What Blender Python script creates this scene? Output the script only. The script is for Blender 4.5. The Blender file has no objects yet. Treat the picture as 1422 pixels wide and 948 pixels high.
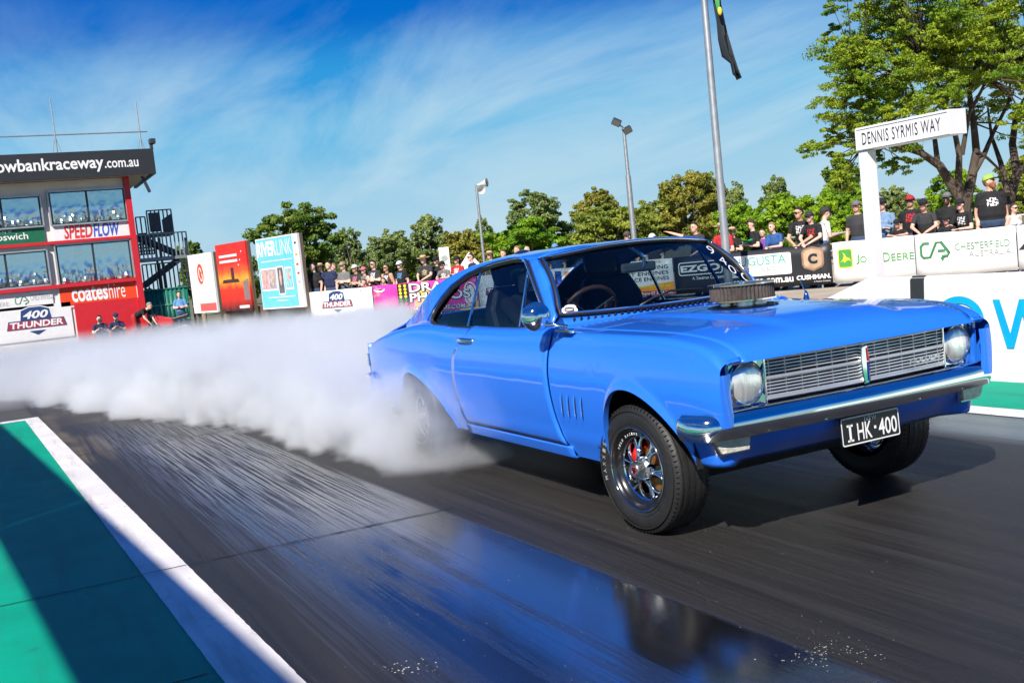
import bpy, bmesh, math, random
import numpy as np
from mathutils import Vector, Matrix, Euler
random.seed(7); RNG = np.random.default_rng(7)
S = bpy.context.scene
COL = S.collection
PI = math.pi
# ------------------------------------------------------------------ camera
W0, H0 = 1422.0, 948.0
FPX = 1453.16
CAM = np.array([4.34151, -3.66180, 1.43843])
_y, _p, _r = math.radians(153.1014), math.radians(4.59736), math.radians(-5.95675)
FW = np.array([math.cos(_y)*math.cos(_p), math.sin(_y)*math.cos(_p), -math.sin(_p)])
_rt = np.cross(FW, [0, 0, 1]); _rt /= np.linalg.norm(_rt); _up = np.cross(_rt, FW)
RT = math.cos(_r)*_rt + math.sin(_r)*_up
UP = -math.sin(_r)*_rt + math.cos(_r)*_up
cd = bpy.data.cameras.new('camera'); cam = bpy.data.objects.new('camera', cd); COL.objects.link(cam)
cd.sensor_width = 36.0; cd.lens = FPX/W0*36.0; cd.clip_start = 0.05; cd.clip_end = 4000
cam.matrix_world = Matrix(((RT[0], UP[0], -FW[0], CAM[0]), (RT[1], UP[1], -FW[1], CAM[1]), (RT[2], UP[2], -FW[2], CAM[2]), (0, 0, 0, 1)))
S.camera = cam
# ------------------------------------------------------------------ world
SUN = Vector((0.77, -0.93, 1.0)).normalized()
wd = bpy.data.worlds.new('World'); S.world = wd; wd.use_nodes = True
nt = wd.node_tree; nt.nodes.clear()
def nn(t, ty, **kw):
    n = t.nodes.new(ty)
    for k, v in kw.items():
        if hasattr(n, k) and not k.startswith('i_'): setattr(n, k, v)
    return n
sky = nn(nt, 'ShaderNodeTexSky', sky_type='NISHITA', sun_disc=False)
sky.sun_elevation = math.asin(SUN.z); sky.sun_rotation = math.atan2(SUN.x, SUN.y)
sky.air_density = 1.0; sky.dust_density = 0.15; sky.ozone_density = 4.0; sky.altitude = 50
hs = nn(nt, 'ShaderNodeHueSaturation'); hs.inputs['Saturation'].default_value = 1.9; hs.inputs['Hue'].default_value = 0.5
nt.links.new(sky.outputs[0], hs.inputs['Color'])
tc = nn(nt, 'ShaderNodeTexCoord'); sp = nn(nt, 'ShaderNodeSeparateXYZ'); nt.links.new(tc.outputs['Generated'], sp.inputs[0])
def wm(op, a, b=None, clamp=False):
    n = nn(nt, 'ShaderNodeMath', operation=op); n.use_clamp = clamp
    for i, v in enumerate((a, b)):
        if v is None: continue
        if isinstance(v, (int, float)): n.inputs[i].default_value = v
        else: nt.links.new(v, n.inputs[i])
    return n.outputs[0]
# deep polarised blue overhead paling towards the horizon, by elevation only
el = wm('MAXIMUM', sp.outputs[2], 0.0)
er = nn(nt, 'ShaderNodeValToRGB'); er.color_ramp.interpolation = 'EASE'
SKYC = [(0.0, (3.1, 4.3, 5.1)), (0.07, (2.3, 4.0, 5.2)), (0.13, (0.95, 3.2, 5.1)), (0.18, (0.22, 2.1, 4.7)), (0.235, (0.01, 0.95, 3.8)), (0.285, (0.0, 0.58, 3.2)), (0.45, (0.01, 0.52, 2.8)), (1.0, (0.05, 0.58, 2.6))]
er.color_ramp.elements[0].position = 0.0; er.color_ramp.elements[1].position = 1.0
for p, c in SKYC[1:-1]: er.color_ramp.elements.new(p)
for e, (p, c) in zip(er.color_ramp.elements, SKYC): e.position = p; e.color = tuple(v/6 for v in c)+(1,)
nt.links.new(el, er.inputs[0])
es = nn(nt, 'ShaderNodeMix', data_type='RGBA', blend_type='MULTIPLY'); es.inputs[0].default_value = 1; nt.links.new(er.outputs[0], es.inputs[6]); es.inputs[7].default_value = (6, 6, 6, 1)
hm = nn(nt, 'ShaderNodeMix', data_type='RGBA'); hm.inputs[0].default_value = 0.97; nt.links.new(hs.outputs[0], hm.inputs[6]); nt.links.new(es.outputs[2], hm.inputs[7])
zz = wm('ADD', wm('MAXIMUM', sp.outputs[2], 0.0), 0.16)
px_ = wm('DIVIDE', sp.outputs[0], zz); py_ = wm('DIVIDE', sp.outputs[1], zz)
cb = nn(nt, 'ShaderNodeCombineXYZ'); nt.links.new(px_, cb.inputs[0]); nt.links.new(py_, cb.inputs[1])
mp = nn(nt, 'ShaderNodeMapping'); mp.inputs['Rotation'].default_value = (0, 0, math.radians(58)); mp.inputs['Scale'].default_value = (0.42, 1.15, 1); mp.inputs['Location'].default_value = (1.3, 0.4, 0)
nt.links.new(cb.outputs[0], mp.inputs[0])
n1 = nn(nt, 'ShaderNodeTexNoise'); n1.inputs['Scale'].default_value = 1.15; n1.inputs['Detail'].default_value = 10; n1.inputs['Roughness'].default_value = 0.60; n1.inputs['Distortion'].default_value = 0.45
nt.links.new(mp.outputs[0], n1.inputs[0])
cr = nn(nt, 'ShaderNodeValToRGB'); cr.color_ramp.elements[0].position = 0.44; cr.color_ramp.elements[1].position = 0.74
nt.links.new(n1.outputs[0], cr.inputs[0])
hw = nn(nt, 'ShaderNodeMapRange'); hw.interpolation_type = 'SMOOTHSTEP'; nt.links.new(sp.outputs[2], hw.inputs[0]); hw.inputs[1].default_value = 0.28; hw.inputs[2].default_value = 0.15; hw.inputs[3].default_value = 0.05; hw.inputs[4].default_value = 0.85
fac = wm('MULTIPLY', cr.outputs[0], hw.outputs[0], True)
mx = nn(nt, 'ShaderNodeMix', data_type='RGBA'); nt.links.new(fac, mx.inputs[0]); nt.links.new(hm.outputs[2], mx.inputs[6]); mx.inputs[7].default_value = (3.7, 4.9, 5.6, 1)
bg = nn(nt, 'ShaderNodeBackground'); bg.inputs[1].default_value = 0.105
nt.links.new(mx.outputs[2], bg.inputs[0])
wo = nn(nt, 'ShaderNodeOutputWorld'); nt.links.new(bg.outputs[0], wo.inputs[0])
# ------------------------------------------------------------------ sun, exposure
sl = bpy.data.lights.new('sun', 'SUN'); sl.energy = 5.0; sl.angle = math.radians(0.53); sl.color = (1.0, 0.95, 0.86)
so = bpy.data.objects.new('sun', sl); COL.objects.link(so); so.rotation_euler = SUN.to_track_quat('Z', 'Y').to_euler(); so.location = (8, -9, 12)
S.view_settings.view_transform = 'Standard'; S.view_settings.look = 'None'; S.view_settings.gamma = 1.0
S.view_settings.use_curve_mapping = False; S.view_settings.exposure = 0.55
S.cycles.max_bounces = 10; S.cycles.transparent_max_bounces = 24; S.cycles.volume_bounces = 4; S.cycles.diffuse_bounces = 3; S.cycles.glossy_bounces = 4
S.cycles.use_denoising = True; S.cycles.use_adaptive_sampling = True; S.cycles.adaptive_threshold = 0.02
S.cycles.caustics_reflective = False; S.cycles.caustics_refractive = False
S.cycles.sample_clamp_indirect = 6.0
# ------------------------------------------------------------------ pixel helpers (photo pixel -> place)
def ray(x, y): return FW + RT*((x-W0/2)/FPX) - UP*((y-H0/2)/FPX)
def at(x, y, D): return CAM + ray(x, y)*D
def onpl(x, y, P, n):
    d = ray(x, y); n = np.array(n, float); return CAM + d*(((np.array(P, float)-CAM)@n)/(d@n))
def ony(x, y, Y): return onpl(x, y, (0, Y, 0), (0, 1, 0))
# ------------------------------------------------------------------ materials
MATS = {}
def mat(name, col=(0.5, 0.5, 0.5), rough=0.6, metal=0.0, coat=0.0, spec=0.5, var=0.12, vscale=6.0, bump=0.0, bscale=40.0, emit=None, sheen=0.0, ior=None, sss=0.0, stretch=None):
    if name in MATS: return MATS[name]
    m = bpy.data.materials.new(name); m.use_nodes = True; t = m.node_tree; b = t.nodes['Principled BSDF']
    b.inputs['Roughness'].default_value = rough; b.inputs['Metallic'].default_value = metal
    b.inputs['Coat Weight'].default_value = coat; b.inputs['Coat Roughness'].default_value = 0.03
    b.inputs['Specular IOR Level'].default_value = spec
    if ior: b.inputs['IOR'].default_value = ior
    c = (*col, 1)
    co = nn(t, 'ShaderNodeTexCoord')
    src = co.outputs['Object']
    if stretch:
        mp = nn(t, 'ShaderNodeMapping'); mp.inputs['Scale'].default_value = stretch; t.links.new(src, mp.inputs[0]); src = mp.outputs[0]
    no = nn(t, 'ShaderNodeTexNoise'); no.inputs['Scale'].default_value = vscale; no.inputs['Detail'].default_value = 5
    t.links.new(src, no.inputs[0])
    mr = nn(t, 'ShaderNodeMapRange'); mr.inputs[1].default_value = 0.3; mr.inputs[2].default_value = 0.7; mr.inputs[3].default_value = 1-var; mr.inputs[4].default_value = 1+var*0.6
    t.links.new(no.outputs[0], mr.inputs[0])
    mu = nn(t, 'ShaderNodeMix', data_type='RGBA', blend_type='MULTIPLY'); mu.inputs[0].default_value = 1; mu.inputs[6].default_value = c
    t.links.new(mr.outputs[0], mu.inputs[7]); t.links.new(mu.outputs[2], b.inputs['Base Color'])
    if bump > 0:
        nb = nn(t, 'ShaderNodeTexNoise'); nb.inputs['Scale'].default_value = bscale; nb.inputs['Detail'].default_value = 4; t.links.new(src, nb.inputs[0])
        bp = nn(t, 'ShaderNodeBump'); bp.inputs['Strength'].default_value = bump; bp.inputs['Distance'].default_value = 0.02
        t.links.new(nb.outputs[0], bp.inputs['Height']); t.links.new(bp.outputs[0], b.inputs['Normal'])
    if emit: b.inputs['Emission Color'].default_value = (*emit[0], 1); b.inputs['Emission Strength'].default_value = emit[1]
    MATS[name] = m
    return m
def glass(name, tint=(0.75, 0.88, 0.92), trans=0.9, ior=1.45):
    if name in MATS: return MATS[name]
    m = bpy.data.materials.new(name); m.use_nodes = True; t = m.node_tree; t.nodes.clear()
    o = nn(t, 'ShaderNodeOutputMaterial'); tr = nn(t, 'ShaderNodeBsdfTransparent'); gl = nn(t, 'ShaderNodeBsdfGlossy'); fr = nn(t, 'ShaderNodeFresnel'); mi = nn(t, 'ShaderNodeMixShader')
    co = nn(t, 'ShaderNodeTexCoord'); no = nn(t, 'ShaderNodeTexNoise'); no.inputs['Scale'].default_value = 3.0; t.links.new(co.outputs['Object'], no.inputs[0])
    bp = nn(t, 'ShaderNodeBump'); bp.inputs['Strength'].default_value = 0.03; bp.inputs['Distance'].default_value = 0.02; t.links.new(no.outputs[0], bp.inputs['Height'])
    t.links.new(bp.outputs[0], gl.inputs['Normal'])
    tr.inputs[0].default_value = tuple(x*trans for x in tint)+(1,); gl.inputs['Roughness'].default_value = 0.01; ge = nn(t, 'ShaderNodeNewGeometry'); iq = nn(t, 'ShaderNodeMix', data_type='FLOAT'); iq.inputs[2].default_value = ior; iq.inputs[3].default_value = 1/ior; t.links.new(ge.outputs['Backfacing'], iq.inputs[0]); t.links.new(iq.outputs[0], fr.inputs[0])
    t.links.new(fr.outputs[0], mi.inputs[0]); t.links.new(tr.outputs[0], mi.inputs[1]); t.links.new(gl.outputs[0], mi.inputs[2]); t.links.new(mi.outputs[0], o.inputs[0])
    MATS[name] = m; return m
# ------------------------------------------------------------------ mesh builder
def V(*a): return np.array(a, float)
def unit(v): v = np.array(v, float); return v/(np.linalg.norm(v)+1e-12)
class MB:
    def __init__(s): s.v = []; s.f = []; s.m = []
    def add(s, vs, fs, m=0):
        b = len(s.v); s.v += [tuple(float(c) for c in p) for p in vs]; s.f += [tuple(b+i for i in f) for f in fs]; s.m += [m]*len(fs); return s
    def box(s, c, size, R=None, m=0):
        c = np.array(c, float); h = np.array(size, float)/2; R = np.eye(3) if R is None else np.array(R, float)
        vs = [c + R@(h*np.array(q)) for q in ((-1,-1,-1),(1,-1,-1),(1,1,-1),(-1,1,-1),(-1,-1,1),(1,-1,1),(1,1,1),(-1,1,1))]
        return s.add(vs, [(0,3,2,1),(4,5,6,7),(0,1,5,4),(1,2,6,5),(2,3,7,6),(3,0,4,7)], m)
    def bar(s, a, b, w, h, m=0, up=(0, 0, 1)):
        a = np.array(a, float); b = np.array(b, float); d = unit(b-a); up = np.array(up, float)
        if abs(d@up) > 0.95: up = V(1, 0, 0)
        x = unit(np.cross(d, up)); z = np.cross(x, d)
        return s.box((a+b)/2, (w, np.linalg.norm(b-a), h), np.stack([x, d, z], 1), m)
    def tube(s, path, rad, n=10, m=0, cap=True, closed=False, ref=(0, 0, 1), ell=None):
        P = [np.array(p, float) for p in path]; k = len(P)
        if not hasattr(rad, '__len__'): rad = [rad]*k
        vs = []; fs = []
        pu = None
        for i in range(k):
            if closed: d = unit(P[(i+1) % k]-P[i-1])
            else: d = unit(P[min(i+1, k-1)]-P[max(i-1, 0)])
            up = np.array(ref, float) if pu is None else pu
            if abs(d@up) > 0.98: up = V(1, 0, 0) if abs(d[0]) < 0.9 else V(0, 1, 0)
            x = unit(np.cross(d, up)); z = np.cross(x, d); pu = z
            e = 1.0 if ell is None else ell
            for j in range(n):
                a = 2*PI*j/n; vs.append(P[i] + rad[i]*(math.cos(a)*x*e + math.sin(a)*z))
        for i in range(k if closed else k-1):
            for j in range(n):
                a = i*n+j; b = i*n+(j+1) % n; c = ((i+1) % k)*n+(j+1) % n; d = ((i+1) % k)*n+j
                fs.append((a, b, c, d))
        if cap and not closed: fs.append(tuple(range(n-1, -1, -1))); fs.append(tuple((k-1)*n+j for j in range(n)))
        return s.add(vs, fs, m)
    def lathe(s, prof, o, ax, n=32, m=0, x0=None, cap=False):
        # prof: (r, h) along axis
        ax = unit(ax); r = V(0, 0, 1) if abs(ax[2]) < 0.9 else V(1, 0, 0)
        x = unit(np.cross(r, ax)); y = np.cross(ax, x); o = np.array(o, float); k = len(prof)
        vs = []; fs = []
        for (rr, h) in prof:
            for j in range(n):
                a = 2*PI*j/n; vs.append(o + ax*h + rr*(math.cos(a)*x+math.sin(a)*y))
        for i in range(k-1):
            for j in range(n): fs.append((i*n+j, i*n+(j+1) % n, (i+1)*n+(j+1) % n, (i+1)*n+j))
        if cap: fs.append(tuple(range(n-1, -1, -1))); fs.append(tuple((k-1)*n+j for j in range(n)))
        return s.add(vs, fs, m)
    def grid(s, G, m=0, flip=False):
        R = len(G); Cn = len(G[0]); vs = [p for row in G for p in row]; fs = []
        for i in range(R-1):
            for j in range(Cn-1):
                q = (i*Cn+j, i*Cn+j+1, (i+1)*Cn+j+1, (i+1)*Cn+j); fs.append(q[::-1] if flip else q)
        return s.add(vs, fs, m)
    def prism(s, poly, o, u, v, n, d, m=0):
        o, u, v, n = [np.array(q, float) for q in (o, u, v, n)]; k = len(poly)
        a = [o+u*p[0]+v*p[1] for p in poly]; b = [q+n*d for q in a]
        fs = [tuple(range(k-1, -1, -1)), tuple(range(k, 2*k))]+[(i, (i+1) % k, k+(i+1) % k, k+i) for i in range(k)]
        return s.add(a+b, fs, m)
    def ball(s, c, r, n=10, k=7, m=0, R=None):
        c = np.array(c, float); r = np.array(r if hasattr(r, '__len__') else (r, r, r), float); R = np.eye(3) if R is None else R
        vs = [c+R@(r*V(0, 0, -1))]; 
        for i in range(1, k):
            t = -PI/2+PI*i/k
            for j in range(n): a = 2*PI*j/n; vs.append(c+R@(r*V(math.cos(t)*math.cos(a), math.cos(t)*math.sin(a), math.sin(t))))
        vs.append(c+R@(r*V(0, 0, 1))); fs = []
        for j in range(n): fs.append((0, 1+(j+1) % n, 1+j)); fs.append((len(vs)-1, 1+(k-2)*n+j, 1+(k-2)*n+(j+1) % n))
        for i in range(k-2):
            for j in range(n): fs.append((1+i*n+j, 1+i*n+(j+1) % n, 1+(i+1)*n+(j+1) % n, 1+(i+1)*n+j))
        return s.add(vs, fs, m)
    def mesh(s, name, smooth=None):
        me = bpy.data.meshes.new(name); me.from_pydata(s.v, [], s.f)
        if s.f: me.polygons.foreach_set('material_index', s.m)
        if smooth:
            me.polygons.foreach_set('use_smooth', [True]*len(me.polygons)); me.set_sharp_from_angle(angle=math.radians(smooth))
        me.update(); return me
    def obj(s, name, mats, parent=None, smooth=None, bevel=0.0, solid=0.0, fixn=False, sub=0):
        me = s.mesh(name, smooth)
        if fixn:
            bm = bmesh.new(); bm.from_mesh(me); bmesh.ops.recalc_face_normals(bm, faces=bm.faces); bm.to_mesh(me); bm.free()
        return link(name, me, mats, parent, bevel, solid, sub)
def link(name, me, mats, parent=None, bevel=0.0, solid=0.0, sub=0):
    for m in (mats if isinstance(mats, (list, tuple)) else [mats]): me.materials.append(m)
    o = bpy.data.objects.new(name, me); COL.objects.link(o)
    if parent is not None: setparent(o, parent)
    if sub: md = o.modifiers.new('sub', 'SUBSURF'); md.levels = sub; md.render_levels = sub
    if solid: md = o.modifiers.new('solid', 'SOLIDIFY'); md.thickness = solid; md.offset = -1
    if bevel: md = o.modifiers.new('bevel', 'BEVEL'); md.width = bevel; md.segments = 2; md.limit_method = 'ANGLE'; md.angle_limit = math.radians(40)
    return o
WORLDM = {}
def setparent(o, p):
    o.parent = p
    M = WORLDM.get(p.name)
    if M is not None: o.matrix_parent_inverse = M.inverted()
def thing(name, label, cat, loc=(0, 0, 0), group=None):
    o = bpy.data.objects.new(name, None); COL.objects.link(o); o.location = tuple(loc); o.empty_display_size = 0.2
    WORLDM[o.name] = Matrix.Translation(Vector(tuple(float(c) for c in loc)))
    return tag(o, label, cat, group)
def tag(o, label=None, cat=None, group=None, kind=None):
    if label: o['label'] = label
    if cat: o['category'] = cat
    if group: o['group'] = group
    if kind: o['kind'] = kind
    return o
def copy_part(o, parent, delta):
    c = o.copy(); COL.objects.link(c); c.parent = None; c.matrix_parent_inverse = Matrix()
    c.location = Vector(o.location)+Vector(tuple(float(x) for x in delta))
    if parent is not None: setparent(c, parent)
    return c
# ------------------------------------------------------------------ lettering
def text_mesh(s, bold=0.0, shear=0.0, spacing=1.0):
    cu = bpy.data.curves.new('lettering', 'FONT'); cu.body = s; cu.size = 1.0; cu.offset = bold; cu.shear = shear; cu.space_character = spacing; cu.resolution_u = 3; cu.fill_mode = 'FRONT'
    o = bpy.data.objects.new('lettering', cu)
    me = o.to_mesh(); n = len(me.vertices)
    co = np.zeros(n*3); me.vertices.foreach_get('co', co); co = co.reshape(-1, 3)
    fs = [tuple(p.vertices) for p in me.polygons]
    o.to_mesh_clear(); bpy.data.objects.remove(o); bpy.data.curves.remove(cu)
    return co, fs
class Board:
    """flat frame: origin o (lower left), u right, v up, n toward the viewer; lengths in metres"""
    def __init__(s, o, u, v, n): s.o, s.u, s.v, s.n = V(*o), unit(u), unit(v), unit(n)
    def P(s, a, b, k=0.0): return s.o + s.u*a + s.v*b + s.n*k
    def text(s, str_, a0, b0, a1, b1, m, parent, k=0.006, bold=0.0, shear=0.0, spacing=1.0, name='lettering', keep=False, slope=0.0):
        co, fs = text_mesh(str_, bold, shear, spacing)
        mn = co.min(0); mx = co.max(0); w = mx-mn
        sx = (a1-a0)/w[0]; sy = (b1-b0)/w[1]
        if keep: sx = sy
        mb = MB(); mb.add([s.P(a0+(c[0]-mn[0])*sx, b0+(c[1]-mn[1])*sy+slope*(c[0]-mn[0])*sx, k) for c in co], fs)
        return mb.obj(name, m, parent)
    def rect(s, a0, b0, a1, b1, m, parent, k=0.004, d=None, name='panel', skew=0.0):
        mb = MB(); pl = [(a0, b0), (a1, b0), (a1+skew, b1), (a0+skew, b1)]
        return s.poly(pl, m, parent, k, d, name)
    def poly(s, pl, m, parent, k=0.004, d=None, name='panel'):
        mb = MB()
        if d: mb.prism(pl, s.P(0, 0, k-d), s.u, s.v, s.n, d)
        else: mb.add([s.P(a, b, k) for a, b in pl], [tuple(range(len(pl)))])
        return mb.obj(name, m, parent)
    def ring(s, ca, cb, ra, rb, w, m, parent, k=0.005, n=32, name='ring', a0=0, a1=360):
        mb = MB(); pts = []
        for i in range(n+1):
            t = math.radians(a0+(a1-a0)*i/n); c, q = math.cos(t), math.sin(t)
            pts.append([s.P(ca+ra*c, cb+rb*q, k), s.P(ca+(ra-w)*c, cb+(rb-w)*q, k)])
        mb.grid(pts); return mb.obj(name, m, parent)
    def disc(s, ca, cb, ra, rb, m, parent, k=0.005, n=28, name='disc'):
        return s.poly([(ca+ra*math.cos(2*PI*i/n), cb+rb*math.sin(2*PI*i/n)) for i in range(n)], m, parent, k, None, name)
def rrect(a0, b0, a1, b1, r, n=5):
    pl = []
    for cx, cy, s in ((a1-r, b0+r, -90), (a1-r, b1-r, 0), (a0+r, b1-r, 90), (a0+r, b0+r, 180)):
        for i in range(n+1): t = math.radians(s+90*i/n); pl.append((cx+r*math.cos(t), cy+r*math.sin(t)))
    return pl
def pchip(xs, ys):
    o = np.argsort(xs); xs = np.array(xs, float)[o]; ys = np.array(ys, float)[o]; h = np.diff(xs); d = np.diff(ys)/h; m = np.zeros(len(xs)); m[0] = d[0]; m[-1] = d[-1]
    for i in range(1, len(xs)-1): m[i] = 0 if d[i-1]*d[i] <= 0 else 2*d[i-1]*d[i]/(d[i-1]+d[i])
    def f(x):
        i = int(np.clip(np.searchsorted(xs, x)-1, 0, len(xs)-2)); t = (x-xs[i])/h[i]
        t = min(max(t, 0.0), 1.0)
        return ((2*t**3-3*t**2+1)*ys[i]+(t**3-2*t**2+t)*h[i]*m[i]+(-2*t**3+3*t**2)*ys[i+1]+(t**3-t**2)*h[i]*m[i+1])
    return f
def sstep(a, b, x): t = min(max((x-a)/(b-a), 0), 1); return t*t*(3-2*t)
WHITE = mat('white_paint', (0.80, 0.79, 0.78), 0.45, var=0.05); BLACK = mat('black_print', (0.014, 0.015, 0.017), 0.5)
# ================================================================== SETTING
SL = 0.0275                      # the strip runs 1.6 degrees off the car
def tk(x, yt, z=0.0): return V(x, yt+SL*x, z)
def sheet(name, pts, m, z, parent=None, kind='structure'):
    mb = MB(); mb.add([(p[0], p[1], z) for p in pts], [tuple(range(len(pts)))]); o = mb.obj(name, m, parent)
    if parent is None: o['kind'] = kind
    return o
def ground_z(x, y):
    return -0.012-0.35*sstep(-29.5, -36, x)*1.0
def m_ground():
    m = mat('dry_grass_and_dirt', (0.16, 0.15, 0.07), 0.95, var=0.35, vscale=0.35, bump=0.6, bscale=8); return m
xs = [-900, -400, -200, -120, -80, -60, -50]+[-44+0.75*i for i in range(22)]+[-27, -22, -16, -10, -5, 0, 5, 10, 20, 60, 200, 900]
ys = [-900, -300, -100, -50, -30, -20, -10, -5, 0, 5, 10, 15, 20, 30, 50, 100, 200, 400, 900]
mb = MB(); mb.grid([[(x, y, ground_z(x, y)) for y in ys] for x in xs], flip=True)
g = mb.obj('ground', m_ground(), None, smooth=40); g['kind'] = 'structure'

def track_material():
    m = bpy.data.materials.new('rubbered_asphalt'); m.use_nodes = True; t = m.node_tree; b = t.nodes['Principled BSDF']
    L = t.links.new
    def math_(op, a, c=None, clamp=False):
        n = nn(t, 'ShaderNodeMath', operation=op); n.use_clamp = clamp
        for i, v in enumerate((a, c)):
            if v is None: continue
            if isinstance(v, (int, float)): n.inputs[i].default_value = v
            else: L(v, n.inputs[i])
        return n.outputs[0]
    def mr(v, a, c, d, e, smooth=False):
        n = nn(t, 'ShaderNodeMapRange'); L(v, n.inputs[0])
        if smooth: n.interpolation_type = 'SMOOTHSTEP'
        for i, q in zip((1, 2, 3, 4), (a, c, d, e)): n.inputs[i].default_value = q
        return n.outputs[0]
    def noise(scale, sc, det=5, rough=0.55, dist=0.0):
        mp = nn(t, 'ShaderNodeMapping'); mp.inputs['Scale'].default_value = sc; mp.inputs['Rotation'].default_value = (0, 0, -SL); L(co.outputs['Object'], mp.inputs[0])
        n = nn(t, 'ShaderNodeTexNoise'); n.inputs['Scale'].default_value = scale; n.inputs['Detail'].default_value = det; n.inputs['Roughness'].default_value = rough; n.inputs['Distortion'].default_value = dist
        L(mp.outputs[0], n.inputs[0]); return n.outputs[0]
    co = nn(t, 'ShaderNodeTexCoord'); sep = nn(t, 'ShaderNodeSeparateXYZ'); L(co.outputs['Object'], sep.inputs[0])
    yt = math_('SUBTRACT', sep.outputs[1], math_('MULTIPLY', sep.outputs[0], SL))
    streak = noise(1.0, (0.22, 7.0, 1), 6, 0.6)          # long tyre streaks
    fine = noise(1.0, (0.7, 52.0, 1), 6, 0.7)
    blot = noise(0.8, (0.5, 1.0, 1), 5, 0.6, 0.4)
    grain = noise(90.0, (1, 1, 1), 3, 0.7)
    s2 = math_('ADD', math_('MULTIPLY', streak, 0.55), math_('MULTIPLY', fine, 0.45))
    # wet, rubbered groove on the camera side of the car's wheel track
    edge = math_('ADD', yt, math_('MULTIPLY', math_('SUBTRACT', fine, 0.5), 0.05))
    w1 = mr(edge, -1.315, -1.365, 0, 1, True)
    w2 = mr(math_('ADD', yt, math_('MULTIPLY', math_('SUBTRACT', s2, 0.5), 1.1)), -2.62, -2.1, 0, 1, True)
    w3 = mr(math_('ADD', sep.outputs[0], math_('MULTIPLY', blot, 2.0)), -8.5, -4.5, 0, 1, True)
    wet = math_('MULTIPLY', math_('MULTIPLY', w1, w2), w3)
    w4 = mr(math_('ADD', yt, math_('MULTIPLY', math_('SUBTRACT', s2, 0.5), 0.7)), 1.75, 2.05, 0, 1, True)   # damp stretch by the far line
    wet = math_('MAXIMUM', wet, math_('MULTIPLY', w4, 0.55))
    holes = mr(math_('ADD', math_('MULTIPLY', s2, 0.6), math_('MULTIPLY', blot, 0.4)), 0.36, 0.48, 0.15, 1.0)
    worn = mr(fine, 0.44, 0.54, 0.0, 1.0, True); back = mr(sep.outputs[0], -0.6, -3.2, 0.0, 1.0, True)
    hm_ = nn(t, 'ShaderNodeMix', data_type='FLOAT'); L(back, hm_.inputs[0]); L(holes, hm_.inputs[2]); L(math_('MULTIPLY', holes, worn), hm_.inputs[3])
    wet = math_('MULTIPLY', wet, hm_.outputs[0])
    rough = math_('ADD', mr(s2, 0.3, 0.7, 0.40, 0.66), math_('MULTIPLY', math_('SUBTRACT', grain, 0.5), 0.25))
    wr = math_('ADD', mr(s2, 0.35, 0.68, 0.05, 0.16), mr(sep.outputs[0], -2.0, -6.0, 0.0, 0.12))
    mixr = nn(t, 'ShaderNodeMix', data_type='FLOAT'); L(wet, mixr.inputs[0]); L(rough, mixr.inputs[2]); L(wr, mixr.inputs[3])
    L(mixr.outputs[0], b.inputs['Roughness'])
    ramp = nn(t, 'ShaderNodeValToRGB'); ramp.color_ramp.elements[0].position = 0.32; ramp.color_ramp.elements[0].color = (0.008, 0.008, 0.009, 1)
    ramp.color_ramp.elements[1].position = 0.68; ramp.color_ramp.elements[1].color = (0.040, 0.037, 0.035, 1)
    L(s2, ramp.inputs[0])
    # worn brown concrete showing through far back
    brown = math_('MULTIPLY', mr(blot, 0.52, 0.66, 0, 1, True), mr(sep.outputs[0], -3.5, -6.5, 0, 1, True))
    brown = math_('MULTIPLY', brown, mr(s2, 0.42, 0.6, 0, 0.85))
    m1 = nn(t, 'ShaderNodeMix', data_type='RGBA'); L(brown, m1.inputs[0]); L(ramp.outputs[0], m1.inputs[6]); m1.inputs[7].default_value = (0.16, 0.125, 0.075, 1)
    m2 = nn(t, 'ShaderNodeMix', data_type='RGBA'); L(math_('MULTIPLY', wet, 0.8), m2.inputs[0]); L(m1.outputs[2], m2.inputs[6]); m2.inputs[7].default_value = (0.006, 0.007, 0.009, 1)
    gm = mr(grain, 0.25, 0.8, 0.65, 1.5)
    m3 = nn(t, 'ShaderNodeMix', data_type='RGBA', blend_type='MULTIPLY'); m3.inputs[0].default_value = 1; L(m2.outputs[2], m3.inputs[6]); L(gm, m3.inputs[7])
    L(m3.outputs[2], b.inputs['Base Color'])
    mixi = nn(t, 'ShaderNodeMix', data_type='FLOAT'); L(wet, mixi.inputs[0]); mixi.inputs[2].default_value = 1.30; mixi.inputs[3].default_value = 3.3
    L(mixi.outputs[0], b.inputs['IOR'])
    bp = nn(t, 'ShaderNodeBump'); bp.inputs['Distance'].default_value = 0.004
    L(mr(wet, 0, 1, 0.55, 0.06), bp.inputs['Strength'])
    L(math_('ADD', math_('MULTIPLY', fine, 0.8), grain), bp.inputs['Height']); L(bp.outputs[0], b.inputs['Normal'])
    return m
TRK = track_material()
mb = MB(); nx = 20
mb.grid([[tk(-46+i*(66/nx), yv, ground_z(-46+i*(66/nx), 0)+0.012) for yv in (-2.84, 0, 2.56)] for i in range(nx+1)], flip=True)
o = mb.obj('drag_strip', TRK); o['kind'] = 'structure'
asph = mat('grey_asphalt', (0.055, 0.054, 0.052), 0.85, var=0.3, vscale=1.2, bump=0.5, bscale=60)
mb = MB(); mb.grid([[tk(x, yv, ground_z(x, 0)+0.008) for yv in (-30, -2.9, 2.6, 5.5)] for x in (-70, -50, -40, -38, -36, -34.5, -33, -31.5, -30, -29, -20, -10.6)], flip=True)
o = mb.obj('staging_pavement', asph); o['kind'] = 'structure'
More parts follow.
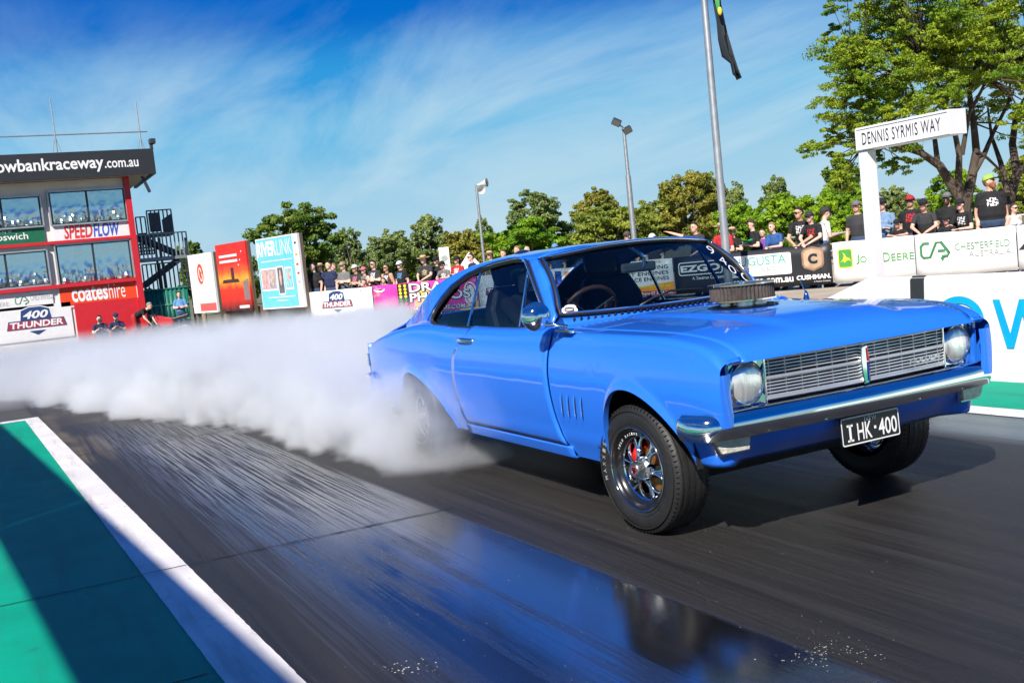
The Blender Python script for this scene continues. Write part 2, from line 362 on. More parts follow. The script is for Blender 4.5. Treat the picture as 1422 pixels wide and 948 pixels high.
def worn_paint(name, col, dirt, rough, amount, sc):
    m = mat(name, col, rough, spec=0.12, var=0.14, vscale=2.2, bump=0.13, bscale=150); t = m.node_tree; b = t.nodes['Principled BSDF']; src = b.inputs['Base Color'].links[0].from_socket
    co = nn(t, 'ShaderNodeTexCoord'); last = src
    for scale, st, lo, hi, f in ((sc, (.25, 3.0, 1), .52, .72, amount), (7.0, (1, 1, 1), .60, .70, amount*1.1), (70.0, (1, 1, 1), .62, .72, amount*1.2)):
        mp = nn(t, 'ShaderNodeMapping'); mp.inputs['Scale'].default_value = st; t.links.new(co.outputs['Object'], mp.inputs[0]); n = nn(t, 'ShaderNodeTexNoise'); n.inputs['Scale'].default_value = scale; n.inputs['Detail'].default_value = 6; n.inputs['Roughness'].default_value = .65; t.links.new(mp.outputs[0], n.inputs[0])
        r = nn(t, 'ShaderNodeMapRange'); t.links.new(n.outputs[0], r.inputs[0]); r.inputs[1].default_value = lo; r.inputs[2].default_value = hi; r.inputs[3].default_value = 0; r.inputs[4].default_value = f
        x = nn(t, 'ShaderNodeMix', data_type='RGBA'); t.links.new(r.outputs[0], x.inputs[0]); t.links.new(last, x.inputs[6]); x.inputs[7].default_value = (*dirt, 1); last = x.outputs[2]
    t.links.new(last, b.inputs['Base Color']); return m
GREEN = worn_paint('green_track_paint', (0.002, 0.31, 0.19), (0.02, 0.16, 0.11), 0.7, .45, 1.6)
LINE = worn_paint('white_line_paint', (0.70, 0.655, 0.625), (0.22, 0.20, 0.19), 0.75, .5, 2.2)
def strip(name, x0, x1, ya, yb, z, m):
    n = max(2, int((x1-x0)/0.12)); rj = random.Random(int(ya*100)); mb = MB(); mb.grid([[tk(x0+(x1-x0)*i/n, ya+rj.gauss(0, .002), z), tk(x0+(x1-x0)*i/n, yb+rj.gauss(0, .002), z)] for i in range(n+1)], flip=True)
    o = mb.obj(name, m); o['kind'] = 'structure'; return o
sheet('green_verge', [(-10.45, -3.16), (20, -2.5), (20, -9), (-10.45, -9)], GREEN, 0.003)
rj = random.Random(4); mb = MB(); mb.grid([[(x, -3.035+0.021*x+rj.gauss(0, .0007), 0.006), (x, -2.80+SL*x+rj.gauss(0, .0009), 0.006)] for x in [-10.65+.045*i for i in range(680)]], flip=True); mb.grid([[(-10.65, -9, 0.006), (-10.42, -9, 0.006)], [(-10.65, -3.035-0.021*10.65, 0.006), (-10.42, -3.035-0.021*10.42, 0.006)]])
o = mb.obj('white_edge_line', LINE); o['kind'] = 'structure'
strip('white_edge_line', -30, 20, 2.525, 2.765, 0.004, LINE)
strip('green_verge', -30, 20, 2.765, 4.4, 0.002, GREEN)
o = strip('gravel_apron', -34, 30, 4.4, 40, -0.008, mat('tan_gravel', (0.42, 0.35, 0.26), 0.95, var=0.2, vscale=0.8, bump=0.6, bscale=30))
# expansion joints in the strip
JM = mat('joint_sealant', (0.012, 0.012, 0.013), 0.6)
for jx, ya, yb in ((-1.32, -2.80, -1.25), (3.6, -2.8, 2.5), (-6.3, -2.8, 2.5)):
    mb = MB(); n = 26
    mb.grid([[(jx-0.007+0.012*math.sin(i*1.7)*0.4+0.03*i/n-0.015, ya+(yb-ya)*i/n+SL*jx, 0.0035), (jx+0.007+0.012*math.sin(i*2.3)*0.4+0.03*i/n-0.015, ya+(yb-ya)*i/n+SL*jx, 0.0035)] for i in range(n+1)])
    o = mb.obj('expansion_joint', JM); o['kind'] = 'structure'
for jx in (-1.32, 0.35):
    mb = MB(); mb.grid([[(jx-0.005, -9, 0.0055), (jx+0.005, -9, 0.0055)], [(jx-0.005, -3.06, 0.0055), (jx+0.005, -3.06, 0.0055)]]); o = mb.obj('expansion_joint', JM); o['kind'] = 'structure'
mb = MB(); mb.grid([[(-1.326, -3.06, 0.0085), (-1.318, -3.06, 0.0085)], [(-1.326, -2.84, 0.0085), (-1.318, -2.84, 0.0085)]]); o = mb.obj('expansion_joint', JM); o['kind'] = 'structure'
# rubber and stone crumbs on the strip
mb = MB(); rr = random.Random(3)
def crumb(x, y, s):
    a = rr.uniform(0, 6.28); c, q = math.cos(a), math.sin(a); h = s*0.4
    pts = [(x+s*c*k1-s*0.6*q*k2, y+s*q*k1+s*0.6*c*k2) for k1, k2 in ((1, 0), (0, 1), (-1, 0), (0, -1))]
    mb.add([(p[0], p[1], 0.002) for p in pts]+[(x, y, 0.002+h)], [(0, 1, 4), (1, 2, 4), (2, 3, 4), (3, 0, 4)])
for i in range(750):
    x = rr.uniform(-4, 3.2); crumb(x, SL*x+rr.uniform(-2.7, 1.5), rr.choice([0.0009, 0.0011, 0.0014, 0.0018, 0.0030]))
for i in range(95):
    p = onpl(1145+rr.gauss(0, 34), 906+rr.gauss(0, 11), (0, 0, 0), (0, 0, 1)); crumb(p[0], p[1], rr.uniform(0.0012, 0.0045))
for i in range(40):
    p = onpl(565+rr.gauss(0, 22), 925+rr.gauss(0, 6), (0, 0, 0), (0, 0, 1)); crumb(p[0], p[1], rr.uniform(0.002, 0.006))
o = mb.obj('track_crumbs', mat('pale_crumb', (0.42, 0.40, 0.35), 0.9)); tag(o, 'pale stone and rubber crumbs scattered on the black strip', 'debris', kind='stuff')

# ------------------------------------------------------------------ white concrete barrier
CON = mat('white_barrier_paint', (0.78, 0.765, 0.75), 0.55, var=0.07, vscale=1.5, bump=0.2, bscale=35)
bt = thing('concrete_barrier', 'white concrete barrier wall with big cyan letters beside the green verge', 'barrier', (-0.5, 3.9, 0))
def bprof(h): return [(3.80, 0.0), (3.815, 0.12*h), (3.87, h), (3.89, h+0.008), (4.01, h+0.008), (4.03, h), (4.085, 0.12*h), (4.10, 0.0)]
def bsec(x0, x1, h0, h1, name):
    mb = MB(); A = [tk(x0, a, z+0.001) for a, z in bprof(h0)]; B = [tk(x1, a, z+0.001) for a, z in bprof(h1)]; k = len(A)
    mb.add(A+B, [(i, i+1, k+i+1, k+i) for i in range(k-1)]+[tuple(range(k-1, -1, -1)), tuple(range(k, 2*k))])
    return mb.obj(name, CON, bt, fixn=True)
bsec(-5.2, -2.92, 0.10, 0.875, 'sloped_end')
o = None
for i in range(4): bsec(-2.915+i*2.4, -2.915+i*2.4+2.395, 0.878, 0.878, 'wall_segment')
CY = mat('cyan_print', (0.0, 0.36, 0.68), 0.5); 
fn = unit((SL*0-0.0275, -1, 0.075)); bb = Board(tk(0, 3.815, 0.10)+V(0, 0, 0), (1, SL, 0), (0, 0.072, 1), (0, -1, 0.072))
def barpx(x, y): q = onpl(x, y, tk(0, 3.84, 0.45), bb.n)-bb.o; return q@bb.u, q@bb.v
oc = barpx(1338, 445); rr_ = barpx(1373, 445)[0]-oc[0]
bb.ring(oc[0], oc[1], rr_, (barpx(1347, 410)[1]-oc[1]), 0.062, CY, bt, k=0.012, n=40, name='letter')
wx0 = barpx(1384, 416)[0]; wt = barpx(1384, 415)[1]; wb = barpx(1404, 482)[1]; lw = 0.065; ws = barpx(1404, 482)[0]-wx0
bb.poly([(wx0, wt), (wx0+lw, wt), (wx0+ws+lw*0.5, wb+0.12), (wx0+2*ws-lw*0.2, wt), (wx0+2*ws+lw*0.7, wt), (wx0+3*ws, wb+0.12), (wx0+4*ws, wt), (wx0+4*ws+lw, wt), (wx0+3*ws+lw*0.6, wb), (wx0+3*ws-lw*0.4, wb), (wx0+2*ws+lw*0.25, wt-0.13), (wx0+ws+lw, wb), (wx0+ws, wb)], CY, bt, k=0.012, name='letter')
q0 = barpx(1272, 386); q1 = barpx(1290, 386)
mb = MB(); sx0 = q0[0]; sw = q1[0]-q0[0]
mb.grid([[bb.P(sx0, b, 0.016), bb.P(sx0+sw, b, 0.016)] for b in (0.0, 0.4, 0.765)]); mb.grid([[bb.P(sx0, 0.765, 0.016), bb.P(sx0+sw, 0.765, 0.016)], [bb.P(sx0, 0.80, -0.02), bb.P(sx0+sw, 0.80, -0.02)]])
mb.obj('black_strap', mat('black_rubber_strap', (0.02, 0.022, 0.024), 0.7), bt, solid=0.01)
# ------------------------------------------------------------------ way sign
SY = 4.12
st = thing('way_sign', 'white cantilever box sign reading DENNIS SYRMIS WAY on a square post', 'sign', (-3.1, SY, 0))
a = ony(1187, 180, SY); b_ = ony(1318, 190, SY); c = ony(1192, 208, SY)
x0, x1 = a[0], b_[0]+0.02; zt = 2.325; zb = 2.105; dp = 0.21
WS = mat('white_sign_paint', (0.80, 0.76, 0.76), 0.4, var=0.06, vscale=3)
MB().box(((x0+x1)/2, SY+dp/2, (zt+zb)/2), (x1-x0, dp, zt-zb)).obj('sign_box', WS, st, bevel=0.004)
MB().box((x0+0.062, SY+0.075, zb/2-0.002), (0.11, 0.12, zb-0.004)).obj('post', WS, st, bevel=0.006)
for (xa, xb, za, zc_) in ((x0+0.006, x1-0.006, zt-0.02, zt-0.006), (x0+0.006, x1-0.006, zb+0.006, zb+0.02), (x0+0.006, x0+0.02, zb+0.02, zt-0.02), (x1-0.02, x1-0.006, zb+0.02, zt-0.02)):
    MB().box(((xa+xb)/2, SY-0.003, (za+zc_)/2), (xb-xa, 0.01, zc_-za)).obj('frame_strip', WS, st)
sb = Board((x0, SY, zb), (1, 0, 0), (0, 0, 1), (0, -1, 0))
sb.text('DENNIS SYRMIS WAY', 0.085, 0.050, x1-x0-0.10, 0.165, mat('sign_lettering', (0.02, 0.024, 0.035), 0.5), st, k=0.004, bold=0.0, spacing=1.12)

# ------------------------------------------------------------------ crowd fence with banners
FA = at(1160, 393, 23.7); FB = at(500, 441, 32); FA[2] = FB[2] = 0
FD = unit(FB-FA); FU = -FD; FN = V(FU[1], -FU[0], 0)
def fpx(x, y): q = onpl(x, y, FA, FN)-FA; return float(q@FU), float(q[2])      # metres to the right of FA, height
fence = thing('crowd_fence', 'low steel tube fence behind the sponsor banners', 'fence', FA)
GALV = mat('galvanised_steel', (0.42, 0.44, 0.45), 0.45, metal=0.7, var=0.15)
f0 = fpx(428, 430)[0]; f1 = fpx(1422, 340)[0]+4.0
def FP(s, z, k=0.0): return FA+FU*s+V(0, 0, z)+FN*k
for z in (0.97, 0.12): MB().tube([FP(f0, z, -0.05), FP(f1, z, -0.05)], 0.021, 8).obj('rail', GALV, fence, smooth=50)
n = int((f1-f0)/2.0)
pm = None
for i in range(n+1):
    s_ = f0+(f1-f0)*i/n
    if pm is None: pm = MB().tube([FP(s_, -0.01, -0.05), FP(s_, 0.97, -0.05)], 0.024, 8).obj('post', GALV, fence, smooth=50); s00 = s_
    else: copy_part(pm, fence, FU*(s_-s00))
def banner(px0, px1, label, col, name='sponsor_banner', ztop=1.0, zbot=0.085, grp=None, rightabs=None, k=0.0):
    s0 = fpx(px0, 400)[0]; s1 = fpx(px1, 400)[0] if rightabs is None else rightabs
    t = thing(name, label, 'banner', FP((s0+s1)/2, 0), 'sponsor banners tied along the crowd fence')
    b = Board(FP(s0, zbot, 0.002), FU, (0, 0, 1), FN); w = s1-s0-0.01; h = ztop-zbot
    mb = MB(); n = max(4, int(w/0.25)); r_ = random.Random(int(px0))
    G = []
    for j in range(5):
        G.append([b.P(w*i/n, h*j/4+(0.006*math.sin(i*1.3) if j in (0, 4) else 0), 0.006*math.sin(i*1.9+j)*(0.6 if j in (0, 4) else 1)-0.012) for i in range(n+1)])
    mb.grid(G); mb.obj('vinyl_sheet', col, t, smooth=60, solid=0.004)
    return t, b, w, h, (lambda x, y: (fpx(x, y)[0]-s0, fpx(x, y)[1]-zbot))
VW = mat('white_vinyl', (0.79, 0.775, 0.765), 0.42, var=0.09, vscale=1.5, bump=0.5, bscale=2.2); VK = mat('black_vinyl', (0.016, 0.017, 0.02), 0.45)
P_ = lambda n_, c, **k: mat('print_'+n_, c, 0.5, var=0.05, **k)
NAVY = P_('navy', (0.02, 0.05, 0.17)); CRIM = P_('crimson', (0.33, 0.035, 0.06)); DGREEN = P_('green', (0.03, 0.22, 0.07)); YEL = P_('yellow', (0.75, 0.62, 0.04)); LGREY = P_('grey', (0.33, 0.36, 0.35)); MAGENTA = P_('magenta', (0.72, 0.03, 0.33)); ORANGE = P_('orange', (0.86, 0.30, 0.01)); TEAL = P_('teal', (0.03, 0.36, 0.28)); RED = P_('red', (0.62, 0.03, 0.03)); BLUE = P_('blue', (0.03, 0.10, 0.5))
def thunder(b, t, ca, cb, s):
    """400 THUNDER crest centred at ca, cb; s = half width"""
    b.poly([(ca-s*0.55, cb+s*0.08), (ca+s*0.55, cb+s*0.08), (ca+s*0.5, cb+s*0.48), (ca+s*0.2, cb+s*0.58), (ca-s*0.2, cb+s*0.58), (ca-s*0.5, cb+s*0.48)], WHITE, t, k=0.002, name='crest_border')
    b.poly([(ca-s*0.52, cb+s*0.10), (ca+s*0.52, cb+s*0.10), (ca+s*0.47, cb+s*0.45), (ca+s*0.19, cb+s*0.55), (ca-s*0.19, cb+s*0.55), (ca-s*0.47, cb+s*0.45)], NAVY, t, k=0.005, name='crest')
    b.text('400', ca-s*0.42, cb+s*0.14, ca+s*0.42, cb+s*0.42, WHITE, t, k=0.009, bold=0.03, shear=0.25)
    b.poly([(ca-s, cb-s*0.22), (ca+s, cb-s*0.22), (ca+s*0.92, cb+s*0.10), (ca-s*0.92, cb+s*0.10)], NAVY, t, k=0.004, name='name_band_border')
    b.poly([(ca-s*0.97, cb-s*0.20), (ca+s*0.97, cb-s*0.20), (ca+s*0.90, cb+s*0.07), (ca-s*0.90, cb+s*0.07)], CRIM, t, k=0.007, name='name_band')
    b.text('THUNDER', ca-s*0.88, cb-s*0.17, ca+s*0.88, cb+s*0.055, WHITE, t, k=0.011, bold=0.03, shear=0.1)
    b.poly([(ca-s*0.28, cb-s*0.30), (ca+s*0.28, cb-s*0.30), (ca, cb-s*0.46)], NAVY, t, k=0.005, name='crest_tail')
# black golf car banner
t, b, w, h, q = banner(938, 1158, 'long black banner with EZGO, Augusta golf cars and Cushman logos', VK)
a0 = q(943, 382); a1 = q(1003, 365)
b.poly(rrect(a0[0], a0[1]-0.03, a1[0], a1[1]+0.09, 0.07), WHITE, t, k=0.004, name='logo_border'); b.poly(rrect(a0[0]+0.025, a0[1]-0.005, a1[0]-0.025, a1[1]+0.065, 0.055), VK, t, k=0.007, name='logo_field')
b.text('EZGO', a0[0]+0.06, a0[1]+0.05, a1[0]-0.06, a1[1]+0.01, WHITE, t, k=0.011, bold=0.035)
b.text('A Textron Company', a0[0]+0.35, a0[1]-0.17, a1[0]+0.05, a0[1]-0.07, WHITE, t, k=0.006, bold=0.01)
a0 = q(1013, 388); a1 = q(1097, 341); zb_ = 0.30; zt_ = 0.80
b.poly(rrect(a0[0]-0.05, zb_, a1[0], zt_, 0.05), WHITE, t, k=0.004, name='white_field')
b.text('AUGUSTA', a0[0]+0.07, 0.55, a1[0]-0.12, 0.76, TEAL, t, k=0.008, bold=0.0)
b.text('GOLF CARS', a0[0]+0.02, 0.35, a1[0]-0.38, 0.50, LGREY, t, k=0.008); b.text('PTY LTD', a1[0]-0.34, 0.35, a1[0]-0.08, 0.41, LGREY, t, k=0.008)
b.text('www.ezgo.com.au', a0[0]-0.12, 0.06, a1[0]+0.02, 0.23, WHITE, t, k=0.006, bold=0.025)
a0 = q(1106, 395); a1 = q(1157, 385)
b.text('CUSHMAN.', a0[0]+0.02, 0.13, a1[0]-0.04, 0.24, WHITE, t, k=0.006, bold=0.04); b.text('A Textron Company', a0[0]+0.42, 0.05, a1[0]-0.06, 0.095, WHITE, t, k=0.006)
cx = (q(1112, 350)[0]+q(1144, 350)[0])/2; cy = 0.60; BRZ = mat('print_bronze', (0.36, 0.21, 0.13), 0.35, metal=0.3, var=0.3, vscale=4)
def hexa(r, e=1.0): return [(cx+r*x_, cy+r*e*y_) for x_, y_ in ((-0.95, -0.45), (-0.8, -0.75), (0, -1.05), (0.8, -0.75), (0.95, -0.45), (0.95, 0.55), (0.75, 0.85), (0, 1.05), (-0.75, 0.85), (-0.95, 0.55))]
b.poly(hexa(0.27), BRZ, t, k=0.005, name='emblem_shield'); b.poly(hexa(0.225), mat('print_tan', (0.48, 0.33, 0.22), 0.4, var=0.25), t, k=0.009, name='emblem_field')
b.text('C', cx-0.11, cy-0.12, cx+0.11, cy+0.12, VK, t, k=0.013, bold=0.06)
# engine builder banner
t, b, w, h, q = banner(838, 937, 'white and orange engine builder banner seen through the windscreen', VW)
b.poly([(0, 0.02), (w, 0.02), (w, 0.34), (w*0.75, 0.30), (w*0.35, 0.20), (0, 0.18)], ORANGE, t, k=0.004, name='orange_wave')
b.text('www.probuiltengines.com.au', 0.15, 0.20, w-0.10, 0.30, YEL, t, k=0.009, bold=0.02); b.rect(0, 0.02, w, 0.14, CRIM, t, k=0.006, name='red_base')
b.text('Cnr Cox Weber Drv  Phone 07 3274 0400', 0.05, 0.045, w-0.03, 0.125, WHITE, t, k=0.01, bold=0.01)
for i, s_ in enumerate(('CUSTOM BUILDING', 'STREET ENGINES', 'AND RACE ENGINES')): b.text(s_, 0.25, 0.68-i*0.14, w-0.12, 0.77-i*0.14, BLACK, t, k=0.006, bold=0.0)
b.text('FREE QUOTES', 0.4, 0.83, w-0.3, 0.89, YEL, t, k=0.006, bold=0.01)
# pro banner
t, b, w, h, q = banner(757, 837, 'white banner with fat orange letters pro seen through the windscreen', VW)
a0 = q(787, 408)[0]; b.poly(rrect(a0-0.12, 0.03, a0+0.92, 0.30, 0.05), ORANGE, t, k=0.003, name='orange_base')
b.text('pro', a0+0.02, 0.10, a0+0.84, 0.82, BLACK, t, k=0.006, bold=0.05); b.text('pro', a0, 0.13, a0+0.80, 0.83, ORANGE, t, k=0.01, bold=0.03)
b.rect(0.35, 0.05, 0.55, 0.5, RED, t, k=0.004); b.rect(0.35, 0.5, 0.55, 0.85, BLUE, t, k=0.004); b.ring(0.45, 0.62, 0.10, 0.14, 0.03, BLACK, t, k=0.008)
# thunder banner through the side window
t, b, w, h, q = banner(664, 756, 'white 400 THUNDER banner seen through the car side window', VW)
thunder(b, t, q(700, 410)[0], 0.50, 0.62)
# pink drag banner
PINK = bpy.data.materials.new('pink_splash_vinyl'); PINK.use_nodes = True; tt = PINK.node_tree; bs = tt.nodes['Principled BSDF']; bs.inputs['Roughness'].default_value = 0.45
co_ = nn(tt, 'ShaderNodeTexCoord'); no_ = nn(tt, 'ShaderNodeTexNoise'); no_.inputs['Scale'].default_value = 1.3; no_.inputs['Detail'].default_value = 6; tt.links.new(co_.outputs['Object'], no_.inputs[0])
rp = nn(tt, 'ShaderNodeValToRGB'); rp.color_ramp.elements[0].position = 0.36; rp.color_ramp.elements[0].color = (0.80, 0.55, 0.10, 1); rp.color_ramp.elements[1].position = 0.44; rp.color_ramp.elements[1].color = (0.74, 0.05, 0.36, 1); e = rp.color_ramp.elements.new(0.7); e.color = (0.62, 0.02, 0.24, 1)
tt.links.new(no_.outputs[0], rp.inputs[0]); tt.links.new(rp.outputs[0], bs.inputs['Base Color'])
t, b, w, h, q = banner(517, 663, 'hot pink DRAG PHOTOS banner with a row of coloured start lights', PINK)
ax = q(552, 400)[0]; aw = q(566, 400)[0]
b.rect(ax-0.02, 0.26, aw+0.02, 0.90, BLACK, t, k=0.004, name='light_tree')
for r_ in range(6):
    for c_ in (0, 1): b.disc(ax+(aw-ax)*(0.25+0.5*c_), 0.31+r_*0.105, 0.055, 0.047, RED if r_ == 0 else (DGREEN if r_ == 1 else YEL), t, k=0.008, n=12, name='lamp_print')
for s_, za, zc_, px1 in (('DRAG', 0.63, 0.88, 632), ('PHOTOS', 0.34, 0.60, 652)):
    e_ = q(px1, 395)[0]; b.text(s_, aw+0.04, za-0.02, e_+0.03, zc_+0.01, BLACK, t, k=0.006, bold=0.075); b.text(s_, aw+0.06, za, e_, zc_, WHITE, t, k=0.010, bold=0.02)
b.text('ALL EVENTS DRAGPHOTOS.COM.AU', 0.16, 0.06, w-0.1, 0.19, BLACK, t, k=0.006, bold=0.06, shear=0.25); b.text('ALL EVENTS DRAGPHOTOS.COM.AU', 0.17, 0.07, w-0.11, 0.18, WHITE, t, k=0.010, bold=0.005, shear=0.25)
b.ring(0.28, 0.80, 0.22, 0.10, 0.05, WHITE, t, k=0.005, a0=180, a1=360); b.ring(w-0.25, 0.45, 0.24, 0.34, 0.05, WHITE, t, k=0.006); b.disc(w-0.25, 0.45, 0.15, 0.25, WHITE, t, k=0.005)
# left thunder banner
t, b, w, h, q = banner(428, 516, 'white 400 THUNDER banner at the far end beside the billboards', VW, ztop=0.98)
thunder(b, t, q(468, 420)[0], 0.50, 0.66)
# john deere
t, b, w, h, q = banner(1160, 1274, 'white JOHN DEERE banner with green and yellow badge', VW)
a0 = q(1165, 375); a1 = q(1183, 352); YG = mat('print_leaf_green', (0.06, 0.30, 0.05), 0.5)
b.poly(rrect(a0[0], 0.33, a1[0]+0.01, 0.76, 0.06), YEL, t, k=0.004, name='badge_border'); b.poly(rrect(a0[0]+0.02, 0.35, a1[0]-0.01, 0.74, 0.05), YG, t, k=0.007, name='badge_field')
m0 = (a0[0]+a1[0])/2
b.poly([(m0-0.11, 0.46), (m0-0.05, 0.52), (m0-0.02, 0.60), (m0-0.05, 0.68), (m0+0.0, 0.64), (m0+0.03, 0.57), (m0+0.10, 0.54), (m0+0.13, 0.46), (m0+0.09, 0.50), (m0+0.03, 0.49), (m0-0.02, 0.44), (m0-0.04, 0.49)], YEL, t, k=0.010, name='badge_deer')
b.text('J', q(1189, 365)[0], 0.40, q(1194, 365)[0], 0.60, YG, t, k=0.006); b.text('OHN', q(1195, 365)[0], 0.42, q(1222, 365)[0], 0.56, YG, t, k=0.006, bold=0.0)
b.text('D', q(1227, 360)[0], 0.40, q(1236, 360)[0], 0.60, YG, t, k=0.006); b.text('EERE', q(1238, 360)[0], 0.41, q(1270, 360)[0], 0.56, YG, t, k=0.006)
# chesterfield
t, b, w, h, q = banner(1275, 1416, 'white CHESTERFIELD AUSTRALIA banner with joined green letters CA', VW)
def ca_logo(b, t, x0, z0, s, m):
    lw = s*0.13
    for pl in ([(0.42, 0.95), (0.12, 0.95), (0.0, 0.80), (0.0, 0.35), (0.1, 0.22), (0.42, 0.22), (0.75, 0.95), (1.0, 0.95), (1.35, 0.38), (1.25, 0.24), (0.98, 0.22)], [(0.80, 0.52), (1.16, 0.52)]):
        mb = MB(); mb.tube([b.P(x0+s*p[0], z0+s*p[1], 0.004) for p in pl], lw*0.5, 6, ell=1.0); o = mb.obj('logo_stroke', m, t, smooth=60)
        for vv in o.data.vertices:
            d = (np.array(vv.co)-b.o)@b.n; vv.co = Vector(tuple(np.array(vv.co)-b.n*(d-0.006-0.0004*(vv.index % 6))))
    b.poly([(x0+s*0.9, z0+s*0.18), (x0+s*1.12, z0+s*0.18), (x0+s*1.02, z0-s*0.02)], m, t, k=0.006, name='logo_drop')
ca_logo(b, t, q(1280, 360)[0], 0.32, 0.42, DGREEN)
b.text('CHESTERFIELD', q(1327, 360)[0], 0.52, q(1404, 360)[0], 0.66, P_('sage', (0.16, 0.32, 0.20)), t, k=0.006)
b.text('AUSTRALIA', q(1346, 360)[0], 0.36, q(1405, 360)[0], 0.48, LGREY, t, k=0.006)
t, b, w, h, q = banner(1417, 1422, 'white banner with one black letter at the right frame edge', VW, rightabs=f1)
b.poly([(0.02, 0.42), (0.30, 0.42), (0.40, 0.70), (0.26, 0.70)], BLACK, t, k=0.006, name='letter')
# stand-in board added beyond the left frame edge to shade the green verge
rb = thing('shade_board', 'long white stand-in board on tall posts, added out of frame to shade the near green verge', 'board', (-3, -6.5, 0))
for x0, x1 in ((-11, -6.02), (-6, -1.02), (-1, 3.98), (4, 6.0)):
    ya = -6.454+0.066*x0; yb = -6.454+0.066*x1
    mb = MB(); z0, z1 = 3.02, 3.68
    mb.prism([(0, 0), (1, 0), (1, 1), (0, 1)], (x0, ya, z0), (x1-x0, yb-ya, 0), (0, 0, z1-z0), (0, -1, 0), 0.02); mb.obj('board_panel', WHITE, rb, fixn=True)
for x0 in (-10.9, -6.01, -2.4, 3.6, 5.9): MB().box((x0, -6.52+0.066*x0, 1.8), (0.07, 0.07, 3.6)).obj('post', GALV, rb)
# ================================================================== CONTROL TOWER
TX = -39.7; TG = -0.362
tb = Board((TX, 0, 0), (0, 1, 0), (0, 0, 1), (1, 0, 0))
def tpx(x, y, k=0.0): q = onpl(x, y, (TX+k, 0, 0), (1, 0, 0)); return float(q[1]), float(q[2])
TW = thing('control_tower', 'two storey white and red control tower with black roof fascia', 'building', (TX-3, -3, TG))
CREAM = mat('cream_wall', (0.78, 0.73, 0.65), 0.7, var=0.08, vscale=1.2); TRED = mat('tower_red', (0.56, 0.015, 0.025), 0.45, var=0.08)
WPANEL = mat('white_panel', (0.76, 0.74, 0.73), 0.5, var=0.05); ALU = mat('aluminium_frame', (0.45, 0.48, 0.5), 0.4, metal=0.6)
yr = tpx(187, 330)[0]; yl = yr-11.0; zt_wall = tpx(176, 246)[1]
MB().box((TX-3.0, (yr+yl)/2, (zt_wall+TG)/2), (5.9, yr-yl-0.3, zt_wall-TG)).obj('wall', CREAM, TW)
# black roof fascia, soffit and roof
KF = 0.85
fy1, fz0 = tpx(217, 241, KF); fz1 = tpx(214, 206, KF)[1]
fas = Board((TX+KF, 0, 0), (0, 1, 0), (0, 0, 1), (1, 0, 0))
MB().box((TX+KF-0.06, (fy1+yl)/2-0.5, (fz0+fz1)/2), (0.12, fy1-yl+1.0, fz1-fz0)).obj('roof_fascia', mat('black_fascia', (0.02, 0.022, 0.026), 0.5), TW)
MB().box((TX-2.0, fy1-0.06, (fz0+fz1)/2), (2*KF+3.7, 0.118, fz1-fz0-0.004)).obj('roof_fascia', MATS['black_fascia'], TW)
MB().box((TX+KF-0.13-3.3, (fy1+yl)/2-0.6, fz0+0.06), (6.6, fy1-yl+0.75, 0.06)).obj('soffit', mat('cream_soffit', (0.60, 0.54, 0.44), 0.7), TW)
MB().box((TX+KF-0.13-3.3, (fy1+yl)/2-0.6, fz1-0.15), (6.6, fy1-yl+0.75, 0.1)).obj('roof', ALU, TW)
def fpx2(x, y): q = onpl(x, y, (TX+KF, 0, 0), (1, 0, 0)); return float(q[1]), float(q[2])
ra, rb_ = fpx2(193, 233); la, lb = fpx2(0, 241)
d0 = fpx2(146, 234)[0]; zb0 = fpx2(100, 236)[1]; zt0 = zb0+0.42
fas.text('.com.au', d0, zb0, ra, zb0+0.27, WHITE, TW, k=0.012, bold=0.015)
full = 'willowbankraceway'; fas.text(full, la-0.95, zb0-0.12, d0-0.03, zt0+0.06, WHITE, TW, k=0.012, bold=0.02)
# corner column and red bands
def trect(x0, y0, x1, y1, m, name, k=0.004, d=0.05, left=None):
    a0, b1 = tpx(x0, y0); a1, b0 = tpx(x1, y1)
    if left is not None: a0 = left
    return tb.rect(a0, b0, a1, b1, m, TW, k=k, d=d, name=name), (a0, b0, a1, b1)
MB().box((TX+0.02, yr-0.06, (zt_wall+TG)/2), (0.30, 0.22, zt_wall-TG)).obj('corner_column', TRED, TW)
zb1 = tpx(130, 333)[1]; zb2 = tpx(130, 393)[1]
for z, hh in ((zb1, 0.12), (zb2, 0.14)): MB().box((TX+0.05, (yr+yl)/2-0.1, z), (0.22, yr-yl-0.08, hh)).obj('red_band', TRED, TW)
# crinkled silver film windows
FILM = bpy.data.materials.new('silver_window_film'); FILM.use_nodes = True; tt = FILM.node_tree; bs = tt.nodes['Principled BSDF']
bs.inputs['Base Color'].default_value = (0.46, 0.62, 0.64, 1); bs.inputs['Metallic'].default_value = 0.9; bs.inputs['Roughness'].default_value = 0.2
co_ = nn(tt, 'ShaderNodeTexCoord'); mp_ = nn(tt, 'ShaderNodeMapping'); mp_.inputs['Scale'].default_value = (1, 1.3, 0.7); tt.links.new(co_.outputs['Object'], mp_.inputs[0])
no_ = nn(tt, 'ShaderNodeTexNoise'); no_.inputs['Scale'].default_value = 1.1; no_.inputs['Detail'].default_value = 3; no_.inputs['Distortion'].default_value = 1.2; tt.links.new(mp_.outputs[0], no_.inputs[0])
bp_ = nn(tt, 'ShaderNodeBump'); bp_.inputs['Strength'].default_value = 0.07; bp_.inputs['Distance'].default_value = 0.2; tt.links.new(no_.outputs[0], bp_.inputs['Height']); tt.links.new(bp_.outputs[0], bs.inputs['Normal'])
DK = mat('dark_window_frame', (0.03, 0.035, 0.045), 0.5)
rw = random.Random(5)
